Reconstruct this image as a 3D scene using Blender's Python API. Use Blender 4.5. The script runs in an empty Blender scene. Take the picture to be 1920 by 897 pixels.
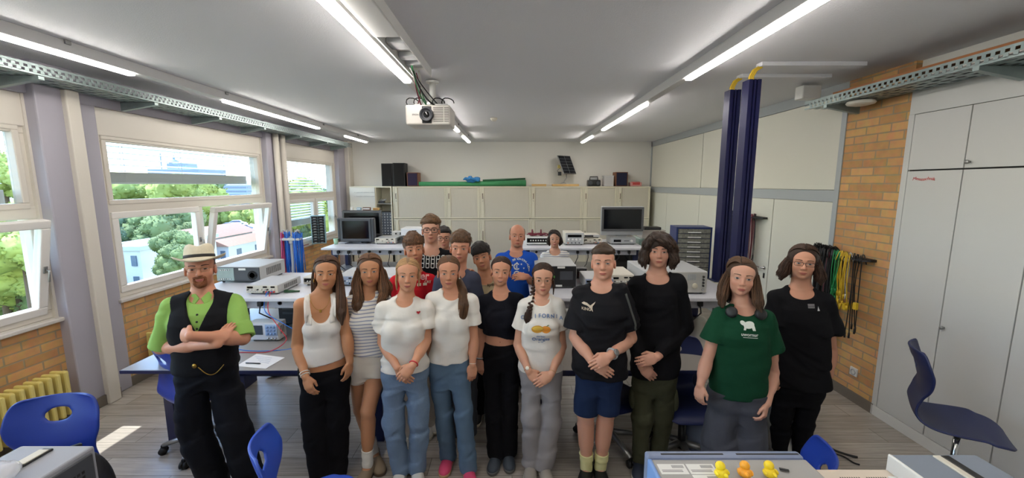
import bpy, bmesh, math, random
import numpy as np
from mathutils import Vector, Matrix, noise as mnoise

# ------------------------------------------------------------------ camera, sky, sun, exposure
SC = bpy.context.scene
COL = SC.collection
FPX, CX, CY = 746.0, 960.0, 448.5          # focal length and centre in pixels of the 1920x897 frame
CAM_Z, PITCH = 2.12, math.radians(7.8)
cd = bpy.data.cameras.new('camera'); cam = bpy.data.objects.new('camera', cd); COL.objects.link(cam)
cd.sensor_fit = 'HORIZONTAL'; cd.sensor_width = 36.0; cd.lens = 36.0 * FPX / 1920.0
cd.clip_start = 0.05; cd.clip_end = 3000
cam.location = (0, 0, CAM_Z); cam.rotation_euler = (math.pi/2 - PITCH, 0, 0)
SC.camera = cam

SUN_DIR = Vector((0.565, -0.02, -1.0)).normalized()      # the way the light travels
world = bpy.data.worlds.new('world'); SC.world = world; world.use_nodes = True
wn = world.node_tree.nodes; wl = world.node_tree.links
sky = wn.new('ShaderNodeTexSky'); sky.sky_type = 'NISHITA'; sky.sun_disc = False
sky.sun_elevation = math.asin(-SUN_DIR.z); sky.sun_rotation = math.atan2(-SUN_DIR.x, -SUN_DIR.y)
sky.air_density = 1.0; sky.dust_density = .3; sky.ozone_density = 1.0; sky.altitude = 200
wn['Background'].inputs['Strength'].default_value = 1.15
wl.new(sky.outputs[0], wn['Background'].inputs['Color'])
sd = bpy.data.lights.new('sun', 'SUN'); sd.energy = 8.0; sd.angle = math.radians(0.55); sd.color = (1.0, 0.96, 0.9)
so = bpy.data.objects.new('sun', sd); COL.objects.link(so)
so.rotation_euler = SUN_DIR.to_track_quat('-Z', 'Y').to_euler()
LED_POWER = 33.0

SC.view_settings.view_transform = 'Standard'; SC.view_settings.look = 'None'
SC.view_settings.exposure = 0.27; SC.view_settings.gamma = 1.0; SC.view_settings.use_curve_mapping = False
SC.cycles.use_denoising = True
SC.cycles.max_bounces = 8; SC.cycles.diffuse_bounces = 5; SC.cycles.glossy_bounces = 3
SC.cycles.transmission_bounces = 4; SC.cycles.transparent_max_bounces = 12
SC.cycles.sample_clamp_indirect = 6.0; SC.cycles.caustics_reflective = False; SC.cycles.caustics_refractive = False

# ------------------------------------------------------------------ helpers
R = math.radians
def px(x, y, Y):
    """A point at depth Y behind a pixel of the frame."""
    a = (x - CX)/FPX; b = (y - CY)/FPX
    c, s = math.cos(PITCH), math.sin(PITCH)
    k = Y/(c - b*s)
    return Vector((a*k, Y, CAM_Z - (s + b*c)*k))
def pz(x, y, z):
    """A point at height z behind a pixel of the frame."""
    a = (x - CX)/FPX; b = (y - CY)/FPX
    c, s = math.cos(PITCH), math.sin(PITCH)
    k = (CAM_Z - z)/(s + b*c)
    return Vector((a*k, (c - b*s)*k, z))
def lin(c):
    if isinstance(c, str):
        c = [int(c[i:i+2], 16) for i in (1, 3, 5)]
    o = [(v/255.0) for v in c[:3]]
    return tuple(v/12.92 if v <= 0.04045 else ((v+0.055)/1.055)**2.4 for v in o) + (1.0,)
MATS = {}
def mat(name, col='#808080', rough=0.5, metal=0.0, bump=0.0, bscale=60.0, var=0.0, vscale=8.0, emit=0.0, trans=0.0, alpha=1.0, spec=0.5, coat=0.0, stretch=None, sheen=0.0, sss=0.0):
    if name in MATS: return MATS[name]
    m = bpy.data.materials.new(name); m.use_nodes = True
    nt = m.node_tree; N = nt.nodes; L = nt.links; b = N['Principled BSDF']
    c = lin(col)
    b.inputs['Base Color'].default_value = c; b.inputs['Roughness'].default_value = rough; b.inputs['Metallic'].default_value = metal
    b.inputs['Specular IOR Level'].default_value = spec
    b.inputs['Coat Weight'].default_value = coat; b.inputs['Sheen Weight'].default_value = sheen
    if sss: 
        b.inputs['Subsurface Weight'].default_value = sss; b.inputs['Subsurface Radius'].default_value = (1, .35, .2); b.inputs['Subsurface Scale'].default_value = .01
    if trans: b.inputs['Transmission Weight'].default_value = trans
    b.inputs['Alpha'].default_value = alpha
    if emit:
        b.inputs['Emission Color'].default_value = c; b.inputs['Emission Strength'].default_value = emit
    if bump or var:
        tc = N.new('ShaderNodeTexCoord'); src = tc.outputs['Object']
        if stretch:
            mp = N.new('ShaderNodeMapping'); mp.inputs['Scale'].default_value = stretch; L.new(src, mp.inputs['Vector']); src = mp.outputs['Vector']
        if var:
            n = N.new('ShaderNodeTexNoise'); n.inputs['Scale'].default_value = vscale; n.inputs['Detail'].default_value = 5; L.new(src, n.inputs['Vector'])
            mx = N.new('ShaderNodeMix'); mx.data_type = 'RGBA'; L.new(n.outputs['Fac'], mx.inputs['Factor'])
            mx.inputs['A'].default_value = tuple(max(0, v*(1-var)) for v in c[:3]) + (1,); mx.inputs['B'].default_value = tuple(min(1, v*(1+var)) for v in c[:3]) + (1,)
            L.new(mx.outputs['Result'], b.inputs['Base Color'])
        if bump:
            n2 = N.new('ShaderNodeTexNoise'); n2.inputs['Scale'].default_value = bscale; n2.inputs['Detail'].default_value = 4; L.new(src, n2.inputs['Vector'])
            bp = N.new('ShaderNodeBump'); bp.inputs['Strength'].default_value = bump; bp.inputs['Distance'].default_value = 0.01
            L.new(n2.outputs['Fac'], bp.inputs['Height']); L.new(bp.outputs['Normal'], b.inputs['Normal'])
    MATS[name] = m
    return m
def link(o, parent=None):
    COL.objects.link(o)
    if parent is not None: o.parent = parent
    return o
def tag(o, label=None, cat=None, group=None, kind=None):
    if label: o['label'] = label
    if cat: o['category'] = cat
    if group: o['group'] = group
    if kind: o['kind'] = kind
    return o
def thing(name, label, cat, loc=(0, 0, 0), rotz=0.0, group=None, kind=None):
    o = bpy.data.objects.new(name, None); o.empty_display_size = 0.05
    COL.objects.link(o); o.location = loc; o.rotation_euler = (0, 0, rotz)
    return tag(o, label, cat, group, kind)
def dup(root, loc, rotz=None, label=None, group=None):
    r = root.copy(); COL.objects.link(r); r.location = loc
    if rotz is not None: r.rotation_euler = (0, 0, rotz)
    if label: r['label'] = label
    if group: r['group'] = group
    for ch in list(root.children):
        c = ch.copy(); COL.objects.link(c); c.parent = r
        for g in list(ch.children):
            d = g.copy(); COL.objects.link(d); d.parent = c
    return r
class MB:
    """Collects shapes into one mesh."""
    def __init__(s): s.bm = bmesh.new(); s.mi = 0; s.X = None
    def _fin(s, vs, fs):
        if s.X is not None:
            for v in vs: v.co = s.X @ v.co
        for f in fs: f.material_index = s.mi
    def box(s, a, b, bev=0.0, seg=2):
        a = Vector(a); b = Vector(b); c = (a+b)/2; d = b-a
        r = bmesh.ops.create_cube(s.bm, size=1.0)
        vs = r['verts']
        for v in vs: v.co = Vector((v.co.x*d.x, v.co.y*d.y, v.co.z*d.z)) + c
        fs = list({f for v in vs for f in v.link_faces})
        if bev > 0:
            es = list({e for v in vs for e in v.link_edges})
            q = bmesh.ops.bevel(s.bm, geom=es, offset=min(bev, .49*min(abs(d.x), abs(d.y), abs(d.z))), segments=seg, affect='EDGES', profile=0.5, clamp_overlap=True)
            vs = list({v for f in q['faces'] for v in f.verts})
            allf = set(q['faces'])
            for v in vs:
                for f in v.link_faces: allf.add(f)
            fs = list(allf); vs = list({v for f in fs for v in f.verts})
        s._fin(vs, fs); return s
    def cbox(s, c, d, bev=0.0, seg=2):
        c = Vector(c); d = Vector(d)/2
        return s.box(c-d, c+d, bev, seg)
    def tube(s, pts, r, n=8, caps=True, closed=False):
        pts = [Vector(p) for p in pts]; m = len(pts)
        rs = r if hasattr(r, '__len__') else [r]*m
        rings = []; prev = None
        for i, p in enumerate(pts):
            if closed: t = pts[(i+1) % m] - pts[i-1]
            else: t = pts[min(i+1, m-1)] - pts[max(i-1, 0)]
            if t.length < 1e-9: t = Vector((0, 0, 1))
            t.normalize()
            if prev is None:
                u = t.orthogonal().normalized()
            else:
                u = prev - t*prev.dot(t)
                if u.length < 1e-6: u = t.orthogonal()
                u.normalize()
            prev = u; w = t.cross(u)
            rings.append([s.bm.verts.new(p + (u*math.cos(2*math.pi*k/n) + w*math.sin(2*math.pi*k/n))*rs[i]) for k in range(n)])
        fs = []
        for i in range(m if closed else m-1):
            A = rings[i]; B = rings[(i+1) % m]
            for k in range(n):
                fs.append(s.bm.faces.new((A[k], A[(k+1) % n], B[(k+1) % n], B[k])))
        if caps and not closed:
            fs.append(s.bm.faces.new(rings[0][::-1])); fs.append(s.bm.faces.new(rings[-1]))
        for f in fs: f.smooth = True
        s._fin([v for q in rings for v in q], fs); return s
    def lathe(s, prof, c=(0, 0, 0), axis='Z', n=20, smooth=True):
        """prof: (radius, height) pairs."""
        c = Vector(c); rings = []; fs = []
        def P(r, h, k):
            x, y = r*math.cos(2*math.pi*k/n), r*math.sin(2*math.pi*k/n)
            return c + (Vector((x, y, h)) if axis == 'Z' else Vector((h, x, y)) if axis == 'X' else Vector((y, h, x)))
        for r, h in prof:
            if r < 1e-6: rings.append([s.bm.verts.new(P(0, h, 0))])
            else: rings.append([s.bm.verts.new(P(r, h, k)) for k in range(n)])
        for A, B in zip(rings, rings[1:]):
            for k in range(n):
                a0 = A[k % len(A)]; a1 = A[(k+1) % len(A)]; b0 = B[k % len(B)]; b1 = B[(k+1) % len(B)]
                q = []
                for v in (a0, a1, b1, b0):
                    if v not in q: q.append(v)
                if len(q) > 2: fs.append(s.bm.faces.new(q))
        if len(rings[0]) > 1: fs.append(s.bm.faces.new(rings[0][::-1]))
        if len(rings[-1]) > 1: fs.append(s.bm.faces.new(rings[-1]))
        for f in fs: f.smooth = smooth
        s._fin([v for q in rings for v in q], fs); return s
    def cyl(s, c, r, h, axis='Z', n=16, r2=None):
        return s.lathe([(r, -h/2), (r if r2 is None else r2, h/2)], c, axis, n, smooth=n > 10)
    def prism(s, poly, axis, a, b):
        """poly in the two other axes (cyclic order), extruded from a to b along axis."""
        def P(u, v, h): return {'X': Vector((h, u, v)), 'Y': Vector((u, h, v)), 'Z': Vector((u, v, h))}[axis]
        A = [s.bm.verts.new(P(u, v, a)) for u, v in poly]; B = [s.bm.verts.new(P(u, v, b)) for u, v in poly]
        fs = [s.bm.faces.new(A[::-1]), s.bm.faces.new(B)]
        n = len(A)
        for k in range(n): fs.append(s.bm.faces.new((A[k], A[(k+1) % n], B[(k+1) % n], B[k])))
        s._fin(A+B, fs); return s
    def sphere(s, c, r, sub=2, sc=(1, 1, 1)):
        q = bmesh.ops.create_icosphere(s.bm, subdivisions=sub, radius=r)
        for v in q['verts']: v.co = Vector((v.co.x*sc[0], v.co.y*sc[1], v.co.z*sc[2])) + Vector(c)
        fs = list({f for v in q['verts'] for f in v.link_faces})
        for f in fs: f.smooth = True
        s._fin(q['verts'], fs); return s
    def sheet(s, fn, nu, nv, thick=0.0):
        """grid surface fn(u,v) -> point, u and v in 0..1, with thickness."""
        g = [[Vector(fn(i/nu, j/nv)) for j in range(nv+1)] for i in range(nu+1)]
        def nrm(i, j):
            du = g[min(i+1, nu)][j]-g[max(i-1, 0)][j]; dv = g[i][min(j+1, nv)]-g[i][max(j-1, 0)]
            n = du.cross(dv); return n.normalized() if n.length > 1e-12 else Vector((0, 0, 1))
        A = [[s.bm.verts.new(g[i][j]) for j in range(nv+1)] for i in range(nu+1)]; fs = []; vs = [v for q in A for v in q]
        for i in range(nu):
            for j in range(nv): fs.append(s.bm.faces.new((A[i][j], A[i+1][j], A[i+1][j+1], A[i][j+1])))
        if thick:
            B = [[s.bm.verts.new(g[i][j]-nrm(i, j)*thick) for j in range(nv+1)] for i in range(nu+1)]; vs += [v for q in B for v in q]
            for i in range(nu):
                for j in range(nv): fs.append(s.bm.faces.new((B[i][j+1], B[i+1][j+1], B[i+1][j], B[i][j])))
            for i in range(nu):
                fs.append(s.bm.faces.new((A[i][0], B[i][0], B[i+1][0], A[i+1][0]))); fs.append(s.bm.faces.new((A[i][nv], A[i+1][nv], B[i+1][nv], B[i][nv])))
            for j in range(nv):
                fs.append(s.bm.faces.new((A[0][j], A[0][j+1], B[0][j+1], B[0][j]))); fs.append(s.bm.faces.new((A[nu][j], B[nu][j], B[nu][j+1], A[nu][j+1])))
        for f in fs: f.smooth = True
        s._fin(vs, fs); return s
    def build(s, name, m, parent=None, loc=None, smooth=None):
        bmesh.ops.recalc_face_normals(s.bm, faces=s.bm.faces[:])
        me = bpy.data.meshes.new(name); s.bm.to_mesh(me); s.bm.free()
        for q in (m if isinstance(m, (list, tuple)) else [m]): me.materials.append(q)
        if smooth is not None: me.polygons.foreach_set('use_smooth', [smooth]*len(me.polygons))
        o = bpy.data.objects.new(name, me); link(o, parent)
        if loc is not None: o.location = loc
        return o
def struct(mb, name, m, label=None, parent=None):
    o = mb.build(name, m, parent)
    if parent is None: tag(o, label, None, None, 'structure')
    return o
def text_mesh(txt, size, extrude=0.0, align='CENTER', bold=0.0):
    cu = bpy.data.curves.new('lettering', 'FONT'); cu.body = txt; cu.size = size; cu.align_x = align; cu.align_y = 'CENTER'; cu.extrude = extrude; cu.offset = bold*size
    o = bpy.data.objects.new('lettering', cu); COL.objects.link(o)
    dg = bpy.context.evaluated_depsgraph_get()
    me = bpy.data.meshes.new_from_object(o.evaluated_get(dg))
    bpy.data.objects.remove(o); bpy.data.curves.remove(cu)
    return me
def sag(a, b, drop, n=8):
    a = Vector(a); b = Vector(b)
    return [a.lerp(b, i/n) - Vector((0, 0, drop*4*(i/n)*(1-i/n))) for i in range(n+1)]
rnd = random.Random(7)

# ------------------------------------------------------------------ materials
white_wall = mat('white wall paint', '#dedcd6', .75, bump=.15, bscale=180)
ceil_paint = mat('ceiling paint', '#dddee2', .8, bump=.25, bscale=140)
beige_frame = mat('cream window frame', '#d4cec3', .4)
lav_paint = mat('lilac grey paint', '#a7a4ae', .55)
panel_white = mat('cream wall panel', '#d3d2c6', .55, bump=.05, bscale=300)
grey_trim = mat('grey trim', '#a4aaad', .45)
door_white = mat('cupboard laminate', '#c9cac8', .45, bump=.05, bscale=250)
dark_gap = mat('dark gap', '#2a2a2a', .8)
galv = mat('galvanised steel', '#8f9d9c', .42, .65, var=.12, vscale=30)
white_plastic = mat('white plastic', '#d9d9d6', .4)
cream_metal = mat('cream cabinet metal', '#d6d0bb', .5)
black_plastic = mat('black plastic', '#16171a', .45)
black_rubber = mat('black rubber', '#0e0e10', .6)
navy = mat('navy bench metal', '#1b2148', .35)
blue_plastic = mat('blue chair plastic', '#1e3a94', .38, bump=.08, bscale=400)
navy_plastic = mat('dark blue chair plastic', '#1a2450', .45, bump=.08, bscale=400)
bench_top = mat('bench top laminate', '#cfd0d6', .35)
desk_top = mat('desk top laminate', '#9a958e', .3)
grey_case = mat('grey instrument casing', '#aeb0b1', .45)
beige_case = mat('beige instrument casing', '#c9c4b6', .5)
blue_grey_case = mat('blue grey casing', '#7f8aa0', .45)
dark_case = mat('dark grey casing', '#3c3f45', .5)
silver = mat('silver plastic', '#a7a9ab', .35, .3)
chrome = mat('chrome', '#c8c8c8', .15, 1.0)
alu = mat('aluminium', '#9a9a98', .4, .8)
screen_black = mat('dark screen glass', '#050608', .12)
screen_grey = mat('instrument screen', '#3f4850', .2)
red_plastic = mat('red plastic', '#c02525', .4)
blue_wire = mat('blue cable', '#1f6fd0', .45)
red_wire = mat('red cable', '#c8293c', .45)
black_wire = mat('black cable', '#121214', .5)
yellow_wire = mat('yellow cable', '#d8b52a', .5)
green_wire = mat('green cable', '#1f8a4e', .5)
white_wire = mat('white cable', '#d4d2cc', .5)
maroon_wire = mat('maroon cable', '#6b1a2c', .5)
wood = mat('brown wood', '#7a4a2c', .5, var=.3, vscale=6, stretch=(8, 8, 1))
pine = mat('pale wood', '#c9a46a', .55, var=.2, vscale=6, stretch=(1, 10, 10))
yellow_paint = mat('yellow radiator paint', '#d8c878', .45)
paper = mat('white paper', '#ececec', .7)
glass = mat('clear plastic', '#ffffff', .05, alpha=.25, spec=.6)

def brick_mat(name, axis):
    m = bpy.data.materials.new(name); m.use_nodes = True; nt = m.node_tree; N = nt.nodes; L = nt.links; b = N['Principled BSDF']
    tc = N.new('ShaderNodeTexCoord'); sp = N.new('ShaderNodeSeparateXYZ'); cb = N.new('ShaderNodeCombineXYZ')
    L.new(tc.outputs['Object'], sp.inputs[0]); L.new(sp.outputs['Y' if axis == 'X' else 'X'], cb.inputs['X']); L.new(sp.outputs['Z'], cb.inputs['Y'])
    br = N.new('ShaderNodeTexBrick'); L.new(cb.outputs[0], br.inputs['Vector'])
    br.inputs['Color1'].default_value = lin('#d09c58'); br.inputs['Color2'].default_value = lin('#b07c44'); br.inputs['Mortar'].default_value = lin('#9c8868')
    br.inputs['Scale'].default_value = 1.0; br.inputs['Brick Width'].default_value = .25; br.inputs['Row Height'].default_value = .076
    br.inputs['Mortar Size'].default_value = .007; br.inputs['Mortar Smooth'].default_value = .2; br.inputs['Bias'].default_value = -.15
    nz = N.new('ShaderNodeTexNoise'); nz.inputs['Scale'].default_value = 14; nz.inputs['Detail'].default_value = 6; L.new(tc.outputs['Object'], nz.inputs['Vector'])
    mx = N.new('ShaderNodeMix'); mx.data_type = 'RGBA'; mx.blend_type = 'OVERLAY'; mx.inputs['Factor'].default_value = .3
    L.new(br.outputs['Color'], mx.inputs['A']); L.new(nz.outputs['Color'], mx.inputs['B'])
    hs = N.new('ShaderNodeHueSaturation'); hs.inputs['Saturation'].default_value = .92; L.new(mx.outputs['Result'], hs.inputs['Color']); L.new(hs.outputs[0], b.inputs['Base Color'])
    bp = N.new('ShaderNodeBump'); bp.inputs['Strength'].default_value = .5; bp.inputs['Distance'].default_value = .006; bp.invert = True
    L.new(br.outputs['Fac'], bp.inputs['Height']); L.new(bp.outputs[0], b.inputs['Normal']); b.inputs['Roughness'].default_value = .75
    return m
brick_x = brick_mat('ochre brick', 'X')
def floor_mat():
    m = bpy.data.materials.new('grey wood vinyl floor'); m.use_nodes = True; nt = m.node_tree; N = nt.nodes; L = nt.links; b = N['Principled BSDF']
    tc = N.new('ShaderNodeTexCoord')
    br = N.new('ShaderNodeTexBrick'); L.new(tc.outputs['Object'], br.inputs['Vector'])
    br.inputs['Color1'].default_value = lin('#b9b2aa'); br.inputs['Color2'].default_value = lin('#a19a92'); br.inputs['Mortar'].default_value = lin('#5f5850')
    br.inputs['Scale'].default_value = 1; br.inputs['Brick Width'].default_value = 1.25; br.inputs['Row Height'].default_value = .19; br.inputs['Mortar Size'].default_value = .0018
    mp = N.new('ShaderNodeMapping'); mp.inputs['Scale'].default_value = (1.2, 22, 1); L.new(tc.outputs['Object'], mp.inputs[0])
    nz = N.new('ShaderNodeTexNoise'); nz.inputs['Scale'].default_value = 2.2; nz.inputs['Detail'].default_value = 9; nz.inputs['Roughness'].default_value = .65; L.new(mp.outputs[0], nz.inputs['Vector'])
    cr = N.new('ShaderNodeValToRGB'); cr.color_ramp.elements[0].position = .3; cr.color_ramp.elements[0].color = (.55, .55, .55, 1); cr.color_ramp.elements[1].position = .7; cr.color_ramp.elements[1].color = (1.12, 1.1, 1.08, 1)
    L.new(nz.outputs['Fac'], cr.inputs[0])
    mx = N.new('ShaderNodeMix'); mx.data_type = 'RGBA'; mx.blend_type = 'MULTIPLY'; mx.inputs['Factor'].default_value = .8
    L.new(br.outputs['Color'], mx.inputs['A']); L.new(cr.outputs[0], mx.inputs['B']); L.new(mx.outputs['Result'], b.inputs['Base Color'])
    b.inputs['Roughness'].default_value = .27; b.inputs['Specular IOR Level'].default_value = .45
    bp = N.new('ShaderNodeBump'); bp.inputs['Strength'].default_value = .12; bp.inputs['Distance'].default_value = .003; L.new(nz.outputs['Fac'], bp.inputs['Height']); L.new(bp.outputs[0], b.inputs['Normal'])
    return m

# ------------------------------------------------------------------ the room shell
CH, XL, XR, YB, YN = 3.14, -4.04, 3.36, 9.8, -2.6
struct(MB().box((XL-.3, YN-.2, -.12), (XR+.25, YB+.2, 0)), 'floor', floor_mat())
struct(MB().box((XL-.3, YN-.2, CH), (XR+.25, YB+.2, CH+.15)), 'ceiling', ceil_paint)
struct(MB().box((XL-.3, YB, 0), (XR+.25, YB+.2, CH)), 'wall_back', white_wall)
struct(MB().box((XL-.3, YN-.2, 0), (XR+.25, YN, CH)), 'wall_front', white_wall)
struct(MB().box((XL-.22, YN, 0), (XL, YB, .925)), 'wall_left', brick_x)
struct(MB().box((XL-.22, YN, 2.87), (XL+.03, YB, CH)), 'wall_left_lintel', lav_paint)
# columns between the windows, with square ducts and round pipes beside them
k = 1
for (y0, y1) in ((.32, .77), (3.42, 3.97), (6.55, 7.02), (9.2, YB)):
    struct(MB().box((XL-.22, y0, 0), (XL+.09, y1-.22, CH), .012).box((XL-.22, y1-.24, 0), (XL+.02, y1, CH), .01), 'trim_%d' % k, lav_paint); k += 1
struct(MB().box((XL+.0, 3.62, 0), (XL+.135, 3.735, 2.95), .01), 'trim_%d' % k, beige_frame); k += 1
for yy in (6.72, 6.92):
    struct(MB().tube([(XL+.14, yy, 0), (XL+.14, yy, 2.96)], .045, 16), 'trim_%d' % k, beige_frame); k += 1
struct(MB().box((XL+.09, 9.55, 0), (XL+.19, YB, CH), .008), 'trim_%d' % k, beige_frame); k += 1
m = MB(); m.box((XL, YN, 0), (XL+.015, YB, .1))
for (y0, y1) in ((3.42, 3.75), (6.55, 6.8)): m.box((XL, y0-.015, 0), (XL+.105, y1+.015, .1))
struct(m, 'baseboard_left', mat('grey baseboard', '#6f675c', .5))

blind_metal = mat('blind slat metal', '#b9b9b4', .4, .2)
glass_pane = bpy.data.materials.new('window glass'); glass_pane.use_nodes = True
_n = glass_pane.node_tree.nodes; _l = glass_pane.node_tree.links
_n.remove(_n['Principled BSDF'])
_t = _n.new('ShaderNodeBsdfTransparent'); _t.inputs[0].default_value = (.93, .96, .97, 1); _g = _n.new('ShaderNodeBsdfGlossy'); _g.inputs['Roughness'].default_value = .02
_f = _n.new('ShaderNodeMath'); _f.operation = 'MULTIPLY_ADD'; _f.inputs[1].default_value = .35; _f.inputs[2].default_value = .02
_lw = _n.new('ShaderNodeLayerWeight'); _lw.inputs[0].default_value = .5; _pw = _n.new('ShaderNodeMath'); _pw.operation = 'POWER'; _pw.inputs[1].default_value = 5.0
_l.new(_lw.outputs['Facing'], _pw.inputs[0]); _l.new(_pw.outputs[0], _f.inputs[0]); _m = _n.new('ShaderNodeMixShader')
_l.new(_f.outputs[0], _m.inputs[0]); _l.new(_t.outputs[0], _m.inputs[1]); _l.new(_g.outputs[0], _m.inputs[2]); _l.new(_m.outputs[0], _n['Material Output'].inputs[0])

def frame_rect(m, x0, x1, y0, y1, z0, z1, w, bev=.008):
    m.box((x0, y0, z0), (x1, y1, z0+w), bev); m.box((x0, y0, z1-w), (x1, y1, z1), bev)
    m.box((x0, y0, z0+w), (x1, y0+w, z1-w), bev); m.box((x0, y1-w, z0+w), (x1, y1, z1-w), bev)
def window(n, y0, y1, ym, tilt, blind_z, step=.066, half_open=True):
    w = thing('window_%d' % n, None, None, (0, 0, 0)); w['kind'] = 'structure'
    XF, XG = XL-.03, XL-.10
    m = MB()
    m.box((XG, y0, 2.60), (XF+.02, y1, 2.87), .008)                       # shutter box
    frame_rect(m, XG, XF, y0, y1, .95, 2.62, .075)
    m.box((XG, y0, 1.83), (XF+.005, y1, 1.935), .008)                     # transom
    m.box((XG, ym-.04, .96), (XF, ym+.04, 1.86), .008)                    # mullion
    frame_rect(m, XG+.01, XF+.012, y0+.055, y1-.055, 1.915, 2.615, .05)
    m.box((XL-.2, y0-.02, .95), (XL, y0+.02, 2.87)); m.box((XL-.2, y1-.02, .95), (XL, y1+.02, 2.87))
    m.build('frame', beige_frame, w)
    MB().box((XL-.16, y0-.03, .915), (XL+.05, y1+.03, .95), .008).build('sill', mat('stone sill', '#c9c4bd', .45, var=.15, vscale=40), w)
    MB().box((XL-.075, y0+.1, 1.96), (XL-.069, y1-.1, 2.58)).build('pane', glass_pane, w)
    for (a, b, tl) in ((y0+.06, ym-.03, False), (ym+.03, y1-.06, tilt)):
        s = MB(); s.X = None
        ang = R(11) if tl else 0
        X = Matrix.Translation((XF-.01, 0, 1.0)) @ Matrix.Rotation(ang, 4, 'Y')
        s.X = X
        frame_rect(s, -.045, .022, a, b, 0, .84, .07)
        so_ = s.build('sash', mat('white window sash', '#e4e1dc', .35), w)
        p = MB(); p.X = X; p.box((-.014, a+.06, .06), (-.008, b-.06, .78)); p.build('pane', glass_pane, so_)
        h = MB(); h.X = X; h.box((.022, b-.05, .38), (.03, b-.02, .44), .003); h.tube([(.03, b-.035, .41), (.06, b-.035, .41), (.062, b-.035, .31)], .008, 8)
        h.build('handle', alu, so_)
    b = MB(); XBl = XL-.30
    z = 2.60
    while z > blind_z+.12:
        q = MB
        b.X = Matrix.Translation((XBl, 0, z)) @ Matrix.Rotation(R(17), 4, 'Y')
        b.box((-.038, y0+.03, -.0012), (.038, y1-.03, .0012)); z -= step
    b.X = None
    b.box((XBl-.034, y0+.03, blind_z+.01), (XBl+.034, y1-.03, blind_z+.125))
    for i in range(12): b.box((XBl-.038, y0+.03, blind_z+.02+i*.009), (XBl+.038, y1-.03, blind_z+.024+i*.009))
    b.box((XBl-.038, y0+.03, blind_z-.005), (XBl+.038, y1-.03, blind_z+.015), .003)
    b.box((XBl-.06, y0, 2.62), (XL-.2, y1, 3.0), .005)  # unseen box added over the slats to stop sun leaking in above them
    for f in (.2, .5, .8):
        yy = y0+(y1-y0)*f
        b.tube([(XBl, yy, blind_z), (XBl, yy, 2.75)], .002, 5, False); b.tube([(XBl+.036, yy, blind_z), (XBl+.036, yy, 2.75)], .0025, 5, False)
    b.build('blind', blind_metal, w)
    return w
window(1, .77, 3.42, 2.0, True, 1.95)
window(2, 3.97, 6.55, 5.2, True, 2.13)
window(3, 7.02, 9.2, 8.25, False, 1.30, step=.055)
window(4, -2.3, .32, -.9, False, 1.9)

# right wall: cupboard bay near the camera, brick pillar, cream panels with doors behind
struct(MB().box((XR, 3.47, 0), (XR+.2, 4.13, CH)), 'wall_right', brick_x)
m = MB(); m.box((XR+.05, 4.13, 0), (XR+.2, YB, CH)); struct(m, 'wall_right_far', white_wall)
m = MB(); m.box((XR+.05, YN, 0), (XR+.2, 3.47, CH)); struct(m, 'wall_right_near', white_wall)
ys = [4.17, 5.13, 6.17, 7.17, 8.68, 9.72]
m = MB()
m.box((XR, 4.13, 1.94), (XR+.06, YB, 2.06)); m.box((XR, 4.13, 3.02), (XR+.06, YB, CH)); m.box((XR-.01, 4.11, 0), (XR+.06, 4.17, CH-.08))
m.box((XR, YB-.06, 0), (XR+.06, YB, CH)); m.box((XR, 4.13, 0), (XR+.06, YB, .08))
struct(m, 'trim_%d' % k, grey_trim); k += 1
for a, b in zip(ys, ys[1:]):
    struct(MB().box((XR+.005, a+.006, .085), (XR+.045, b-.006, 1.935), .002), 'panel_%d' % k, panel_white); k += 1
for a, b in ((4.18, 7.16), (7.175, 9.72)):
    struct(MB().box((XR+.005, a+.004, 2.065), (XR+.045, b-.004, 3.015), .002), 'panel_%d' % k, panel_white); k += 1
dh = MB(); y = 5.2
dh.lathe([(.024, 0), (.024, -.012), (.01, -.014), (.01, -.05)], (XR+.005, y, 1.02), 'X', 16)
dh.tube([(XR-.04, y, 1.02), (XR-.042, y+.04, 1.02), (XR-.04, y+.13, 1.02)], .009, 8)
tag(dh.build('door_lever', chrome), 'silver lever handle on the cream wall door beside the brick pillar', 'door handle')
kh = MB().box((XR-.001, y-.016, .88), (XR+.005, y+.016, .95), .004); tag(kh.build('keyhole_plate', black_plastic), 'small dark keyhole plate under the lever handle on the cream door', 'keyhole')
struct(MB().box((XR-.012, 3.45, 0), (XR, 4.12, .1)), 'baseboard_right', mat('grey baseboard'))

cup = thing('wall_cupboard', 'pale grey floor to ceiling wall cupboard with tall doors along the right wall', 'cupboard', (XR, 0, 0))
MB().box((.012, YN, 0), (.06, 3.47, 2.86)).build('carcass', dark_gap, cup)
MB().box((-.012, YN, 0), (.02, 3.47, .095), .003).build('plinth', white_plastic, cup)
MB().box((-.005, YN, 2.70), (.03, 3.47, 2.93), .003).build('header_board', door_white, cup)
MB().box((-.008, 3.42, .095), (.03, 3.47, 2.70), .003).build('side_post', door_white, cup)
yy = 3.415; i = 0
while yy > YN+.3:
    w_ = .42 if i == 0 else .445
    for (z0, z1, hz) in ((.1, 2.23, 1.02), (2.242, 2.695, 2.285)):
        d = MB().box((-.012, yy-w_+.004, z0), (.012, yy-.004, z1), .002).build('door', door_white, cup)
        if i % 2 == 1:
            MB().lathe([(.006, 0), (.006, -.012), (.013, -.014), (.015, -.026), (.012, -.03)], (-.012, yy-.035, hz), 'X', 14).build('knob', alu, d)
    yy -= w_; i += 1
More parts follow.
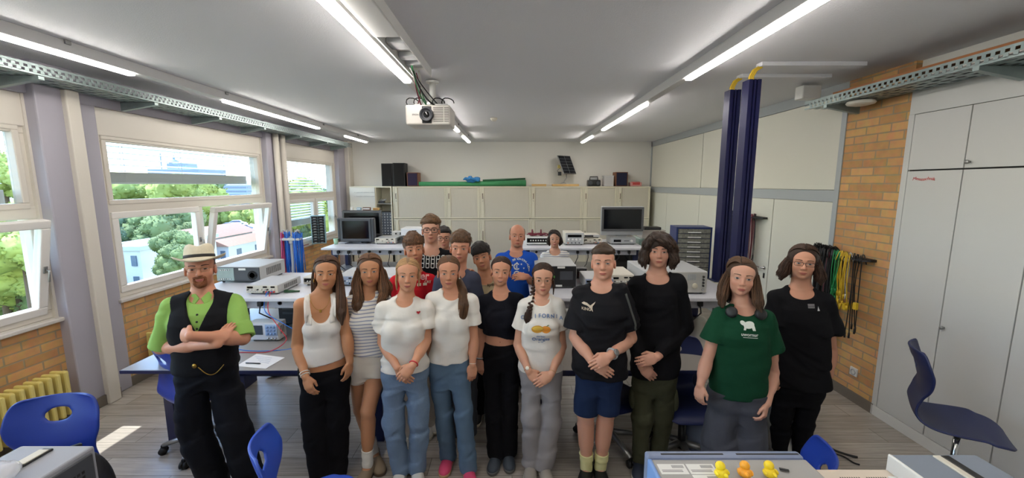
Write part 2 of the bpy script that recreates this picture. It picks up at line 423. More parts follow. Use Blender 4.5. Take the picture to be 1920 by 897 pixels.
# red marker handwriting on the first lower door
def strokes_text(txt, size):
    return text_mesh(txt, size, 0.0006, 'LEFT')
me = strokes_text('Messtechnik', .036)
red_ink = mat('red marker ink', '#c23a3a', .6); me.materials.append(red_ink)
o = bpy.data.objects.new('handwriting', me); link(o, cup); o.location = (-.0135, 3.36, 2.165); o.rotation_euler = (R(90), 0, R(-90))
for v in me.vertices: v.co.x += v.co.y*.25; v.co.y += .004*math.sin(v.co.x*60)

# outside
struct(MB().box((-900, -500, -13.2), (-6, 1500, -13)), 'ground', mat('distant ground', '#6d7a5c', .9, var=.4, vscale=.03))
def hill_fn(u, v):
    x = -1500+1400*u; y = 600+900*v
    return (x, y, -14 + 52*math.sin(math.pi*v)*(.55+.3*math.sin(u*5+1)+.15*math.sin(u*13)))
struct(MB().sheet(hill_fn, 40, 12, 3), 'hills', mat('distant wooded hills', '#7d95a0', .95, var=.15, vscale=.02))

# ------------------------------------------------------------------ ceiling fittings
led = mat('light strip', '#fff8f0', emit=LED_POWER)
rail_paint = mat('light rail paint', '#c9c8c8', .45)
def light_rail(x, label, segs, y0=-2.0, y1=9.1):
    t = thing('light_rail', label, 'ceiling light', (x, 0, CH), group=None)
    MB().box((-.045, y0, -.085), (.045, y1, 0), .006).build('rail', rail_paint, t)
    for yy in (1.2, 3.0, 4.6, 6.9, 8.4): MB().box((.045, yy-.02, -.03), (.06, yy+.02, 0), .003).build('clip', alu, t)
    for a, b in segs: MB().box((-.030, a, -.108), (.030, b, -.084), .007).build('light_strip', led, t)
    return t
light_rail(-3.22, 'long white ceiling light rail beside the window cable tray', [(-1.6, .6), (1.3, 3.53), (4.62, 6.8), (7.9, 8.98)])
light_rail(-.95, 'long white ceiling light rail running past the projector', [(-1.6, .6), (1.4, 3.78), (4.8, 7.2), (7.95, 9.0)])
light_rail(1.56, 'long white ceiling light rail over the right hand benches', [(-1.6, .6), (1.3, 3.68), (4.8, 7.0), (7.95, 9.05)])
duct = thing('cable_duct', 'open white cable duct on the ceiling leading to the projector', 'cable duct', (-.80, 0, CH))
m = MB(); m.box((-.075, -2, -.012), (.075, 3.7, 0)); m.box((-.085, -2, -.075), (-.075, 3.7, 0)); m.box((.075, -2, -.075), (.085, 3.7, 0)); m.build('channel', white_plastic, duct)
MB().box((-.083, -2, -.085), (.083, 2.7, -.072), .004).build('cover', white_plastic, duct)
for a, b in ((2.9, 3.05), (3.2, 3.3), (3.4, 3.5)): MB().box((-.07, a, -.05), (.06, b, -.012), .006).build('junction', grey_case, duct)
# projector
pr = thing('projector', 'white projector hanging on a pole from the ceiling', 'projector', (-.80, 3.9, 2.685)); pr.scale = (.9, .9, .92)
body = MB().box((-.235, 0, 0), (.235, .38, .2), .018, 3).build('body', mat('projector white', '#d6d1ca', .45), pr)
MB().box((-.06, -.006, .015), (.04, .02, .185), .004).build('lens_recess', black_plastic, pr)
m = MB(); m.lathe([(.072, 0), (.072, -.03), (.062, -.04), (.052, -.012), (.04, -.01)], (-.01, -.002, .1), 'Y', 28); ln = m.build('lens_ring', dark_case, pr)
MB().sphere((-.01, -.004, .1), .04, 3, (1, .35, 1)).build('lens', screen_black, ln)
m = MB()
for i in range(9): m.box((.06, -.004, .03+i*.017), (.165, .004, .038+i*.017))
for i in range(9): m.box((.175, -.004, .03+i*.017), (.222, .004, .038+i*.017))
m.build('vent_grille', mat('vent slots', '#7b7874', .6), pr)
tm = text_mesh('EPSON', .022, .0008); tm.materials.append(dark_case); o = bpy.data.objects.new('lettering', tm); link(o, pr); o.location = (-.13, -.003, .1); o.rotation_euler = (R(90), 0, 0)
m = MB(); m.tube([(.02, .2, .23), (.02, .2, .48)], .035, 18); m.lathe([(.07, .46), (.07, .48)], (.02, .2, 0), 'Z', 20); m.box((-.16, .08, .2), (.2, .3, .225), .006); m.build('ceiling_mount', white_plastic, pr)
m = MB()
for i in range(9):
    a = Vector((-.02+rnd.uniform(-.04, .04), -.35+rnd.uniform(-.2, .05), .43)); e = Vector((rnd.uniform(-.2, .2), rnd.uniform(.05, .3), .21))
    mid = Vector((-.06+rnd.uniform(-.06, .08), rnd.uniform(-.1, .1), .28+rnd.uniform(-.04, .05)))
    pts = [a.lerp(mid, t/5)*(1-t/5) + mid.lerp(e, t/5)*(t/5) if 0 else a*(1-t/6)**2+mid*2*(t/6)*(1-t/6)+e*(t/6)**2 for t in range(7)]
    m.mi = i % 4; m.tube(pts, .006 if i % 3 else .009, 6)
for s_ in (-.18, -.1, .1, .2):
    m.mi = 0; m.tube([(s_+.05*math.cos(t)*1.3, .1+.03*math.sin(t*2), .235+.05*math.sin(t)) for t in [i*.5 for i in range(8)]], .006, 6)
m.build('cable_bundle', [black_wire, green_wire, white_wire, maroon_wire], pr)
# smoke detector
sdm = MB().lathe([(.055, 0), (.055, -.012), (.045, -.03), (.03, -.045), (.0, -.047)], (0, 0, 0), 'Z', 24).build('smoke_detector', mat('ivory plastic', '#d8d2c2', .5)); sdm.location = (-.28, 6.35, CH)
tag(sdm, 'small round ivory smoke detector on the ceiling near the projector', 'smoke detector')

# perforated cable trays
def cable_tray(label, x0, x1, y0, y1, z0, brackets, side):
    t = thing('cable_tray', label, 'cable tray', ((x0+x1)/2, 0, z0))
    w = (x1-x0)/2; m = MB(); st = .1
    n = int((y1-y0)/st)
    # bottom as ladder of perforated strips, flanks with slots
    for i in range(n):
        a = y0+i*st; m.box((-w, a, 0), (w, a+st*.42, .003))
        for xx in (-w, -w*.5, 0, w*.5, w): m.box((max(-w, xx-.02), a+st*.42, 0), (min(w, xx+.02), a+st, .003))
    for sx in (-w, w):
        m.box((sx-.0015, y0, 0), (sx+.0015, y1, .014)); m.box((sx-.0015, y0, .034), (sx+.0015, y1, .042)); m.box((sx-.0015, y0, .062), (sx+.0015, y1, .08))
        for i in range(n*2):
            a = y0+i*st/2; m.box((sx-.0015, a, .01), (sx+.0015, a+.026, .036)); m.box((sx-.0015, a+.02, .04), (sx+.0015, a+.044, .064))
    m.build('trough', galv, t)
    c = MB()
    for i in range(7):
        yy = y0; pts = []
        xo = rnd.uniform(-w*.7, w*.7)
        while yy < y1: pts.append((xo+.015*math.sin(yy*2+i), yy, .016+.012*(i % 3))); yy += .5
        c.mi = i % 3; c.tube(pts, .009, 6)
    c.build('cables', [white_wire, black_wire, grey_case], t)
    for yy in brackets:
        b = MB(); b.prism([(-w-.02, -.005), (w+.0, -.005), (w+.0, -.03 if side < 0 else -.09), (-w-.02, -.09 if side < 0 else -.03)], 'Y', yy-.02, yy+.02)
        b.build('bracket', galv, t)
    return t
cable_tray('long perforated steel cable tray above the windows', -3.95, -3.62, -2.2, 9.2, 2.95, [1.2, 2.2, 3.2, 4.2, 5.1, 6.0, 7.0, 8.0, 8.9], -1)
cable_tray('perforated steel cable tray ending above the brick pillar on the right', 3.02, 3.32, -2.2, 4.25, 2.88, [.7, 1.7, 2.7, 3.95], 1)
m = MB().lathe([(.0, -.04), (.06, -.04), (.1, -.03), (.11, -.018), (.1, 0), (0, 0)], (0, 0, 0), 'Z', 28).build('wireless_access_point', mat('access point white', '#d3d0c6', .4)); m.location = (3.17, 3.75, 2.872)
tag(m, 'round white wireless access point under the right cable tray', 'access point')
m = MB(); m.box((3.1, 1.0, 2.975), (3.24, 4.0, 3.0)); tag(m.build('wooden_board', mat('brown board', '#9a6236', .6, var=.2, vscale=9)), 'long brown board lying on top of the right cable tray', 'board')
m = MB(); m.box((2.95, 4.2, 2.99), (3.14, 4.32, 3.12), .01); tag(m.build('junction_box', white_plastic), 'white junction box at the end of the right cable tray', 'junction box')
# two blue service poles with yellow cables and their ceiling conduits
def service_pole(x, y, h, label):
    t = thing('service_pole', label, 'service pole', (x, y, 1.158), group=None)
    w = .052; H = h-1.158
    prof = [(-w, -w), (-.02, -w), (-.02, -w+.02), (-.008, -w+.02), (-.008, -w), (.008, -w), (.008, -w+.02), (.02, -w+.02), (.02, -w), (w, -w), (w, w), (-w, w)]
    MB().prism(prof, 'Z', 0, H).build('column', mat('dark blue aluminium', '#1a1c48', .38, .25), t)
    MB().box((-w-.03, -w-.02, 0), (w+.03, w+.02, .012), .003).build('base_plate', navy, t)
    c = MB()
    for dx in (-.015, .0, .015):
        c.tube([(dx, 0, H-.06), (dx-.01, .0, H+.03), (dx+.01, -.01, H+.08), (.05+dx, -.02, CH-1.158-.035)], .009, 8)
    c.build('yellow_cable', yellow_wire, t)
    d = MB(); d.box((.04, -.06, CH-1.158-.034), (2.97-x, .03, CH-1.158), .004); d.build('ceiling_conduit', ceil_paint, t)
    return t
service_pole(2.05, 3.55, 3.0, 'dark blue service pole nearer the brick pillar, right one of the pair')
service_pole(2.09, 3.92, 3.0, 'dark blue service pole nearer the drawer cabinet, left one of the pair')

# yellow radiators
def radiator(label, y0, y1):
    t = thing('radiator', label, 'radiator', (XL+.028, y0, 0))
    n = int((y1-y0)/.062)
    m = MB()
    for i in range(n):
        a = .01+i*.062
        m.box((.04, a, .13), (.185, a+.034, .53), .014, 2)
    m.build('rib_columns', yellow_paint, t)
    m = MB(); m.tube([(.11, 0, .17), (.11, y1-y0, .17)], .025, 10); m.tube([(.11, 0, .49), (.11, y1-y0, .49)], .025, 10); m.build('header_pipe', yellow_paint, t)
    m = MB()
    for yy in (.25, y1-y0-.25): m.box((0, yy-.015, .45), (.1, yy+.015, .475)); m.tube([(.11, yy, .0), (.11, yy, .16)], .012, 8)
    m.build('bracket', yellow_paint, t)
radiator('yellow ribbed radiator under the near window by the blue chair', 1.1, 3.28)
radiator('yellow ribbed radiator under the middle window, behind the hat wearer', 4.12, 6.3)

# ------------------------------------------------------------------ lab benches
def lab_bench(x0, x1, y0, label, with_channel=True):
    """two-sided bench: desk from y0 to y0+1.5, raised shelf from y0+.5"""
    t = thing('lab_bench', label, 'bench', ((x0+x1)/2, y0, 0))
    w = (x1-x0)/2
    MB().box((-w, 0, .72), (w, 1.5, .75), .006).build('desk_top', desk_top, t)
    MB().box((-w, -.004, .722), (w, 0.002, .748), .002).build('edge_band', navy, t)
    MB().box((-w, .5, 1.125), (w, 1.5, 1.157), .006).build('shelf', bench_top, t)
    for sx in (-1, 1):
        X = sx*(w-.10)
        l = MB()
        l.prism([(X-.035, .25), (X+.035, .25), (X+.035, .45), (X+.02, .47), (X-.02, .47), (X-.035, .45)], 'Z', 0, .72)
        l.build('leg', navy, t)
        l = MB(); l.prism([(X-.035, 1.1), (X+.035, 1.1), (X+.035, 1.3), (X-.035, 1.3)], 'Z', 0, .72); l.build('leg', navy, t)
        l = MB(); l.box((X-.04, .7, .75), (X+.04, .78, 1.125), .008); l.build('shelf_support', navy, t)
        l = MB(); l.box((X-.04, 1.2, .75), (X+.04, 1.28, 1.125), .008); l.build('shelf_support', navy, t)
    MB().box((-w+.2, .3, .55), (w-.2, .34, .66), .004).build('cross_beam', navy, t)
    ch = MB().box((-w+.12, .62, 1.03), (w-.12, .7, 1.125), .004).build('power_channel', mat('channel grey', '#b9bac2', .45), t)
    n = int((2*w-.3)/.16)
    for i in range(n):
        MB().lathe([(.02, 0), (.02, -.003), (.016, -.003), (.014, .01)], (-w+.22+i*.16, .62, 1.078), 'Y', 12).build('socket', dark_case, ch)
    for i in range(n):
        if rnd.random() < .7:
            m = MB(); xx = -w+.22+i*.16
            m.box((xx-.02, .58, 1.055), (xx+.02, .618, 1.1), .006)
            p = Vector((xx, .595, 1.06)); e = Vector((xx+rnd.uniform(-.15, .2), .75+rnd.uniform(0, .2), .765))
            m.tube([p, p+Vector((0, -.02, -.06)), p.lerp(e, .5)+Vector((rnd.uniform(-.05, .05), -.03, -.04)), e], .006, 6)
            m.build('power_lead', black_wire, t)
    return t
lab_bench(-2.92, -1.0, 2.80, 'grey desk with raised shelf and dark blue legs behind the hat wearer')
lab_bench(.16, 2.0, 2.80, 'grey desk with raised shelf behind the boys in black on the right')
lab_bench(-2.92, -1.0, 5.50, 'far left bench in front of the wall cabinets carrying two dark televisions')
lab_bench(.16, 2.06, 5.50, 'far right bench in front of the wall cabinets carrying a silver television')
lab_bench(-2.92, -1.0, -.42, 'near left bench at the bottom edge under the grey instrument')
lab_bench(.16, 1.97, -.42, 'near right bench at the bottom edge under the three rubber ducks')

# ------------------------------------------------------------------ cabinets on the back wall
YC = 9.36
def unx(p): return px(p, 380, YC).x
def tambour_cabinet(p0, p1, z0, z1, label, handle_left=True, double=False):
    x0, x1 = unx(p0), unx(p1)
    t = thing('tambour_cabinet', label, 'cabinet', (x0, YC, z0), group=None)
    w = x1-x0; h = z1-z0
    MB().box((.002, .02, 0), (w-.002, .42, h), .003).box((.002, 0, 0), (.03, .03, h), .003).box((w-.03, 0, 0), (w-.002, .03, h), .003).box((.03, 0, h-.03), (w-.03, .03, h), .003).box((.03, 0, 0), (w-.03, .03, .03), .003).build('carcass', cream_metal, t)
    m = MB(); n = int((w-.15)/.022); xa = .12 if handle_left else .035
    for i in range(n): m.box((xa+i*.022, .014, .03), (xa+.0212+i*.022, .02, h-.03), .001, 1)
    m.build('tambour_shutter', mat('shutter cream', '#c9c3b4', .55), t)
    xs = .035 if handle_left else w-.12
    s = MB().box((xs, .0, .03), (xs+.075, .018, h-.03), .003).build('lock_strip', cream_metal, t)
    MB().tube([(xs+.04, 0, h*.62), (xs+.04, -.03, h*.63), (xs+.04, -.03, h*.77), (xs+.04, 0, h*.78)], .007, 8).build('handle', mat('brown handle', '#5b3a2c', .4), s)
    MB().cyl((xs+.04, -.003, h*.55), .009, .01, 'Y', 12).build('lock', alu, s)
    return t
edges = [737, 836, 899, 994, 1092, 1156, 1219]
names_u = ['under the tall black loudspeakers', 'under the left end of the green roll', 'under the blue bag on the green roll', 'under the solar panel stand', 'under the black radio', 'last at the right end of the row']
for i, (a, b) in enumerate(zip(edges, edges[1:])):
    tambour_cabinet(a, b, 1.325, 2.075, 'upper cream shutter cabinet %s' % names_u[i])
    tambour_cabinet(a, b, 0.0, 1.315, 'lower cream shutter cabinet, two tiers %s' % names_u[i].replace('last at', 'at'))
# open compartment at the left with a leaf carrying handwriting
x0, x1 = unx(656), unx(735)
oc = thing('open_cabinet', 'open cream cabinet at the left end with whiteboard door and small drawer box', 'cabinet', (x0, YC, 0))
w = x1-x0
m = MB(); m.box((0, .4, 0), (w, .42, 2.05)); m.box((0, 0, 0), (.03, .42, 2.05)); m.box((w-.03, 0, 0), (w, .42, 2.05)); m.box((0, 0, 2.05), (w, .42, 2.08)); m.box((0, 0, .88), (w, .42, .92)); m.box((w*.6, 0, .0), (w*.6+.03, .4, 2.05)); m.box((0, 0, 0), (w, .02, .88)); m.build('carcass', cream_metal, oc)
MB().box((w*.6, .03, 1.66), (w-.03, .4, 1.68)).build('shelf', mat('shelf grey', '#8d8a82', .5), oc)
d = MB().box((.02, -.025, .93), (w*.6+.01, -.002, 2.05), .003).build('door', mat('whiteboard', '#dad6cc', .3), oc)
m = MB()
for r_ in range(2):
    xx = .12
    for i in range(14):
        m.tube([(xx, -.027, 1.93-r_*.09), (xx+.012, -.027, 1.945-r_*.09+rnd.uniform(-.01, .01)), (xx+.024, -.027, 1.93-r_*.09)], .002, 4); xx += .03 if i % 5 else .05
m.build('handwriting', mat('pencil grey', '#6b6b70', .7), d)
# small parts box inside
def drawer_box(name, label, loc, W, H, D, cols, rows, body_m, front_m, rotz=0, y_big=None):
    t = thing(name, label, 'drawer cabinet', loc, rotz)
    m = MB(); m.box((-W/2, .01, 0), (W/2, D, H), .004); m.box((-W/2, 0, 0), (-W/2+.012, .02, H)); m.box((W/2-.012, 0, 0), (W/2, .02, H)); m.box((-W/2, 0, H-.012), (W/2, .02, H)); m.box((-W/2, 0, 0), (W/2, .02, .012))
    m.build('housing', body_m, t)
    cw = (W-.03)/cols; rh = (H-.03)/rows
    for r_ in range(rows):
        for c in range(cols):
            a = -W/2+.015+c*cw; b = .015+r_*rh
            q = MB().box((a+.003, -.008, b+.003), (a+cw-.003, .012, b+rh-.003), .002, 1); q.mi = 1; q.box((a+cw*.3, -.014, b+rh*.2), (a+cw*.7, -.008, b+rh*.35), .001, 1)
            q.build('drawer', [front_m, white_plastic], t)
    return t
drawer_box('small_parts_cabinet', 'small black parts cabinet with tiny drawers inside the open cream cabinet', (x0+w*.83, YC+.06, .925), .30, .56, .2, 4, 8, black_plastic, mat('smoky drawer', '#565c66', .25))
m = MB(); m.box((0, 0, 0), (.14, .1, .05), .01); m.mi = 1
for i in range(6): m.tube([(.02+i*.02, .02, .05), (.03+i*.03, .05, .09+.01*(i % 3)), (.06+i*.02, .07, .05)], .006, 6)
o = m.build('cable_tangle', [dark_case, grey_case]); o.location = (x0+w*.64, YC+.1, 1.68); tag(o, 'dark tangle of leads on the shelf in the open cream cabinet', 'leads')

# ------------------------------------------------------------------ chairs
def chair_shell_mesh(m_):
    bm = bmesh.new()
    # side profile (y back is negative, z), with half width at each station
    prof = [(-.275, .47, .150), (-.268, .455, .19), (-.250, .40, .215), (-.225, .33, .222), (-.205, .26, .215), (-.195, .20, .190), (-.205, .14, .165), (-.222, .09, .160), (-.225, .045, .168), (-.20, .008, .185), (-.15, -.012, .205), (-.08, -.012, .222), (0, -.002, .230), (.08, .006, .228), (.15, .004, .212), (.19, -.012, .18), (.21, -.03, .12)]
    P = np.array(prof); t = np.arange(len(P)); tt = np.linspace(0, len(P)-1, 49)
    def cr(c):
        return np.interp(tt, t, P[:, c])
    Y, Z, W = cr(0), cr(1), cr(2)
    for _ in range(2):
        for A in (Y, Z, W): A[1:-1] = (A[:-2]+2*A[1:-1]+A[2:])/4
    nu = 24; g = []
    for j in range(49):
        row = []
        for i in range(nu+1):
            u = -1+2*i/nu; x = W[j]*u
            back = max(0, min(1, (17-j)/8)); sd = u*u
            y = Y[j] + .055*sd*back; z = Z[j] + .022*sd*(1-back)*(1 if j < 40 else .3)
            row.append(bm.verts.new((x, y, z)))
        g.append(row)
    cz, rx, rz = .365, .062, .036
    for row in g:
        for v in row:
            q = math.hypot(v.co.x/rx, (v.co.z-cz)/rz)
            if v.co.y < -.12 and .72 < q < 1.32: v.co.x /= q; v.co.z = cz+(v.co.z-cz)/q
    for j in range(48):
        for i in range(nu):
            q = (g[j][i], g[j][i+1], g[j+1][i+1], g[j+1][i])
            c = sum((v.co for v in q), Vector())/4
            if c.y < -.12 and math.hypot(c.x/rx, (c.z-cz)/rz) < .97: continue
            f = bm.faces.new(q); f.smooth = True
    bmesh.ops.recalc_face_normals(bm, faces=bm.faces[:])
    me = bpy.data.meshes.new('shell'); bm.to_mesh(me); bm.free(); me.materials.append(m_)
    return me
def swivel_chair(label, loc, rot, m_, seat_h=.46):
    t = thing('swivel_chair', label, 'chair', loc, rot)
    o = bpy.data.objects.new('seat_shell', chair_shell_mesh(m_)); link(o, t); o.location = (0, 0, seat_h)
    so_ = o.modifiers.new('thick', 'SOLIDIFY'); so_.thickness = .014; so_.offset = 0
    sb = o.modifiers.new('smooth', 'SUBSURF'); sb.levels = 1; sb.render_levels = 1
    m = MB(); m.lathe([(.09, seat_h-.03), (.07, seat_h-.06), (.03, seat_h-.07)], (0, 0, 0), 'Z', 16); m.build('seat_plate', black_plastic, t)
    MB().tube([(0, 0, .1), (0, 0, seat_h-.05)], .018, 14).build('gas_spring', chrome, t)
    MB().tube([(0, 0, .07), (0, 0, .27)], .03, 14).build('column_sleeve', black_plastic, t)
    for k in range(5):
        a = 2*math.pi*k/5+.3
        d = Vector((math.cos(a), math.sin(a), 0))
        l = MB().tube([d*.02+Vector((0, 0, .115)), d*.15+Vector((0, 0, .1)), d*.29+Vector((0, 0, .075))], [.028, .022, .016], 10).build('base_arm', alu, t)
        c = MB(); q = d*.29
        c.X = Matrix.Translation((q.x, q.y, .03)) @ Matrix.Rotation(a, 4, 'Z')
        c.cyl((0, .014, 0), .029, .018, 'Y', 16); c.cyl((0, -.014, 0), .029, .018, 'Y', 16); c.box((-.012, -.012, .0), (.012, .012, .05), .004)
        c.build('caster', black_rubber, l)
    return t
swivel_chair('blue plastic swivel chair with oval grip hole at the left edge, by the radiator', (-2.54, 1.90, 0), R(195), blue_plastic, .45)
swivel_chair('blue plastic swivel chair seen edge-on in front of the hat wearer', (-1.03, 1.90, 0), R(-66), mat('bright blue plastic', '#2c4fb5', .38, bump=.08, bscale=400), .40)
swivel_chair('blue swivel chair with aluminium base tucked behind the hat wearer', (-2.50, 3.02, 0), R(-28), blue_plastic, .46)
swivel_chair('dark navy swivel chair in side view by the grey wall cupboard', (2.86, 2.36, 0), R(-128), navy_plastic, .60)
swivel_chair('blue plastic chair of which the backrest top shows behind the beige instrument', (1.28, 1.84, 0), R(60), blue_plastic, .39)
swivel_chair('dark navy swivel chair between the olive cargo trousers and the green t-shirt', (1.33, 2.88, 0), R(180), navy_plastic, .42)
swivel_chair('dark navy swivel chair behind the boy in denim shorts', (.80, 3.02, 0), R(200), navy_plastic, .42)
swivel_chair('blue chair behind the bald man in front of the wall cabinets', (-.10, 4.55, 0), R(10), blue_plastic, .62)

# ------------------------------------------------------------------ instruments
def instrument(name, label, cat, loc, W, D, H, case=grey_case, front=beige_case, parts=(), feet=True, handles=False, rotz=0, vents=True, group=None):
    """front at local y=0 facing -Y; parts: (kind, u, v, w, h, material)"""
    t = thing(name, label, cat, loc, rotz, group)
    f = .012 if feet else 0
    MB().box((-W/2, 0.004, f), (W/2, D, H), .006).build('casing', case, t)
    fp = MB().box((-W/2+.004, -.004, f+.004), (W/2-.004, .012, H-.004), .003).build('front_panel', front, t)
    if feet:
        for sx in (-1, 1):
            for yy in (.04, D-.04): MB().cyl((sx*(W/2-.03), yy, .007), .012, .014, 'Z', 10).build('foot', black_rubber, t)
    if vents:
        m = MB(); n = int(D*.6/.02)
        for i in range(n): m.box((W/2-.001, D*.25+i*.02, H*.35), (W/2+.0015, D*.25+i*.02+.008, H*.8))
        if n: m.build('vent', dark_gap, t)
    if handles:
        for sx in (-1, 1):
            X = sx*(W/2-.015)
            MB().tube([(X, -.004, H*.2), (X, -.035, H*.22), (X, -.035, H*.8), (X, -.004, H*.82)], .006, 8).build('handle', alu, t)
    for q in parts:
        kind, u, v, w, h, m_ = q
        X = -W/2+u*W; Z = f+v*(H-f)
        if kind == 'rect': MB().box((X-w/2, -.0065, Z-h/2), (X+w/2, -.002, Z+h/2), .0015).build({True: 'display', False: 'button'}[w > .028], m_, t)
        elif kind == 'knob': MB().lathe([(w, 0), (w, -.012), (w*.8, -.016), (0, -.016)], (X, -.004, Z), 'Y', 14).build('knob', m_, t)
        elif kind == 'sock': MB().lathe([(w, 0), (w, -.01), (w*.45, -.011), (w*.4, -.004)], (X, -.004, Z), 'Y', 12).build('socket', m_, t)
        elif kind == 'fan':
            m = MB(); m.lathe([(w, 0), (w, -.006), (w*.85, -.006), (w*.8, -.001)], (X, -.004, Z), 'Y', 24)
            for k in range(5): m.lathe([(w*(.15+.13*k), -.006), (w*(.15+.13*k)+.003, -.006), (w*(.15+.13*k)+.003, -.004)], (X, -.004, Z), 'Y', 20)
            m.box((X-w, -.01, Z-.003), (X+w, -.004, Z+.003)); m.box((X-.003, -.01, Z-w), (X+.003, -.004, Z+w)); m.build('fan_grille', m_, t)
        elif kind == 'bar':  MB().box((X-w/2, -.012, Z-h/2), (X+w/2, -.002, Z+h/2), .003).build('strip', m_, t)
    return t
def gen_parts(seed, W):
    r_ = random.Random(seed); L = [('rect', .14, .74, .05, .018, screen_black), ('rect', .6, .78, .036, .014, screen_black), ('rect', .84, .78, .036, .014, screen_black)]
    for i in range(9): L.append(('knob', .08+.1*i, .48, .006, 0, white_plastic if i % 3 else dark_case))
    for i, m_ in enumerate((black_plastic, red_plastic, black_plastic, blue_wire, red_plastic)): L.append(('sock', .56+.08*i, .2, .007, 0, m_))
    for i in range(5): L.append(('rect', .08+.07*i, .24, .012, .008, grey_case))
    return L
SZ = 1.1575
DZ = .751
# near left shelf
rack_parts = [('rect', .2, .5, .17, .13, galv), ('fan', .83, .45, .045, 0, black_rubber), ('rect', .62, .85, .05, .02, white_plastic), ('rect', .54, .85, .02, .02, white_plastic), ('bar', .5, .06, .38, .008, black_plastic)] + [('sock', .05+.05*i, .8, .007, 0, chrome) for i in range(6)] + [('sock', .06+.05*i, .2, .007, 0, chrome) for i in range(6)]
instrument('bench_supply', 'large grey rack instrument showing its black rear panel and fan beside the hat', 'instrument', (-2.69, 3.83, SZ), .42, .44, .16, grey_case, dark_case, rack_parts)
instrument('function_generator', 'long beige power supply with red and blue plugs before the large rack instrument', 'instrument', (-2.20, 3.41, SZ), .285, .38, .085, grey_case, beige_case, gen_parts(1, .285))
instrument('function_generator', 'small beige instrument with dark display beside the green clips', 'instrument', (-1.87, 3.72, SZ), .26, .30, .085, beige_case, beige_case, [('rect', .2, .6, .08, .035, screen_black)] + gen_parts(2, .26)[3:])
instrument('signal_generator', 'flat grey instrument between the tank top girl and the striped shirt girl', 'instrument', (-1.56, 3.70, SZ), .24, .42, .10, grey_case, blue_grey_case, gen_parts(3, .24), handles=True)
instrument('rack_analyser', 'pale rack instrument with handles behind the striped shirt girl', 'instrument', (-1.24, 3.48, SZ), .40, .45, .14, mat('pale casing', '#c3c5c8', .45), blue_grey_case, [('rect', .7, .5, .16, .09, screen_grey), ('sock', .06, .75, .008, 0, yellow_paint)] + gen_parts(4, .3)[3:8], handles=True)
# pliers
m = MB(); m.tube([(-.05, 0, .008), (0, .01, .01), (.05, .035, .008)], [.008, .01, .005], 8); m.tube([(-.045, .04, .008), (0, .012, .012), (.055, .02, .008)], [.008, .01, .005], 8); m.box((-.075, -.005, 0), (-.04, .02, .025), .005)
o = m.build('pliers', mat('dark green plastic', '#234a2c', .5)); o.location = (-1.97, 3.47, SZ); tag(o, 'dark green clips lying on the shelf beside the long beige power supply', 'pliers')
# oscilloscope on the desk
osc = [('rect', .30, .60, .105, .085, screen_grey)]
osc = instrument('oscilloscope', 'small white oscilloscope with grey screen on the desk under the shelf', 'oscilloscope', (-2.18, 3.345, DZ), .27, .12, .168, white_plastic, mat('white front', '#d6d8dc', .4), osc + [('bar', .78, .6, .105, .10, mat('pale blue panel', '#9fb4cf', .4))])
for i in range(3):
    for j in range(3):
        MB().lathe([(.009, 0), (.009, -.014), (0, -.015)], (.045+i*.03, -.01, .075+j*.03), 'Y', 12).build('knob', mat('pale blue knob', '#7f9cc4', .4), osc)
for i in range(3): MB().lathe([(.009, 0), (.009, -.014), (.004, -.015)], (.045+i*.032, -.004, .03), 'Y', 12).build('socket', chrome, osc)
def on_desk_poly(pts, z, th): return [tuple(pz(x, y, z)[:2]) for x, y in pts]
m = MB(); m.prism(on_desk_poly([(443, 687), (481, 664), (534, 671), (498, 692)], .7515, 0), 'Z', .7512, .7522); m.mi = 1
for i in range(4):
    a = pz(478+i*3, 669+i*3.2, .7525); b = pz(510-i*2, 672+i*3.2, .7525); m.tube([a, b], .0012, 4)
tag(m.build('sheet_of_paper', [paper, mat('faint print', '#a7b3c9', .7)]), 'white sheet of paper lying on the desk below the oscilloscope', 'paper')
m = MB(); a, b = pz(461, 681, .758), pz(487, 682, .758); m.tube([a, b], .0045, 8); m.tube([b, b+(b-a)*.08], [.0045, .001], 8); tag(m.build('pen', black_plastic), 'black pen on the sheet of paper', 'pen')
# test leads from the power supply
m = MB(); a = Vector((-2.11, 3.40, 1.18)); pts = [a, a+Vector((0, -.03, -.005)), Vector((-2.08, 3.28, 1.05)), Vector((-1.96, 3.22, .92)), Vector((-1.90, 3.2, .82)), Vector((-2.0, 3.12, .757)), Vector((-2.2, 3.1, .757)), Vector((-2.45, 3.08, .757))]
def smooth_path(p, n=6):
    out = []
    P_ = [p[0]] + list(p) + [p[-1]]
    for i in range(1, len(P_)-2):
        for k in range(n):
            t = k/n; a, b, c, d = P_[i-1], P_[i], P_[i+1], P_[i+2]
            out.append(.5*((2*b)+(c-a)*t+(2*a-5*b+4*c-d)*t*t+(3*b-a-3*c+d)*t**3))
    out.append(Vector(p[-1])); return out
m.tube(smooth_path(pts), .0035, 6); tag(m.build('test_lead', red_wire), 'red test lead hanging from the beige power supply onto the desk', 'cable')
m = MB(); a = Vector((-2.14, 3.40, 1.18)); pts = [a, a+Vector((0, -.03, -.005)), Vector((-2.1, 3.27, 1.05)), Vector((-1.93, 3.24, .95)), Vector((-1.80, 3.25, .85)), Vector((-1.83, 3.2, .757)), Vector((-2.05, 3.13, .757)), Vector((-2.27, 3.16, .757)), Vector((-2.33, 3.25, .757))]
m.tube(smooth_path(pts), .0035, 6); tag(m.build('test_lead', blue_wire), 'blue test lead hanging from the beige power supply onto the desk', 'cable')
instrument('desk_computer', 'black computer standing under the raised shelf behind the oscilloscope', 'computer', (-2.05, 3.75, DZ), .46, .3, .24, black_plastic, black_plastic, [('rect', .2, .7, .1, .02, dark_case), ('rect', .2, .5, .1, .02, dark_case)])
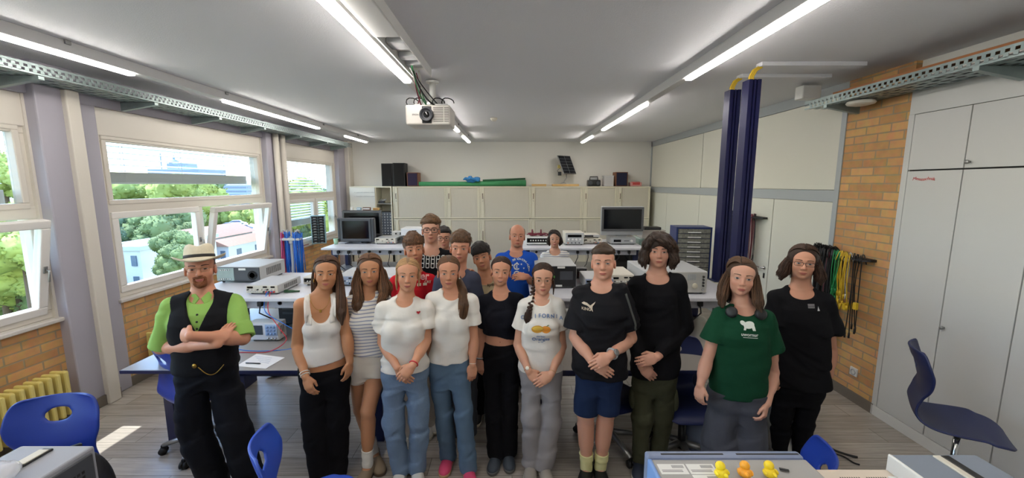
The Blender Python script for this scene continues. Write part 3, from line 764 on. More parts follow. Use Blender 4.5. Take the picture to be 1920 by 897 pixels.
m = MB(); m.sphere((0, 0, .05), .05, 3, (2.6, 1.0, 1)); m.tube([(-.1, 0, .08), (-.05, 0, .14), (.05, 0, .14), (.1, 0, .08)], .01, 6); o = m.build('black_bag', black_rubber); o.location = (-2.62, 4.2, 0); o.rotation_euler = (0, 0, .3); tag(o, 'black bag on the floor under the left desk', 'bag')
m = MB()
for i in range(5):
    q = [Vector((-1.75+.04*i+.06*math.cos(t+i), 3.6+.03*math.sin(t*1.3), .78+.13+.12*math.sin(t+i*.7))) for t in [j*.6 for j in range(11)]]
    m.mi = i % 2; m.tube(q, .006, 6)
tag(m.build('coiled_leads', [blue_wire, mat('navy cable', '#18306e', .5)]), 'tangle of blue leads hanging under the shelf behind the girl in the tank top', 'cables')

# ---- far left bench
def television(label, loc, W, H, D, case, side_sp, rotz=0, glossy=screen_black, foot=True, name='television'):
    t = thing(name, label, 'television', loc, rotz)
    f = .03 if foot else 0
    MB().box((-W/2, .01, f), (W/2, D*.45, H), .012).box((-W*.32, D*.4, f+.06), (W*.32, D, H-.06), .03).build('housing', case, t)
    b = .035; x0 = -W/2+side_sp; x1 = W/2-side_sp
    m = MB(); frame_rect_y(m, x0, x1, f+.02+(.05 if not side_sp else 0), H-.01, b); m.build('bezel', mat('bezel grey', '#4b4e55', .35, .2) if side_sp else mat('bezel dark', '#58595c', .35, .2), t)
    MB().box((x0+b, 0, f+.02+b+(.05 if not side_sp else 0)), (x1-b, .012, H-.01-b)).build('screen', glossy, t)
    if side_sp:
        for sx in (-1, 1): MB().box((sx*(W/2-side_sp/2)-side_sp*.42, -.004, f+.02), (sx*(W/2-side_sp/2)+side_sp*.42, .015, H-.012), .008).build('speaker_grille', dark_case, t)
    m = MB(); m.box((-W*.3, -.03, 0), (W*.3, D, .012), .005); m.box((-W*.12, .03, .01), (W*.12, D*.5, f+.02), .005); m.build('stand', case, t)
    return t
def frame_rect_y(m, x0, x1, z0, z1, w):
    m.box((x0, -.008, z0), (x1, .014, z0+w), .003); m.box((x0, -.008, z1-w), (x1, .014, z1), .003); m.box((x0, -.008, z0+w), (x0+w, .014, z1-w), .003); m.box((x1-w, -.008, z0+w), (x1, .014, z1-w), .003)
television('dark grey television with side speakers, front one of two on the far left bench', (-2.55, 6.45, SZ), .60, .42, .22, mat('slate plastic', '#4a4d55', .4), .05)
tv2 = television('larger black television standing behind the grey one on the far left bench', (-2.55, 6.74, SZ), .66, .53, .12, mat('black gloss', '#20242c', .3), 0.0)
ztv = SZ+.53
for i, (x, w, h, cl, lb) in enumerate([(-2.72, .05, .05, '#d6d2c8', 'tiny white box, left one on top of the black television'), (-2.60, .07, .045, '#8fb0c4', 'pale blue box on top of the black television'), (-2.47, .13, .05, '#6a4a38', 'dark brown carton on top of the black television'), (-2.31, .10, .04, '#c8a460', 'tan carton, right one on top of the black television')]):
    q = MB(); q.box((-w/2, 0, 0), (w/2, .045, h), .003); q.mi = 1; q.box((-w/2+.008, -.001, h*.3), (w/2-.008, .001, h*.7)); 
    o = q.build('carton', [mat('carton %d' % i, cl, .6), paper if i != 3 else wood]); o.location = (x, 6.752, ztv); tag(o, lb, 'box', 'boxes on the television')
instrument('function_generator', 'beige power supply right of the televisions on the far left bench', 'instrument', (-2.06, 6.40, SZ), .34, .36, .10, grey_case, beige_case, gen_parts(5, .34))
instrument('small_meter', 'small white meter with dark display behind the beige power supply', 'instrument', (-1.95, 6.82, SZ), .26, .14, .16, white_plastic, white_plastic, [('rect', .65, .75, .05, .04, screen_black), ('knob', .3, .75, .014, 0, black_plastic)])
instrument('black_amplifier', 'black instrument under the white device behind the boy with glasses', 'instrument', (-1.60, 6.45, SZ), .42, .36, .12, black_plastic, black_plastic, [('rect', .3, .5, .1, .03, dark_case)])
instrument('white_device', 'white device with a black knob on top of the black instrument', 'instrument', (-1.62, 6.46, SZ+.121), .40, .34, .13, white_plastic, mat('white front', '#d6d8dc', .4), [('rect', .55, .7, .08, .012, screen_black), ('knob', .9, .35, .018, 0, black_plastic), ('sock', .6, .3, .008, 0, dark_case), ('sock', .7, .3, .008, 0, dark_case)])
m = MB(); m.lathe([(.075, 0), (.078, .02), (.078, .2), (.05, .225), (.045, .23), (.045, .26), (0, .262)], (0, 0, 0), 'Z', 22); o = m.build('blue_bottle', mat('pale blue container', '#8fb4c4', .35)); o.location = (-1.16, 6.5, SZ); tag(o, 'pale blue round container with black lid behind the hidden boy', 'bottle')
MB().lathe([(.05, .225), (.052, .262), (.03, .28), (0, .281)], (0, 0, 0), 'Z', 20).build('lid', black_plastic, o); MB().lathe([(.0785, .05), (.0795, .05), (.0795, .17), (.0785, .17)], (0, 0, 0), 'Z', 22).build('paper_label', mat('pale label', '#cfdde0', .6), o)
m = MB(); m.box((-.06, -.05, 0), (.06, .05, .22), .02); m.tube([(-.03, 0, .21), (-.03, 0, .265), (.04, 0, .27), (.05, 0, .2)], .014, 10); m.cyl((-.03, 0, .25), .02, .05); o = m.build('canister', mat('ivory canister', '#c9c2a8', .45)); o.location = (-.98-.06, 6.42, SZ); tag(o, 'ivory plastic canister with handle beside the pale blue container', 'canister')
m = MB(); m.lathe([(.03, 0), (.038, .09), (.034, .09), (.028, .008)], (0, 0, 0), 'Z', 16); o = m.build('beaker', mat('pale green plastic', '#9fc4a8', .3)); o.location = (-2.87, 6.42, SZ); tag(o, 'pale green beaker at the left end of the far left bench', 'cup')
# sill box
drawer_box('drawer_tower', 'tall black drawer tower with pale blue side on the far window sill', (-3.98+.13, 7.86, .951), .26, .56, .12, 2, 10, mat('pale teal side', '#9cc4cf', .4), black_plastic, R(20))
m = MB(); m.tube([(-4.0, 7.25, .962), (-3.98, 7.7, .962)], .009, 8); tag(m.build('red_rod', mat('dark red rod', '#7a2a26', .5)), 'dark red rod lying on the far window sill', 'rod')
# cable stand
def cable_stand():
    t = thing('cable_stand', 'grey stand hung with blue and red test leads before the far window', 'cable stand', (-2.80, 5.0, 0))
    MB().tube([(0, 0, 0), (0, 0, 1.47)], .02, 12).build('pole', grey_trim, t)
    m = MB()
    for k in range(4):
        a = k*math.pi/2+.5; m.tube([(0, 0, .05), (.28*math.cos(a), .28*math.sin(a), .015)], .014, 8)
    m.build('base', black_plastic, t)
    MB().box((-.12, -.05, 1.42), (.12, .05, 1.45), .008).box((-.02, -.02, 1.38), (.02, .02, 1.42)).build('head_bar', white_plastic, t)
    for sx, nm, cols in ((-1, 'left', (red_wire, mat('magenta cable', '#b0468a', .5), blue_wire, blue_wire)), (1, 'right', (blue_wire, blue_wire, mat('mid blue cable', '#2f6fd6', .45), blue_wire))):
        m = MB(); n = 26
        for i in range(n):
            x = sx*.075+rnd.uniform(-.045, .045); y = rnd.uniform(-.05, .05); m.mi = (0 if x < -.1 else 1 if x < -.085 else 2) if sx < 0 else i % 4
            L_ = rnd.uniform(.42, .52)
            m.tube([(x, y, 1.5+rnd.uniform(0, .03)), (x, y, 1.40), (x+rnd.uniform(-.012, .012), y, 1.2), (x+rnd.uniform(-.015, .015), y, 1.45-L_)], .0055, 5)
        m.build('lead_bundle', list(cols), t)
        m = MB()
        for i in range(8): m.tube([(sx*.075+rnd.uniform(-.04, .04), rnd.uniform(-.04, .04), 1.5), (sx*.075+rnd.uniform(-.04, .04), rnd.uniform(-.04, .04), 1.55)], .007, 6)
        m.build('plugs', grey_case, t)
cable_stand()

# ---- near right shelf
instrument('bench_supply', 'grey instrument with black rear panel and green sticker behind the girl in round glasses', 'instrument', (.41, 3.62, SZ), .38, .42, .215, grey_case, black_plastic, [('rect', .62, .93, .07, .018, white_plastic), ('rect', .57, .07, .06, .018, white_plastic), ('knob', .42, .5, .018, 0, mat('green sticker', '#4fa83c', .5)), ('rect', .75, .55, .12, .08, dark_case), ('rect', .05, .5, .012, .16, grey_case), ('rect', .36, .3, .014, .02, white_plastic)])
instrument('led_meter', 'small black power unit with red digit beside the black rear panel', 'instrument', (.69, 3.95, SZ), .14, .12, .12, black_plastic, black_plastic, [('rect', .5, .45, .055, .05, screen_black)])
tm = text_mesh('2', .05, .001); tm.materials.append(mat('red led digit', '#ff4030', emit=2.5)); o = bpy.data.objects.new('digit', tm); link(o, bpy.data.objects['led_meter']); o.location = (0, -.0085, .06); o.rotation_euler = (R(90), 0, 0)
instrument('signal_generator', 'grey instrument on the shelf left of the boy in the sports shirt\'s neck', 'instrument', (.80, 3.55, SZ), .26, .34, .11, grey_case, blue_grey_case, gen_parts(6, .26))
instrument('signal_generator', 'beige instrument between the boy in the sports shirt and the boy with wavy hair', 'instrument', (1.04, 3.62, SZ), .20, .38, .13, beige_case, beige_case, gen_parts(7, .26))
sa = [('rect', .3, .55, .22, .15, screen_grey), ('knob', .80, .34, .024, 0, mat('cream knob', '#cfc9b4', .4))]
for i in range(4):
    for j in range(4): sa.append(('rect', .70+.034*i, .66+.07*j-.02, .014, .011, grey_trim))
for i in range(4): sa.append(('knob', .93, .35+.14*i, .009, 0, black_plastic))
sa += [('sock', .93, .16, .01, 0, chrome), ('sock', .60, .14, .01, 0, chrome)]
instrument('spectrum_analyser', 'large grey spectrum analyser with keypad and round dial beside the wavy haired boy', 'instrument', (1.44, 3.42, SZ), .56, .52, .205, grey_case, mat('analyser front', '#b1b0aa', .45), sa)
drawer_box('drawer_cabinet', 'tall navy drawer cabinet with rows of see-through drawers beside the service poles', (1.86, 4.03, SZ), .35, .53, .24, 1, 10, mat('navy cabinet', '#1d2c5c', .4), mat('clear drawer front', '#6b6b64', .25, var=.7, vscale=45), R(-6))
m = MB()
for i in range(4):
    q = [Vector((.62+.03*i+.03*math.cos(t), 3.42+.02*math.sin(t*1.4+i), SZ+.006+.004*i)) for t in [j*.5 for j in range(12)]]; m.mi = i % 2; m.tube(q, .004, 6)
tag(m.build('coiled_leads', [mat('violet cable', '#8a6fc0', .5), blue_wire]), 'small coil of violet and blue leads on the shelf beside the black rear panel', 'cables')
m = MB(); m.box((-.11, -.08, 0), (.11, .08, .012), .003); m.tube([(-.08, 0, .01), (0, -.02, .16), (.08, 0, .01)], .008, 8); o = m.build('metal_stand', alu); o.location = (1.42, 3.35, DZ); tag(o, 'small metal stand on the desk under the spectrum analyser', 'stand')
instrument('desk_computer', 'black computer under the raised shelf behind the boy in the sports shirt', 'computer', (1.35, 3.85, DZ), .5, .3, .26, black_plastic, black_plastic, [('rect', .25, .7, .12, .03, dark_case)])

# ---- far right bench
instrument('patch_box', 'white instrument with dark front strip right of the bald man', 'instrument', (.42, 6.30, SZ), .40, .30, .13, white_plastic, white_plastic, [('rect', .5, .55, .36, .07, screen_black)] + [('knob', .2+.1*i, .55, .01, 0, white_plastic) for i in range(7)])
m = MB()
for i in range(16):
    cx_ = .42+rnd.uniform(-.15, .15); q = [Vector((cx_+.05*math.cos(t+i), 6.42+.05*math.sin(t+i), SZ+.142+.03*abs(math.sin(t*.5+i))+rnd.uniform(0, .006))) for t in [j*.5 for j in range(9)]]; m.tube(q, .008, 6)
for x in (.33, .47): m.tube([(x, 6.42, SZ+.135), (x, 6.42, SZ+.24)], [.018, .012], 8)
tag(m.build('coiled_leads', maroon_wire), 'pile of dark red leads on top of the white instrument behind the bald man', 'cables')
instrument('power_supply', 'grey power supply with four dials right of the woman in the striped top', 'instrument', (1.00, 6.30, SZ), .30, .34, .20, beige_case, grey_case, [('rect', .5, .72, .22, .04, screen_black)] + [('knob', .2+.2*i, .42, .018, 0, white_plastic) for i in range(4)] + [('sock', .15+.2*i, .14, .01, 0, mat('orange socket', '#c9642c', .4) if i == 0 else dark_case) for i in range(4)])
instrument('function_generator', 'flat beige instrument left of the silver television stand', 'instrument', (1.31, 6.40, SZ), .32, .34, .09, beige_case, beige_case, gen_parts(8, .32))
instrument('oscilloscope_flat', 'flat pale instrument stacked on the flat beige instrument by the silver television', 'instrument', (1.29, 6.46, SZ+.091), .30, .26, .06, beige_case, grey_case, [('rect', .4, .5, .14, .02, screen_black)])
instrument('disc_player', 'silver disc player under the silver television', 'disc player', (1.80, 6.36, SZ), .40, .34, .11, silver, silver, [('rect', .25, .5, .12, .04, screen_black), ('knob', .82, .5, .02, 0, white_plastic), ('rect', .62, .5, .08, .01, dark_case)])
television('silver television with dark screen on top of the disc player', (1.79, 6.42, SZ+.111), .68, .50, .2, silver, 0.0)
instrument('desk_computer', 'black monitor box under the shelf of the far right bench', 'computer', (1.70, 6.25, DZ), .52, .3, .30, black_plastic, black_plastic, [('rect', .5, .5, .4, .2, screen_black)])
def crate(label, loc, W, D, H, col, fill):
    t = thing('storage_crate', label, 'crate', loc)
    m = MB(); th = .004
    m.box((-W/2, -D/2, 0), (W/2, D/2, th)); m.box((-W/2, -D/2, 0), (-W/2+th, D/2, H)); m.box((W/2-th, -D/2, 0), (W/2, D/2, H)); m.box((-W/2, -D/2, 0), (W/2, -D/2+th, H)); m.box((-W/2, D/2-th, 0), (W/2, D/2, H)); m.box((-W/2-.01, -D/2-.01, H-.012), (W/2+.01, -D/2+.002, H)); m.box((-W/2-.01, D/2, H-.012), (W/2+.01, D/2+.01, H))
    m.build('tub', mat('clear crate '+col, col, .15, alpha=.55), t)
    MB().box((-W/2-.012, -D/2-.012, H), (W/2+.012, D/2+.012, H+.012), .004).build('lid', mat('clear crate '+col, col, .15, alpha=.55), t)
    MB().box((-W/2+.02, -D/2+.02, .006), (W/2-.02, D/2-.02, H*.7), .02).build('contents', mat('crate fill '+fill, fill, .7, var=.5, vscale=30, bump=.6, bscale=30), t)
    return t
low = thing('low_cupboard', 'pale low cupboard at the right end of the far right bench', 'cupboard', (2.46, 6.9, 0)); MB().box((-.32, -.25, 0), (.32, .25, .85), .006).build('body', panel_white, low); MB().box((-.3, -.262, .05), (-.005, -.248, .82), .003).build('door', panel_white, low); MB().box((.005, -.262, .05), (.3, -.248, .82), .003).build('door', panel_white, low)
crate('large pale teal crate on the low cupboard by the cream wall panels', (2.44, 6.9, .851), .56, .42, .34, '#bcd8d2', '#a9c0b8')
crate('clear crate with pink contents on top of the teal crate', (2.42, 6.9, 1.205), .38, .3, .13, '#d8d0cc', '#c98f8c')
m = MB(); m.box((-.14, -.1, 0), (.14, .1, .045), .008); m.mi = 1; m.box((-.12, -.102, .012), (.12, -.098, .03)); o = m.build('black_case', [black_plastic, dark_case]); o.location = (2.42, 6.88, 1.3485); tag(o, 'flat black case lying on the clear crate with pink contents', 'case')

# ---- on top of the back cabinets
def topx(p): return px(p, 345, 9.5).x
ZT = 2.081
def loudspeaker(label, p0, p1, h, case, front, y=9.46, d=.28, rotz=0, cones=True):
    x0, x1 = topx(p0), topx(p1); w = x1-x0
    t = thing('loudspeaker', label, 'loudspeaker', ((x0+x1)/2, y, ZT), rotz)
    MB().box((-w/2, 0, 0), (w/2, d, h), .006).build('cabinet', case, t)
    MB().box((-w/2+.02, -.012, .015), (w/2-.02, .004, h-.015), .008).build('grille', front, t)
    return t
cloth_black = mat('black speaker cloth', '#121214', .9, bump=.3, bscale=500)
loudspeaker('tall black loudspeaker, left one of the pair on the wall cabinets', 717, 738, .53, black_plastic, cloth_black)
loudspeaker('tall black loudspeaker, right one of the pair on the wall cabinets', 739, 761, .54, black_plastic, cloth_black, 9.44)
loudspeaker('small brown wooden loudspeaker beside the tall black pair', 764, 785, .32, wood, mat('purple speaker cloth', '#2c2440', .9))
loudspeaker('brown wooden loudspeaker with dark grille at the right, before the red box', 1153, 1176, .33, wood, mat('navy speaker cloth', '#1c1f38', .9))
green_mat_ = mat('green sheet', '#3f8f5c', .6, var=.15, vscale=5)
x0, x1 = topx(786), topx(986)
m = MB(); m.tube([(x0, 9.5, ZT+.055), ((x0+x1)/2, 9.5, ZT+.055), (x1, 9.5, ZT+.075)], [.05, .055, .075], 20); m.tube([(x1, 9.5, ZT+.075), (x1+.005, 9.5, ZT+.075)], [.05, .05], 16); tag(m.build('green_roll', green_mat_), 'long green roll of sheet lying on the wall cabinets', 'roll')
m = MB(); m.tube([(topx(905), 9.55, ZT+.135), (topx(985), 9.5, ZT+.175)], .022, 14); tag(m.build('thin_green_roll', mat('dark green sheet', '#2c5c40', .6)), 'thin dark green roll lying on the long green roll', 'roll')
m = MB(); m.sphere((0, 0, 0), .12, 4, (1.6, .7, .55)); o = m.build('blue_bag', mat('blue plastic bag', '#2f7fc0', .35)); o.location = (topx(886), 9.43, ZT+.155)
for v in o.data.vertices: v.co += Vector((mnoise.noise(v.co*14), mnoise.noise(v.co*14+Vector((9, 0, 0))), mnoise.noise(v.co*14+Vector((0, 9, 0)))))*.05
tag(o, 'crumpled blue plastic bag on the long green roll', 'bag')
m = MB(); m.box((topx(997), 9.42, ZT), (topx(1024), 9.55, ZT+.05), .006); m.tube([(topx(1024), 9.48, ZT+.03), (topx(1034), 9.48, ZT+.02)], .004, 6); tag(m.build('wooden_block', pine), 'pale wooden board left of the solar panel stand', 'board')
sp = thing('solar_panel', 'small solar panel tilted on a wooden stand on the wall cabinets', 'solar panel', (topx(1060), 9.5, ZT))
MB().box((-.31, -.1, 0), (.31, .14, .05), .006).build('wooden_base', pine, sp)
m = MB(); m.tube([(-.04, .02, .05), (-.03, .02, .12), (.03, .02, .2), (.02, .04, .36)], .014, 10); m.lathe([(.09, .05), (.05, .075), (.02, .09)], (-.04, .02, 0), 'Z', 18); m.build('stand', alu, sp)
pm = MB(); wx = Vector((.83, .55, .0)).normalized(); lx = Vector((-.27, .40, .87)); lx = (lx-wx*lx.dot(wx)).normalized(); nx = lx.cross(wx)
pm.X = Matrix((wx, -nx, lx)).transposed().to_4x4(); pm.X.translation = (.03, .06, .50)
if (pm.X.to_3x3() @ Vector((0, -1, 0))).y > 0: pm.X = pm.X @ Matrix.Rotation(math.pi, 4, 'Z')
XX = pm.X.copy(); pm.box((-.20, -.012, -.25), (.20, .012, .25), .004); pm.build('panel_frame', alu, sp)
m = MB(); m.X = XX; m.box((-.185, -.015, -.235), (.185, -.010, .235)); m.mi = 1
for i in range(1, 6): m.box((-.185, -.0160, -.235+.078*i-.002), (.185, -.0148, -.235+.078*i+.002))
m.box((-.003, -.0160, -.235), (.003, -.0148, .235)); m.build('cells', [mat('solar cells', '#16181f', .2), mat('cell lines', '#8a8c90', .4)], sp)
MB().box((-.18, .06, .42), (-.10, .12, .5), .01).build('control_box', yellow_paint, sp); MB().box((-.17, .04, .25), (-.09, .1, .34), .006).build('motor', dark_case, sp)
m = MB(); m.tube(smooth_path([Vector((-.13, .06, .42)), Vector((-.19, .02, .36)), Vector((-.14, .02, .3))]), .005, 6); m.build('lead', black_wire, sp)
rd = thing('radio', 'black portable radio on the wall cabinets right of the solar panel', 'radio', (topx(1114), 9.46, ZT))
MB().box((-.15, 0, 0), (.15, .2, .15), .03, 3).build('body', black_plastic, rd); MB().tube([(-.1, .1, .15), (-.09, .1, .22), (.09, .1, .22), (.1, .1, .15)], .012, 8).build('handle', dark_case, rd); MB().box((-.08, .03, .14), (.08, .17, .2), .02).build('tape_lid', silver, rd)
for sx in (-1, 1): MB().lathe([(.05, 0), (.05, -.006), (.035, -.004), (0, -.01)], (sx*.09, .0, .07), 'Y', 18).build('speaker', dark_case, rd)
crate('clear plastic box with pink contents right of the black radio', (topx(1140), 9.52, ZT), .22, .2, .24, '#dcdcdc', '#b8707a')
rb = thing('red_box', 'low box of red parts at the right end of the wall cabinets', 'box', (topx(1191), 9.5, ZT)); MB().box((-.13, -.08, 0), (.13, .08, .09), .006).build('tray', mat('clear red', '#c58a86', .3), rb); MB().box((-.11, -.083, .01), (.11, .06, .105), .03).build('contents', mat('red parts', '#b03a36', .5, var=.5, vscale=25, bump=.8, bscale=40), rb)

# ---- right wall: cable racks, socket, floor items
def wall_rack(label, y0, y1, z, bundles, tilt=0):
    t = thing('cable_rack', label, 'cable rack', (XR, (y0+y1)/2, z)); L_ = (y1-y0)/2
    MB().box((-.06, -L_, -.012), (.0, L_, .012), .003).build('bar', black_plastic, t)
    m = MB(); n = int(2*L_/.03)
    for i in range(n): m.box((-.13, -L_+i*.03, -.008), (-.05, -L_+i*.03+.008, .004))
    m.build('comb', dark_case, t)
    for (a, b, n, z1, m_, rr) in bundles:
        q = MB()
        for i in range(n):
            yy = a+(b-a)*rnd.random()-(y0+y1)/2; xx = -.095+rnd.uniform(-.035, .035); e = z1+rnd.uniform(0, .18)
            p = [(xx+rnd.uniform(-.03, .03), yy+rnd.uniform(-.03, .03), -.04), (xx, yy, .03+rnd.uniform(0, .03)), (xx+rnd.uniform(-.015, .015), yy+rnd.uniform(-.02, .02), (e-z)*.4), (xx+rnd.uniform(-.02, .02), yy+rnd.uniform(-.03, .03), e-z)]
            q.tube(smooth_path([Vector(v) for v in p], 3), rr, 5)
            q.tube([p[-1], Vector(p[-1])-Vector((0, 0, .05))], rr*1.9, 6)
        q.build('lead_bundle', m_, t)
    return t
wall_rack('black cable rack with maroon and yellow leads on the cream wall panels', 5.22, 6.3, 1.68, [(5.3, 5.5, 8, 1.0, black_wire, .004), (5.35, 5.65, 14, .9, maroon_wire, .005), (5.4, 5.6, 6, .85, white_wire, .004), (5.6, 5.75, 12, 1.0, yellow_wire, .006), (6.0, 6.25, 10, 1.0, green_wire, .004), (5.85, 6.25, 14, .9, black_wire, .005)])
t = wall_rack('black cable rack crowded with black, green and yellow leads on the brick pillar', 3.60, 4.25, 1.42, [(3.95, 4.22, 60, .35, black_wire, .006), (3.98, 4.2, 8, .15, maroon_wire, .005), (3.86, 3.98, 14, .95, green_wire, .004), (3.74, 3.88, 14, .93, yellow_wire, .0045), (3.78, 3.86, 5, 1.0, white_wire, .004), (3.64, 3.74, 5, .62, black_wire, .005)])
m = MB()
for i in range(40):
    yy = rnd.uniform(-.0, .30); m.tube(smooth_path([Vector((-.1, yy, .01)), Vector((-.13+rnd.uniform(-.03, .06), yy+rnd.uniform(-.04, .04), .06+rnd.uniform(0, .03))), Vector((-.06+rnd.uniform(-.04, .04), yy+rnd.uniform(-.06, .06), .02))], 3), .005, 5)
m.build('lead_loops', black_wire, t)
m = MB()
for yy, zz in ((-.2, -.5), (-.15, -.52), (-.27, -.48)): m.box((-.115, yy-.02, zz), (-.085, yy+.02, zz+.07), .008)
m.build('plugs', yellow_wire, t)
sk = thing('wall_socket', 'white wall socket low on the brick pillar', 'socket', (XR, 3.69, .30)); MB().box((-.014, -.042, -.042), (0, .042, .042), .006).build('plate', white_plastic, sk); MB().lathe([(.03, 0), (.03, -.006), (.02, -.006), (.019, -.0005), (0, -.0005)], (-.013, 0, 0), 'X', 20).build('well', grey_case, sk)
pc = instrument('computer_tower', 'pale grey computer tower with a pink sticker on the floor behind the green t-shirt', 'computer', (2.16, 2.86, 0), .16, .42, .42, mat('pale tower', '#b4b4ae', .5), white_plastic, [('rect', .5, .85, .13, .03, grey_case), ('rect', .5, .72, .13, .03, grey_case), ('rect', .5, .6, .13, .004, dark_gap), ('knob', .75, .75, .018, 0, mat('pink sticker', '#d83f8f', .5))], feet=False)
instrument('computer_tower', 'black computer tower on the floor beside the pale grey tower', 'computer', (2.35, 3.0, 0), .15, .42, .40, black_plastic, black_plastic, [('rect', .5, .85, .12, .03, dark_case)], feet=False)
m = MB()
for pp, r_ in (([(1500, 822), (1520, 832), (1545, 828), (1560, 842), (1585, 852), (1608, 858)], .008), ([(1498, 838), (1515, 846), (1550, 848), (1580, 856), (1600, 868), (1612, 872)], .006), ([(1505, 830), (1512, 836), (1500, 842), (1515, 850), (1540, 846)], .01)):
    m.tube(smooth_path([pz(a, b, .01) for a, b in pp]), r_, 6)
tag(m.build('floor_cables', black_wire), 'black cables lying loose on the floor by the wall cupboard', 'cables')
bx = thing('grey_box', 'blue grey box on the floor behind the green t-shirt person\'s arm', 'box', (1.66, 3.0, 0), R(40)); MB().box((-.22, -.2, 0), (.22, .2, .30), .006).build('body', blue_grey_case, bx); MB().box((-.222, -.202, .28), (.222, .202, .305), .004).build('lid', blue_grey_case, bx)

# ---- foreground instruments on the near benches
t = thing('plotter', 'blue grey instrument carrying the three rubber ducks at the bottom edge', 'instrument', (.655, 1.135, SZ))
MB().box((-.235, -.52, .01), (.235, -.03, .138), .006).build('casing', mat('warm grey casing', '#9a9996', .5), t)
MB().box((-.245, -.035, .005), (.23, .0, .145), .008).build('rear_frame', mat('blue grey frame', '#6f7c98', .4), t); MB().box((-.245, -.52, .005), (-.232, -.03, .14), .005).build('side_frame', mat('blue side frame', '#6f94cc', .4), t)
m = MB(); m.box((-.2, -.022, .1445), (-.01, -.016, .1458)); m.build('slot', dark_gap, t); m = MB(); m.box((.03, -.022, .1445), (.22, -.016, .1458)); m.build('slot', dark_gap, t)
lab = mat('white label', '#dcdcd8', .6)
for x, y in ((-.185, -.075), (-.10, -.075), (-.10, -.12)):
    q = MB(); q.box((x-.04, y-.021, .138), (x+.04, y+.021, .1388)); q.mi = 1
    for i in range(14): q.box((x-.0+i*.0025, y+.004, .1388), (x+.0014+i*.0025, y+.016, .139))
    for r_ in range(2): q.box((x-.034, y-.006-r_*.006, .1388), (x+.026, y-.0035-r_*.006, .139))
    q.build('label', [lab, mat('label print', '#77777a', .7)], t)
def duck(label, p, rot, col, tint):
    x, y = p; q = pz(x, y, SZ+.138)
    t = thing('rubber_duck', label, 'rubber duck', (q.x, q.y, SZ+.1385), rot, 'rubber ducks on the instrument'); t.scale = (.8, .8, .8)
    m_ = mat('duck ' + col, col, .4)
    b = MB(); b.sphere((0, 0, .017), .024, 3, (1.0, .82, .72)); b.sphere((0, -.022, .024), .010, 2, (.7, 1, .6))
    b.sphere((0, .008, .038), .0165, 3)
    b.tube([(0, .006, .02), (0, .008, .032)], [.016, .012], 14, False)
    for s_ in (-1, 1): b.sphere((s_*.02, -.002, .02), .012, 2, (.5, 1.1, .7))
    o = b.build('body', m_, t)
    b = MB(); b.sphere((0, .024, .036), .007, 2, (1.0, .9, .45)); b.build('bill', mat('orange bill', '#e06a22', .4), t)
    for s_ in (-1, 1): MB().sphere((s_*.008, .0205, .043), .0025, 1).build('eye', black_plastic, t)
duck('lemon yellow rubber duck, left one of the three', (1352, 896), R(10), '#f2d824', 0)
duck('orange yellow rubber duck, middle one of the three', (1396, 895), R(-15), '#f5a92c', 0)
duck('yellow rubber duck beside the black chip, right one of the three', (1443, 895), R(5), '#f0d022', 0)
m = MB(); m.X = Matrix.Rotation(R(-20), 4, 'Z'); m.box((-.012, -.0035, .003), (.012, .0035, .0065), .0006); m.mi = 1
for i in range(8):
    for s_ in (-1, 1): m.box((-.0105+i*.003, s_*.0042-.0004, 0), (-.0095+i*.003, s_*.0042+.0004, .0045))
o = m.build('microchip', [black_plastic, chrome]); q = pz(1470, 884, SZ+.138); o.location = (q.x, q.y, SZ+.1382); tag(o, 'small black microchip beside the right rubber duck', 'chip')
t = instrument('beige_tester', 'flat beige instrument right of the ducks at the bottom edge', 'instrument', (1.06, .72, SZ), .25, .41, .085, mat('cream casing', '#cfc3b3', .5), beige_case, [], feet=False, vents=False)
m = MB()
for j in range(2):
    for i in range(9): m.box((-.07+j*.08+i*.007, .36, .0845), (-.067+j*.08+i*.007, .374, .0855))
m.build('vent', dark_gap, t); MB().box((.075, .33, .084), (.115, .375, .089), .003).build('plate', white_plastic, t)
t = instrument('grey_tester', 'blue grey case with a beige tag at the bottom right corner', 'instrument', (1.30, .70, SZ), .27, .43, .135, mat('grey blue casing', '#79828f', .4), blue_grey_case, [], feet=False, vents=False)
MB().box((-.138, .0, .0), (-.128, .43, .137), .004).build('side_frame', white_plastic, t); MB().box((-.01, .3, .134), (.012, .42, .14), .003).build('tag', beige_case, t); MB().box((.014, .26, .134), (.04, .42, .139), .003).build('handle_slot', black_plastic, t)
t = thing('rack_unit', 'grey instrument with perforated dark side at the bottom left corner', 'instrument', (-1.35, 1.09, SZ))
MB().box((-.11, -.6, .0), (.108, 0, .193), .006).build('casing', mat('slate casing', '#8b8d94', .45), t); MB().box((.1, -.6, .012), (.113, -.012, .178), .003).build('side_panel', dark_case, t)
m = MB()
for i in range(22):
    for j in range(8): m.box((.1125, -.30+i*.012, .03+j*.015), (.1138, -.293+i*.012, .038+j*.015))
m.build('perforation', black_rubber, t); MB().box((-.02, -.35, .192), (.01, -.02, .199), .003).build('handle', black_plastic, t); MB().box((-.02, -.09, .198), (.008, -.03, .202), .002).build('tag', beige_case, t)
m = MB(); m.sphere((0, 0, 0), .06, 3, (1.2, 1, .35)); o = m.build('plastic_bag', mat('clear bag', '#d8d8de', .2, alpha=.45)); o.location = (-1.36, .93, SZ+.193+.02)
for v in o.data.vertices: v.co += Vector((0, 0, abs(mnoise.noise(v.co*40))*.02))
tag(o, 'clear plastic bag on the grey instrument at the bottom left', 'bag')
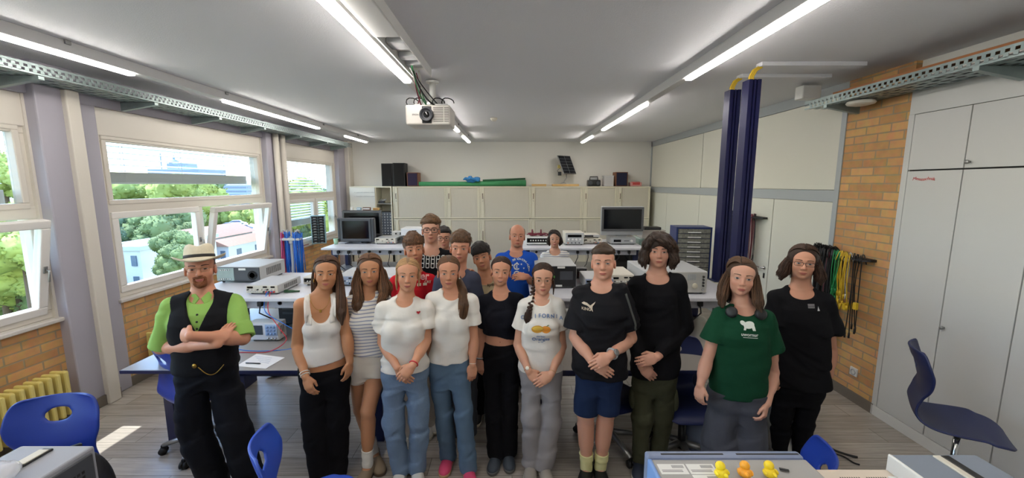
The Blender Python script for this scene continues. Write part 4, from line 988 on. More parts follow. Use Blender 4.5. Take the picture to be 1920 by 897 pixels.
m = MB(); m.box((-.04, -.025, 0), (.04, .025, .008), .002); m.mi = 1; m.box((-.03, -.018, .008), (.03, -.01, .0086)); o = m.build('red_packet', [mat('red card', '#c01f3a', .4), white_plastic]); o.location = (-1.355, .90, SZ+.196); o.rotation_euler = (0, 0, .3); tag(o, 'red packet inside the clear bag at the bottom left', 'packet')
# backpack on the left chair
bp_ = thing('backpack', 'black backpack with white scribbled lettering beside the left blue chair', 'backpack', (-2.10, 1.72, .42), R(25))
m = MB(); m.sphere((0, 0, .22), .16, 4, (.95, .75, 1.45)); b_ = m.build('bag', mat('black nylon', '#17171b', .6, bump=.4, bscale=20), bp_)
m = MB()
def bpk(a, b): return Vector((.152*math.sin(a)*math.cos(b)*1.0, -.122*math.cos(a)*math.cos(b), .22+.234*math.sin(b)))
for r_ in range(5):
    q = [bpk(-.5+.09*i, .65-r_*.16+.07*math.sin(i*1.9+r_)) for i in range(16)]; m.tube(q, .004, 5)
m.build('scribble', mat('white print', '#d0d0cc', .6), bp_)
m = MB(); m.tube([bpk(0, .9), bpk(0, 1.2)+Vector((0, -.02, .05)), bpk(3.1, .9)+Vector((0, .02, .02))], .012, 8); m.build('grab_loop', black_rubber, bp_)
m = MB(); m.lathe([(.1, -.01), (.14, .0), (.1, .015)], (0, 0, 0), 'Z', 16)
m.X = None; m.bm.free()

# ------------------------------------------------------------------ the town outside the windows
GZ = -13.0
leaf_mats = [mat('leaf green %s' % n, c, .85, var=.45, vscale=1.6, bump=.9, bscale=3.0) for n, c in (('bright', '#8f9a50'), ('mid', '#6a7a4c'), ('dark', '#56694f'))]
bark = mat('bark', '#5b4a3a', .9)
def crown_mesh(seed, m_):
    r_ = random.Random(seed); bm = bmesh.new()
    for i in range(26):
        a = r_.uniform(0, 6.283); q = r_.random()**.5; h = r_.uniform(-.5, .75)
        rad = math.sqrt(max(.05, 1-(h*1.1)**2))*.62*q
        c = Vector((rad*math.cos(a)*1.25, rad*math.sin(a)*1.25, h*.75)); s_ = r_.uniform(.24, .42)
        g = bmesh.ops.create_icosphere(bm, subdivisions=3, radius=s_)
        for v in g['verts']:
            d = v.co.normalized(); v.co = v.co*(1+.35*mnoise.noise(d*3.5+Vector((i*7.1, seed, 0)))+.22*mnoise.noise(d*9+Vector((i, 0, seed)))) + c
    for f in bm.faces: f.smooth = True
    bm.verts.ensure_lookup_table(); vs = list(bm.verts); bm.normal_update()
    for v in [vs[r_.randrange(len(vs))] for _ in range(3200)]:
        c = v.co+v.normal*r_.uniform(-.01, .05); a = Vector((r_.gauss(0, 1), r_.gauss(0, 1), r_.gauss(0, 1))).normalized(); b = a.orthogonal().normalized(); w = r_.uniform(.022, .05)
        bm.faces.new([bm.verts.new(c+a*w), bm.verts.new(c+b*w), bm.verts.new(c-a*w), bm.verts.new(c-b*w)])
    me = bpy.data.meshes.new('crown'); bm.to_mesh(me); bm.free(); me.materials.append(m_); return me
crowns = [crown_mesh(i, leaf_mats[i % 3]) for i in range(6)]
trunk_me = MB().tube([(0, 0, 0), (0, 0, 1)], [.06, .035], 8)
trunk_o = trunk_me.build('trunk_source', bark); trunk_data = trunk_o.data; bpy.data.objects.remove(trunk_o)
def tree(x, y, D, size, kind, label, group):
    """D: depth in metres, x,y: pixel of the crown centre"""
    p = px(x, y, D); t = thing('tree', label, 'tree', (p.x, p.y, GZ), rnd.uniform(0, 6), group)
    o = bpy.data.objects.new('crown', crowns[kind]); link(o, t); o.location = (0, 0, p.z-GZ); o.scale = (size, size, size*rnd.uniform(.85, 1.1))
    o = bpy.data.objects.new('trunk', trunk_data); link(o, t); h = max(1.0, p.z-GZ-size*.3); o.scale = (size*1.5, size*1.5, h)
    return t
for i in range(16):
    x = 192+i*12.5; tree(x, 372+rnd.uniform(-5, 7), rnd.uniform(120, 160), rnd.uniform(6, 9), (0, 0, 3, 1)[i % 4], 'sunlit light green tree in the belt seen under the raised blind', 'light trees under the raised blind')
for i in range(14):
    x = 200+i*11; tree(x, (418, 436, 425)[i % 3]+rnd.uniform(-6, 8), rnd.uniform(70, 100), rnd.uniform(3.6, 5.2), (2, 1, 5, 4)[i % 4], 'dark green tree in the lower left pane of the middle window', 'dark trees in the lower pane')
for i in range(3): tree((325, 335, 318)[i], (462, 486, 500)[i], (44, 42, 45)[i], (1.9, 1.9, 1.6)[i], 4, 'grey green tree beside the white house, just behind the straw hat', 'grey green trees by the white house')
for i in range(10): tree(rnd.uniform(0, 60), 435+i*16, rnd.uniform(28, 50), rnd.uniform(3.0, 4.6), (0, 1, 3)[i % 3], 'light green tree in the tilted near window', 'trees in the near window')
for i in range(5): tree(-60+i*22, 330+rnd.uniform(0, 20), 90, 6, 3, 'pale green tree behind the upper pane of the near window', 'trees in the near upper pane')
for i in range(7): tree(530+rnd.uniform(0, 85), 395+rnd.uniform(-4, 50), rnd.uniform(60, 110), rnd.uniform(4, 6), (1, 0, 2)[i % 3], 'green tree behind the lowered blind of the far window', 'trees in the far window')
for i in range(3): tree(398+i*28, 408, 130, 4.5, 3, 'small green tree behind the car park', 'trees behind the car park')

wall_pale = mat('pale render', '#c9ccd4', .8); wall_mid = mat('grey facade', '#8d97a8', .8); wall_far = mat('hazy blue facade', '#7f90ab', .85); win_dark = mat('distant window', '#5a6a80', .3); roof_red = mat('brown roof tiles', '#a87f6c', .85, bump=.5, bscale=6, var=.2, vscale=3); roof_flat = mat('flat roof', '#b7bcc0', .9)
def building(label, x0, x1, ytop, D, depth, m_, floors, cols, roof='flat', name='building', zt=None, zb=GZ, band=False):
    a = px(x0, ytop, D); b = px(x1, ytop, D); W = b.x-a.x; top = zt if zt is not None else a.z
    t = thing(name, label, 'building', ((a.x+b.x)/2, D, zb)); H = top-zb
    MB().box((-W/2, 0, 0), (W/2, depth, H)).build('walls', m_, t)
    if roof == 'flat':
        MB().box((-W/2-.3, -.3, H), (W/2+.3, depth+.3, H+.5)).build('roof', roof_flat, t)
    else:
        rh = W*.28; m = MB(); m.prism([(-W/2-.5, H), (W/2+.5, H), (0, H+rh)], 'Y', -.6, depth+.6); m.build('roof', roof_red, t)
    fh = min(3.2, H/max(1, floors)); 
    for f in range(floors):
        z = H-(f+.75)*fh
        if band:
            MB().box((-W/2+.4, -.12, z), (W/2-.4, .1, z+fh*.45)).build('window_band', win_dark, t)
            MB().box((W/2-.1, .5, z), (W/2+.12, depth-.5, z+fh*.45)).build('window_band', win_dark, t)
        else:
            for c in range(cols):
                xx = -W/2+W*(c+.5)/cols
                MB().box((xx-W/cols*.2, -.1, z), (xx+W/cols*.2, .1, z+fh*.5)).build('window', win_dark, t)
                yy = depth*(c+.5)/cols; MB().box((W/2-.1, yy-.5, z), (W/2+.1, yy+.5, z+fh*.5)).build('window', win_dark, t)
    return t
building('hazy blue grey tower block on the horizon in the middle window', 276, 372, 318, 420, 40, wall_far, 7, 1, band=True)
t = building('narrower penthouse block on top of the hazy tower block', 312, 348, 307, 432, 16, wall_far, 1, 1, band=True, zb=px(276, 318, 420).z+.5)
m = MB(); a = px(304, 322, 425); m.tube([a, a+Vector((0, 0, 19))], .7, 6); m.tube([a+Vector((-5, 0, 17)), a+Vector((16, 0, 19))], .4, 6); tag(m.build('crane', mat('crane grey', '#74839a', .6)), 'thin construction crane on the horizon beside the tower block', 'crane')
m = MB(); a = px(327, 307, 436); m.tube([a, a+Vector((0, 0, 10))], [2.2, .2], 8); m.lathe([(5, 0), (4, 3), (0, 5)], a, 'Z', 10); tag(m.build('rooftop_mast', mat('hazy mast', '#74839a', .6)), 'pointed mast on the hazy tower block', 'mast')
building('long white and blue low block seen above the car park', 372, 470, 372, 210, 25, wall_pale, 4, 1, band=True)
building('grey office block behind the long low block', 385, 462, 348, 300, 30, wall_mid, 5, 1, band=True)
building('white flat roofed house low in the middle window', 212, 262, 470, 46, 12, wall_pale, 3, 2)
building('taller white house wing behind the flat roofed one', 222, 270, 463, 52, 9, wall_pale, 3, 2)
building('house with brown tiled roof in the tilted middle sash', 300, 372, 452, 66, 14, wall_pale, 2, 3, roof='gable')
building('brown roofed house beside the car park', 385, 428, 462, 60, 9, wall_pale, 2, 2, roof='gable')
building('red roofed house in the far window', 548, 600, 452, 78, 12, mat('salmon render', '#d8a28c', .8), 3, 3, roof='gable')
building('salmon house behind the drawer tower in the far window', 590, 625, 432, 95, 12, mat('salmon render', '#d8a28c', .8), 3, 2)
building('brick red house between the trees in the near window', 0, 45, 478, 60, 8, mat('brick red facade', '#b06a4f', .85), 2, 3)
# car park with cars
pk = MB(); a = px(395, 418, 105); b = px(475, 418, 105); pk.box((a.x, 78, -9.8), (b.x+10, 118, -9.2)); pk.box((a.x, 77.6, -9.8), (b.x+10, 78, -8.4)); tag(pk.build('parking_deck', mat('deck concrete', '#b5a79c', .9), None), 'concrete parking deck behind the tilted middle sash', 'parking deck')
def car(x, y, col, label, rot):
    p = pz(x, y, -9.2); t = thing('car', label, 'car', (p.x, p.y, -9.2), rot)
    m = MB(); m.prism([(-2.1, .3), (2.1, .3), (2.15, .75), (1.3, .95), (.7, 1.45), (-1.0, 1.45), (-1.9, .95), (-2.15, .8)], 'Y', -.85, .85); m.build('body', mat('car ' + col, col, .3), t)
    m = MB(); m.prism([(1.15, .98), (.65, 1.38), (-.95, 1.38), (-1.7, .98)], 'Y', -.87, .87); m.build('glazing', win_dark, t)
    for sx in (-1.35, 1.35):
        for sy in (-.8, .8): MB().cyl((sx, sy, .32), .32, .2, 'Y', 12).build('wheel', black_rubber, t)
for i, (x, y, c, l) in enumerate([(422, 436, '#e8e8ea', 'white car parked on the deck, nearest the sash frame'), (445, 423, '#d8dade', 'pale grey car parked further back on the deck'), (432, 428, '#4a5666', 'dark car parked in the middle of the deck'), (455, 432, '#8f9aa8', 'grey blue car at the right side of the deck')]): car(x, y, c, l, R(20+i*8))

# ------------------------------------------------------------------ people: smooth volumes blended into one surface
F32 = np.float32
def V(*a): return np.array(a, dtype=np.float64)
def nv(a): return a/max(1e-9, np.linalg.norm(a))
def rcone(a, b, ra, rb, cap=False, fl=None):
    """tapered limb from a to b; cap cuts it flat at b; fl=(axis, factor) flattens it across an axis"""
    a = V(*a); b = V(*b); ba = b-a; L2 = float(ba@ba)+1e-12; m = max(ra, rb)*(1.0 if fl is None else max(1, 1/fl[1]))
    n = ba/math.sqrt(L2)
    def f(X, Y, Z):
        px_, py_, pz_ = X-a[0], Y-a[1], Z-a[2]
        t = np.clip((px_*ba[0]+py_*ba[1]+pz_*ba[2])/L2, 0, 1)
        dx, dy, dz = px_-t*ba[0], py_-t*ba[1], pz_-t*ba[2]
        if fl is not None:
            ax, k = fl; q = (dx*ax[0]+dy*ax[1]+dz*ax[2])*(1/k-1); dx, dy, dz = dx+q*ax[0], dy+q*ax[1], dz+q*ax[2]
        d = np.sqrt(dx*dx+dy*dy+dz*dz)-(ra+(rb-ra)*t)
        if fl is not None: d = d*min(1, fl[1])
        if cap: d = np.maximum(d, (X-b[0])*n[0]+(Y-b[1])*n[1]+(Z-b[2])*n[2])
        return d
    return (np.minimum(a, b)-m, np.maximum(a, b)+m, f)
def ellip(c, r, M=None):
    c = V(*c); r = V(*r); M = np.eye(3) if M is None else M      # columns of M are the axes
    e = np.abs(M)@r
    def f(X, Y, Z):
        x, y, z = X-c[0], Y-c[1], Z-c[2]
        u = (x*M[0, 0]+y*M[1, 0]+z*M[2, 0])/r[0]; v = (x*M[0, 1]+y*M[1, 1]+z*M[2, 1])/r[1]; w = (x*M[0, 2]+y*M[1, 2]+z*M[2, 2])/r[2]
        k0 = np.sqrt(u*u+v*v+w*w); k1 = np.sqrt((u/r[0])**2+(v/r[1])**2+(w/r[2])**2)+1e-9
        return k0*(k0-1)/k1
    return (c-e, c+e, f)
def loft(o, M, st, L, infl=0.0):
    """stations (t, half width, half depth, forward shift) along the third axis of M, length L"""
    st = np.array(st, float); o = V(*o)
    T = st[:, 0]*L
    R_ = max(st[:, 1].max(), st[:, 2].max())+infl+.05
    a = o+M[:, 2]*T[0]; b = o+M[:, 2]*T[-1]
    def f(X, Y, Z):
        x, y, z = X-o[0], Y-o[1], Z-o[2]
        u = x*M[0, 0]+y*M[1, 0]+z*M[2, 0]; v = x*M[0, 1]+y*M[1, 1]+z*M[2, 1]; w = x*M[0, 2]+y*M[1, 2]+z*M[2, 2]
        W = np.interp(w, T, st[:, 1])+infl; D = np.interp(w, T, st[:, 2])+infl; C = np.interp(w, T, st[:, 3])
        q = (np.abs(u/W)**2.3+np.abs((v-C)/D)**2.3)**(1/2.3)
        d = (q-1)*np.minimum(W, D)
        return np.maximum(d, np.maximum(T[0]-w, w-T[-1]))
    return (np.minimum(a, b)-R_, np.maximum(a, b)+R_, f)
def halfspace(p, n):
    p = V(*p); n = nv(V(*n))
    return (None, None, lambda X, Y, Z: (X-p[0])*n[0]+(Y-p[1])*n[1]+(Z-p[2])*n[2])
def folds(seed, amp, freq=(18, 18, 26)):
    r_ = random.Random(seed); T = [(r_.uniform(-1, 1)*freq[0], r_.uniform(-1, 1)*freq[1], r_.choice((-1, 1))*r_.uniform(.5, 1.2)*freq[2], r_.uniform(0, 6)) for _ in range(5)]
    def f(X, Y, Z):
        s = 0; prev = 0
        for (a, b, c, p) in T:
            w = np.sin(a*X+b*Y+c*Z+p+1.3*prev); s = s+w; prev = w
        return s*(amp/3.0)
    return (None, None, f)
def smin(a, b, k):
    if k <= 0: return np.minimum(a, b)
    h = np.clip(.5+.5*(b-a)/k, 0, 1); return b+(a-b)*h-k*h*(1-h)
def smax(a, b, k): return -smin(-a, -b, k)
def ev(ops, P):
    """value of a list of operations at points P (n,3)"""
    X, Y, Z = P[:, 0], P[:, 1], P[:, 2]; d = np.full(len(P), .3)
    for op, pr, k in ops:
        q = pr[2](X, Y, Z)
        d = smin(d, q, k) if op == 'u' else smax(d, -q, k) if op == 's' else smax(d, q, k) if op == 'i' else d+q
    return d
def solid(ops, h):
    """closed quad surface of a list of operations on a grid of step h"""
    los = [p[0] for o, p, k in ops if o == 'u']; his = [p[1] for o, p, k in ops if o == 'u']
    lo = np.min(los, 0)-3*h; hi = np.max(his, 0)+3*h
    n = np.ceil((hi-lo)/h).astype(int)+1
    ax = [(lo[i]+h*np.arange(n[i])).astype(F32) for i in range(3)]
    d = np.full(n, .3, F32)
    for op, (a, b, f), k in ops:
        if a is None: sl = (slice(None),)*3
        else:
            m = abs(k)+2.5*h if op != 's' else abs(k)+h
            i0 = np.clip(np.floor((a-m-lo)/h).astype(int), 0, n); i1 = np.clip(np.ceil((b+m-lo)/h).astype(int)+1, 0, n)
            if (i1 <= i0).any(): continue
            sl = tuple(slice(i0[i], i1[i]) for i in range(3))
        X, Y, Z = ax[0][sl[0]][:, None, None], ax[1][sl[1]][None, :, None], ax[2][sl[2]][None, None, :]
        q = f(X, Y, Z).astype(F32); c = d[sl]
        d[sl] = smin(c, q, k) if op == 'u' else smax(c, -q, k) if op == 's' else smax(c, q, k) if op == 'i' else c+q
    d[0] = d[-1] = .3; d[:, 0] = d[:, -1] = .3; d[:, :, 0] = d[:, :, -1] = .3
    s = d < 0
    cnt = np.zeros(np.array(n)-1, np.uint8)
    for i in (0, 1):
        for j in (0, 1):
            for k in (0, 1): cnt += s[i:n[0]-1+i, j:n[1]-1+j, k:n[2]-1+k]
    I, J, K = np.nonzero((cnt > 0) & (cnt < 8))
    if len(I) == 0: return np.zeros((0, 3)), np.zeros((0, 4), int)
    idx = np.full(cnt.shape, -1, np.int32); idx[I, J, K] = np.arange(len(I))
    C = {(i, j, k): d[I+i, J+j, K+k] for i in (0, 1) for j in (0, 1) for k in (0, 1)}
    acc = np.zeros((len(I), 3)); num = np.zeros(len(I))
    for a in range(3):
        o = [q for q in range(3) if q != a]
        for p in (0, 1):
            for q in (0, 1):
                c0 = [0, 0, 0]; c0[o[0]] = p; c0[o[1]] = q; c1 = list(c0); c1[a] = 1
                u, v = C[tuple(c0)], C[tuple(c1)]; m = (u < 0) != (v < 0)
                t = np.where(m, u/np.where(m, u-v, 1), 0)
                acc[:, a] += np.where(m, t, 0); acc[:, o[0]] += m*p; acc[:, o[1]] += m*q; num += m
    P = lo+(np.stack([I, J, K], 1)+acc/num[:, None])*h
    Q = []
    for a in range(3):
        sl0 = [slice(1, -1)]*3; sl1 = [slice(1, -1)]*3; sl0[a] = slice(0, n[a]-1); sl1[a] = slice(1, n[a])
        A = s[tuple(sl0)]; B = s[tuple(sl1)]
        e = np.stack(np.nonzero(A != B), 1)
        off = np.ones(3, int); off[a] = 0; e = e+off
        b_, c_ = (a+1) % 3, (a+2) % 3
        def cell(db, dc):
            g = e.copy(); g[:, b_] -= db; g[:, c_] -= dc; return idx[g[:, 0], g[:, 1], g[:, 2]]
        q = np.stack([cell(1, 1), cell(0, 1), cell(0, 0), cell(1, 0)], 1)
        inside = s[tuple((e-(off*0)).T)]
        q = np.where(inside[:, None], q, q[:, ::-1]); Q.append(q)
    return P, np.concatenate(Q)
def np_mesh(name, P, Q, m, parent=None, origin=None, smooth=True):
    me = bpy.data.meshes.new(name)
    if origin is not None: P = P-np.array(origin)
    me.vertices.add(len(P)); me.vertices.foreach_set('co', P.astype(F32).ravel())
    me.loops.add(len(Q)*4); me.loops.foreach_set('vertex_index', Q.astype(np.int32).ravel())
    me.polygons.add(len(Q)); me.polygons.foreach_set('loop_start', np.arange(0, len(Q)*4, 4, dtype=np.int32)); me.polygons.foreach_set('loop_total', np.full(len(Q), 4, np.int32))
    me.polygons.foreach_set('use_smooth', np.full(len(Q), smooth))
    me.update(calc_edges=True)
    for q in (m if isinstance(m, (list, tuple)) else [m]): me.materials.append(q)
    o = bpy.data.objects.new(name, me); link(o, parent)
    return o
def skin_mat(name, col):
    m = bpy.data.materials.new(name); m.use_nodes = True; nt = m.node_tree; b = nt.nodes['Principled BSDF']
    at = nt.nodes.new('ShaderNodeAttribute'); at.attribute_name = 'tone'
    c = lin(col); lp = lin('#b0574e')
    mx = nt.nodes.new('ShaderNodeMix'); mx.data_type = 'RGBA'; mx.inputs['A'].default_value = c; mx.inputs['B'].default_value = (min(1, c[0]*1.0), c[1]*.72, c[2]*.68, 1)
    nt.links.new(at.outputs['Fac'], mx.inputs['Factor']); nt.links.new(mx.outputs['Result'], b.inputs['Base Color'])
    b.inputs['Roughness'].default_value = .5; b.inputs['Subsurface Weight'].default_value = .12; b.inputs['Subsurface Radius'].default_value = (1, .3, .15); b.inputs['Subsurface Scale'].default_value = .008
    b.inputs['Specular IOR Level'].default_value = .35
    return m
def rot3(yaw, pitch=0, roll=0):
    """axes (image right, forward, up) as columns; yaw > 0 turns the face to image right, pitch > 0 lifts it, roll > 0 leans the crown to image right"""
    M = np.array([[1, 0, 0], [0, -1, 0], [0, 0, 1]], float)
    cr, sr = math.cos(roll), math.sin(roll); cp, sp_ = math.cos(pitch), math.sin(pitch); cy, sy = math.cos(yaw), math.sin(yaw)
    Rr = np.array([[cr, 0, sr], [0, 1, 0], [-sr, 0, cr]]); Rp = np.array([[1, 0, 0], [0, cp, -sp_], [0, sp_, cp]]); 
    Rz = np.array([[cy, -sy, 0], [sy, cy, 0], [0, 0, 1]])
    return Rz@M@Rp@Rr
eye_white = mat('eye white', '#b5aaa2', .25); pupil_mat = mat('pupil', '#0a0808', .15); lash_mat = mat('lash line', '#2a1c16', .7)
lip_mat = mat('lips', '#b3655c', .45); mouth_dark = mat('mouth line', '#5a2420', .6); teeth_mat = mat('teeth', '#ddd6c8', .3)
IRIS = {'brown': mat('brown iris', '#4a3020', .2), 'blue': mat('blue iris', '#46545e', .2)}
denim_blue = mat('light blue denim', '#687d96', .85, bump=.35, bscale=60, var=.22, vscale=5)
HAIR = {}
def hair_mats(col):
    if col not in HAIR:
        c = [int(col[i:i+2], 16) for i in (1, 3, 5)]
        HAIR[col] = [mat('hair %s %d' % (col, i), '#%02x%02x%02x' % tuple(min(255, int(v*f)) for v in c), .5, spec=.3, bump=.4, bscale=240) for i, f in enumerate((1.0, .78, 1.22))]
    return HAIR[col]
def cloth(name, col, rough=.92, **k): k.pop('bump', 0); k.pop('bscale', 0); return mat(name, col, rough, bump=.55, bscale=13, spec=.15, **k)
def P3(t, Y): return np.array(px(t[0], t[1], Y))

class Person:
    def __init__(s, label, Y, chin, sh_a, sh_b, hips, yaw=0, head=(0, 0, 0), hs=1.0, female=False, skin='#c99a7e', group=None, step=.0055, sdy=None, neck=None, **k):
        s.k = k; s.fem = female; s.step = step; s.hs = hs; s.Y = Y
        x0 = P3(chin, Y); fa = math.degrees(math.atan2(-x0[0], Y)); yaw = fa*.6+yaw; head = (fa*.85+head[0], 4+head[1], head[2]); s.yaw = yaw
        y_ = R(yaw); dY = .15*math.sin(y_) if sdy is None else sdy
        s.Sa = P3(sh_a, Y-dY); s.Sb = P3(sh_b, Y+dY); s.HC = P3(hips, Y+k.get('hip_dy', .0))
        c_ = (s.Sa+s.Sb)/2; dn = V(0, 0, -.028); s.Sa = s.Sa+(c_-s.Sa)*.07+dn; s.Sb = s.Sb+(c_-s.Sb)*.07+dn
        s.Ms = (s.Sa+s.Sb)/2
        up = nv(s.Ms-s.HC); rt = nv(s.Sb-s.Sa); rt = nv(rt-up*(rt@up)); fw = np.cross(rt, up)
        fw = fw if fw[1] < 0 else -fw
        s.up, s.rt, s.fw = up, rt, fw; s.TM = np.stack([rt, fw, up], 1); s.L = np.linalg.norm(s.Ms-s.HC); s.sw = np.linalg.norm(s.Sb-s.Sa)/2
        s.RM = rot3(R(head[0]), R(head[1]), R(head[2]))
        ch = P3(chin, Y-.055+k.get('head_dy', 0)); s.HO = ch-s.RM@(V(0, .075, -.108)*hs)
        s.root = np.array([s.HC[0], s.HC[1], 0.0])
        g = .86 if female else 1.0; s.g = g
        s.ops = []; s.head_ops(); s.torso_ops(); s.skin = skin; s.label = label; s.children = []; s.hands = []
    def H(s, x, y, z): return s.HO+s.RM@(V(x, y, z)*s.hs)
    def hel(s, c, r): return ellip(s.H(*c), V(*r)*s.hs, s.RM)
    def hrc(s, a, b, ra, rb): return rcone(s.H(*a), s.H(*b), ra*s.hs, rb*s.hs)
    def head_ops(s):
        j = s.k.get('jaw', 1.0); F = s.fem; wd = s.k.get('wide', 1.05)
        O = [('u', s.hel((0, -.018, .035), (.0745, .094, .082)), 0), ('u', s.hel((0, .03, .035), (.064*wd, .055, .06)), .02),
             ('u', s.hel((0, .026, -.03), (.0585*j*wd, .062, .074)), .02), ('u', s.hel((0, .024, -.068), ((.045 if F else .048)*j*wd, .052, .036)), .02), ('u', s.hel((0, .064, -.094), ((.018 if F else .0215)*j, .02, .0155)), .018)]
        for q in (-1, 1):
            O += [('u', s.hel((q*.036*j, .056, -.030), (.024, .021, .024)), .018), ('u', s.hrc((q*.012, .0805 if F else .083, .019), (q*.043, .066 if F else .068, .019), .0075 if F else .0088, .007 if F else .008), .016)]
        O += [('s', s.hel((q*.0315, .1, -.002), (.017, .013, .0105)), .012) for q in (-1, 1)]
        O += [('u', s.hel((q*.0315, .0715, -.002), (.0155, .0145, .0145)), .005) for q in (-1, 1)]
        nl = s.k.get('nose', .85 if F else 1.0)
        O += [('u', s.hrc((0, .082, .008), (0, .085+.0205*nl, -.032), .0068, .0095 if F else .0105), .012)]
        O += [('u', s.hel((q*.0098, .094, -.036), (.0072, .010, .0065)), .007) for q in (-1, 1)]
        O += [('u', s.hel((0, .0845, -.0625), (.022, .0098, .0062)), .008), ('u', s.hel((0, .083, -.0715), (.0175, .0108, .0066)), .006), ('s', s.hel((0, .098, -.0815), (.016, .01, .005)), .008)]
        s.face_ops = list(O)
        for q in (-1, 1): O += [('u', s.hel((q*.0755, -.008, -.014), (.0095, .0195, .0305)), .008), ('s', s.hel((q*.0845, -.003, -.01), (.004, .010, .016)), .006)]
        s.ops += O
    def torso_ops(s):
        k = s.k; sw = s.sw; f = s.fem
        cw = k.get('chest', sw*(.88 if f else .94)); ww = k.get('waist', sw*(.74 if f else .86)); hw = k.get('hipw', sw*(.98 if f else .90)); dp = k.get('depth', 1.0)*(.092 if f else .106)
        s.st = [(-.30, hw*.55, dp*.62, 0), (-.12, hw*.92, dp*1.0, -.006), (.05, hw, dp*1.1, -.008), (.22, hw*.94, dp*1.0, .0), (.42, ww, dp*.90, .004), (.62, (ww+cw)/2, dp*1.0, .006), (.78, cw, dp*1.06, .006), (.92, cw*.93, dp*.96, -.002), (1.02, cw*.70, dp*.74, -.01), (1.12, sw*.40, dp*.55, -.018)]
        s.bust = []
        if f:
            b = k.get('bust', 1.0)
            for q in (-1, 1): s.bust.append((s.HC+s.TM@V(q*sw*.47, dp*.86, s.L*.70), V(.052, .040*b, .052)))
        nk = .049 if f else .057
        nb = s.Ms-s.fw*.02+s.up*.035
        s.NB = nb; s.nk = nk*s.hs
        O = [('u', loft(s.HC, s.TM, s.st, s.L), .02), ('u', rcone(s.H(0, -.022, -.055), nb, nk*s.hs, nk*1.08*s.hs), .025)]
        tr = s.H(0, -.03, -.10)
        for S in (s.Sa, s.Sb):
            O += [('u', rcone(tr*.35+nb*.65, S*.8+nb*.2, .036*s.g, .032*s.g), .04), ('u', rcone(s.Ms*.45+S*.55, S, .050*s.g, .045*s.g), .03)]
        for c, r in s.bust: O.append(('u', ellip(c, r, s.TM), .03))
        s.ops += O
    def arm(s, side, elbow, wrist, hand, edy=.0, wdy=-.05, hdy=-.06, thumb=None, curl=.5, back=None, hsz=1.0, spread=0.0, thumb_in=.5):
        S = s.Sa if side == 'a' else s.Sb
        E = P3(elbow, s.Y+edy); W = P3(wrist, s.Y+wdy); T = P3(hand, s.Y+hdy); g = s.g*s.k.get('arm', 1.0)
        s.ops += [('u', rcone(S, E, .050*g, .040*g), .02), ('u', rcone(E, W, .041*g, .0275*g), .012), ('u', rcone(E*.78+W*.22, E*.5+W*.5, .043*g, .038*g), .02)]
        if side == 'a': s.Ea, s.Wa = E, W
        else: s.Eb, s.Wb = E, W
        d = nv(T-W); z = (1.0 if not s.fem else .93)*hsz
        b = V(0, -1, 0) if back is None else nv(V(*back)); b = nv(b-d*(b@d))
        th = np.cross(b, d)
        ref = (s.rt*(1 if side == 'a' else -1)) if thumb is None else V(*thumb)
        if th@ref < 0: th = -th
        O = [('u', ellip(W+d*.047*z, V(.040, .016, .052)*z, np.stack([th, b, d], 1)), .010), ('u', ellip(W+d*.075*z, V(.038, .0145, .02)*z, np.stack([th, b, d], 1)), .008)]
        for i, (Lf, off) in enumerate(((.070, .029), (.078, .010), (.073, -.010), (.058, -.028))):
            p = W+d*(.082 - (.004 if i in (0, 3) else 0))*z+th*off*z; dr = nv(d+th*spread*(1.5-i)*.12); a = 0; r_ = .0088*z if i < 3 else .0078*z
            for sgm, fr in enumerate((.45, .32, .23)):
                a += curl*(.55, .75, .5)[sgm]; q = p+(dr*math.cos(a)-b*math.sin(a))*Lf*fr*z
                O.append(('u', rcone(p, q, r_, r_*.9), .003)); p = q; r_ *= .9
        p = W+d*.022*z+th*.026*z-b*.006*z; q = p+nv(d*.75+th*(.75-thumb_in*.6)-b*.25)*.040*z; e = q+nv(d*.95+th*(.15-thumb_in*.5)-b*.30)*.032*z
        O += [('u', rcone(p, q, .0125*z, .0105*z), .008), ('u', rcone(q, e, .0103*z, .008*z), .003)]
        s.ops += O; s.hand_ops = O
        return s
    def legs(s, ka, kb, fa, fb, ydirs=(-9, 9), kdy=(-.02, -.02), bare=False, hipj=.073, z=.05):
        lt = .78 if not bare else 1.0
        """knees in pixels, feet as pixels of the shoe centre on the floor"""
        s.foot = {}; s.knee = {}; s.hipj = {}
        for n, q, kp, fp, kd, yd in (('a', -1, ka, fa, kdy[0], ydirs[0]), ('b', 1, kb, fb, kdy[1], ydirs[1])):
            hj = s.HC+s.rt*q*hipj-s.up*.02; Fp = np.array(pz(fp[0], fp[1], z)) if fp is not None else V(hj[0], hj[1]-.05, z); yd = yd+s.yaw
            fd = nv(V(math.sin(R(yd)), -math.cos(R(yd)), 0)); A = V(Fp[0], Fp[1], .085)-fd*.055
            Kd = (hj[1]+A[1])/2+kd
            K = P3(kp, Kd) if kp is not None else hj*.5+A*.5+V(0, kd, .0)
            s.foot[n] = (A, fd); s.knee[n] = K; s.hipj[n] = hj; g = s.g*1.02
            s.ops += [('u', rcone(hj, K, .085*g*lt, .058*g*lt), .03), ('u', rcone(K, A, .055*g*lt, .037*g), .015), ('u', rcone(K*.8+A*.2+V(0, .012, 0), K*.45+A*.55+V(0, .008, 0), .053*g*lt, .045*g*lt), .03), ('u', rcone(A-V(0, 0, .03), A+fd*.10-V(0, 0, .05), .034, .026), .02)]
        return s
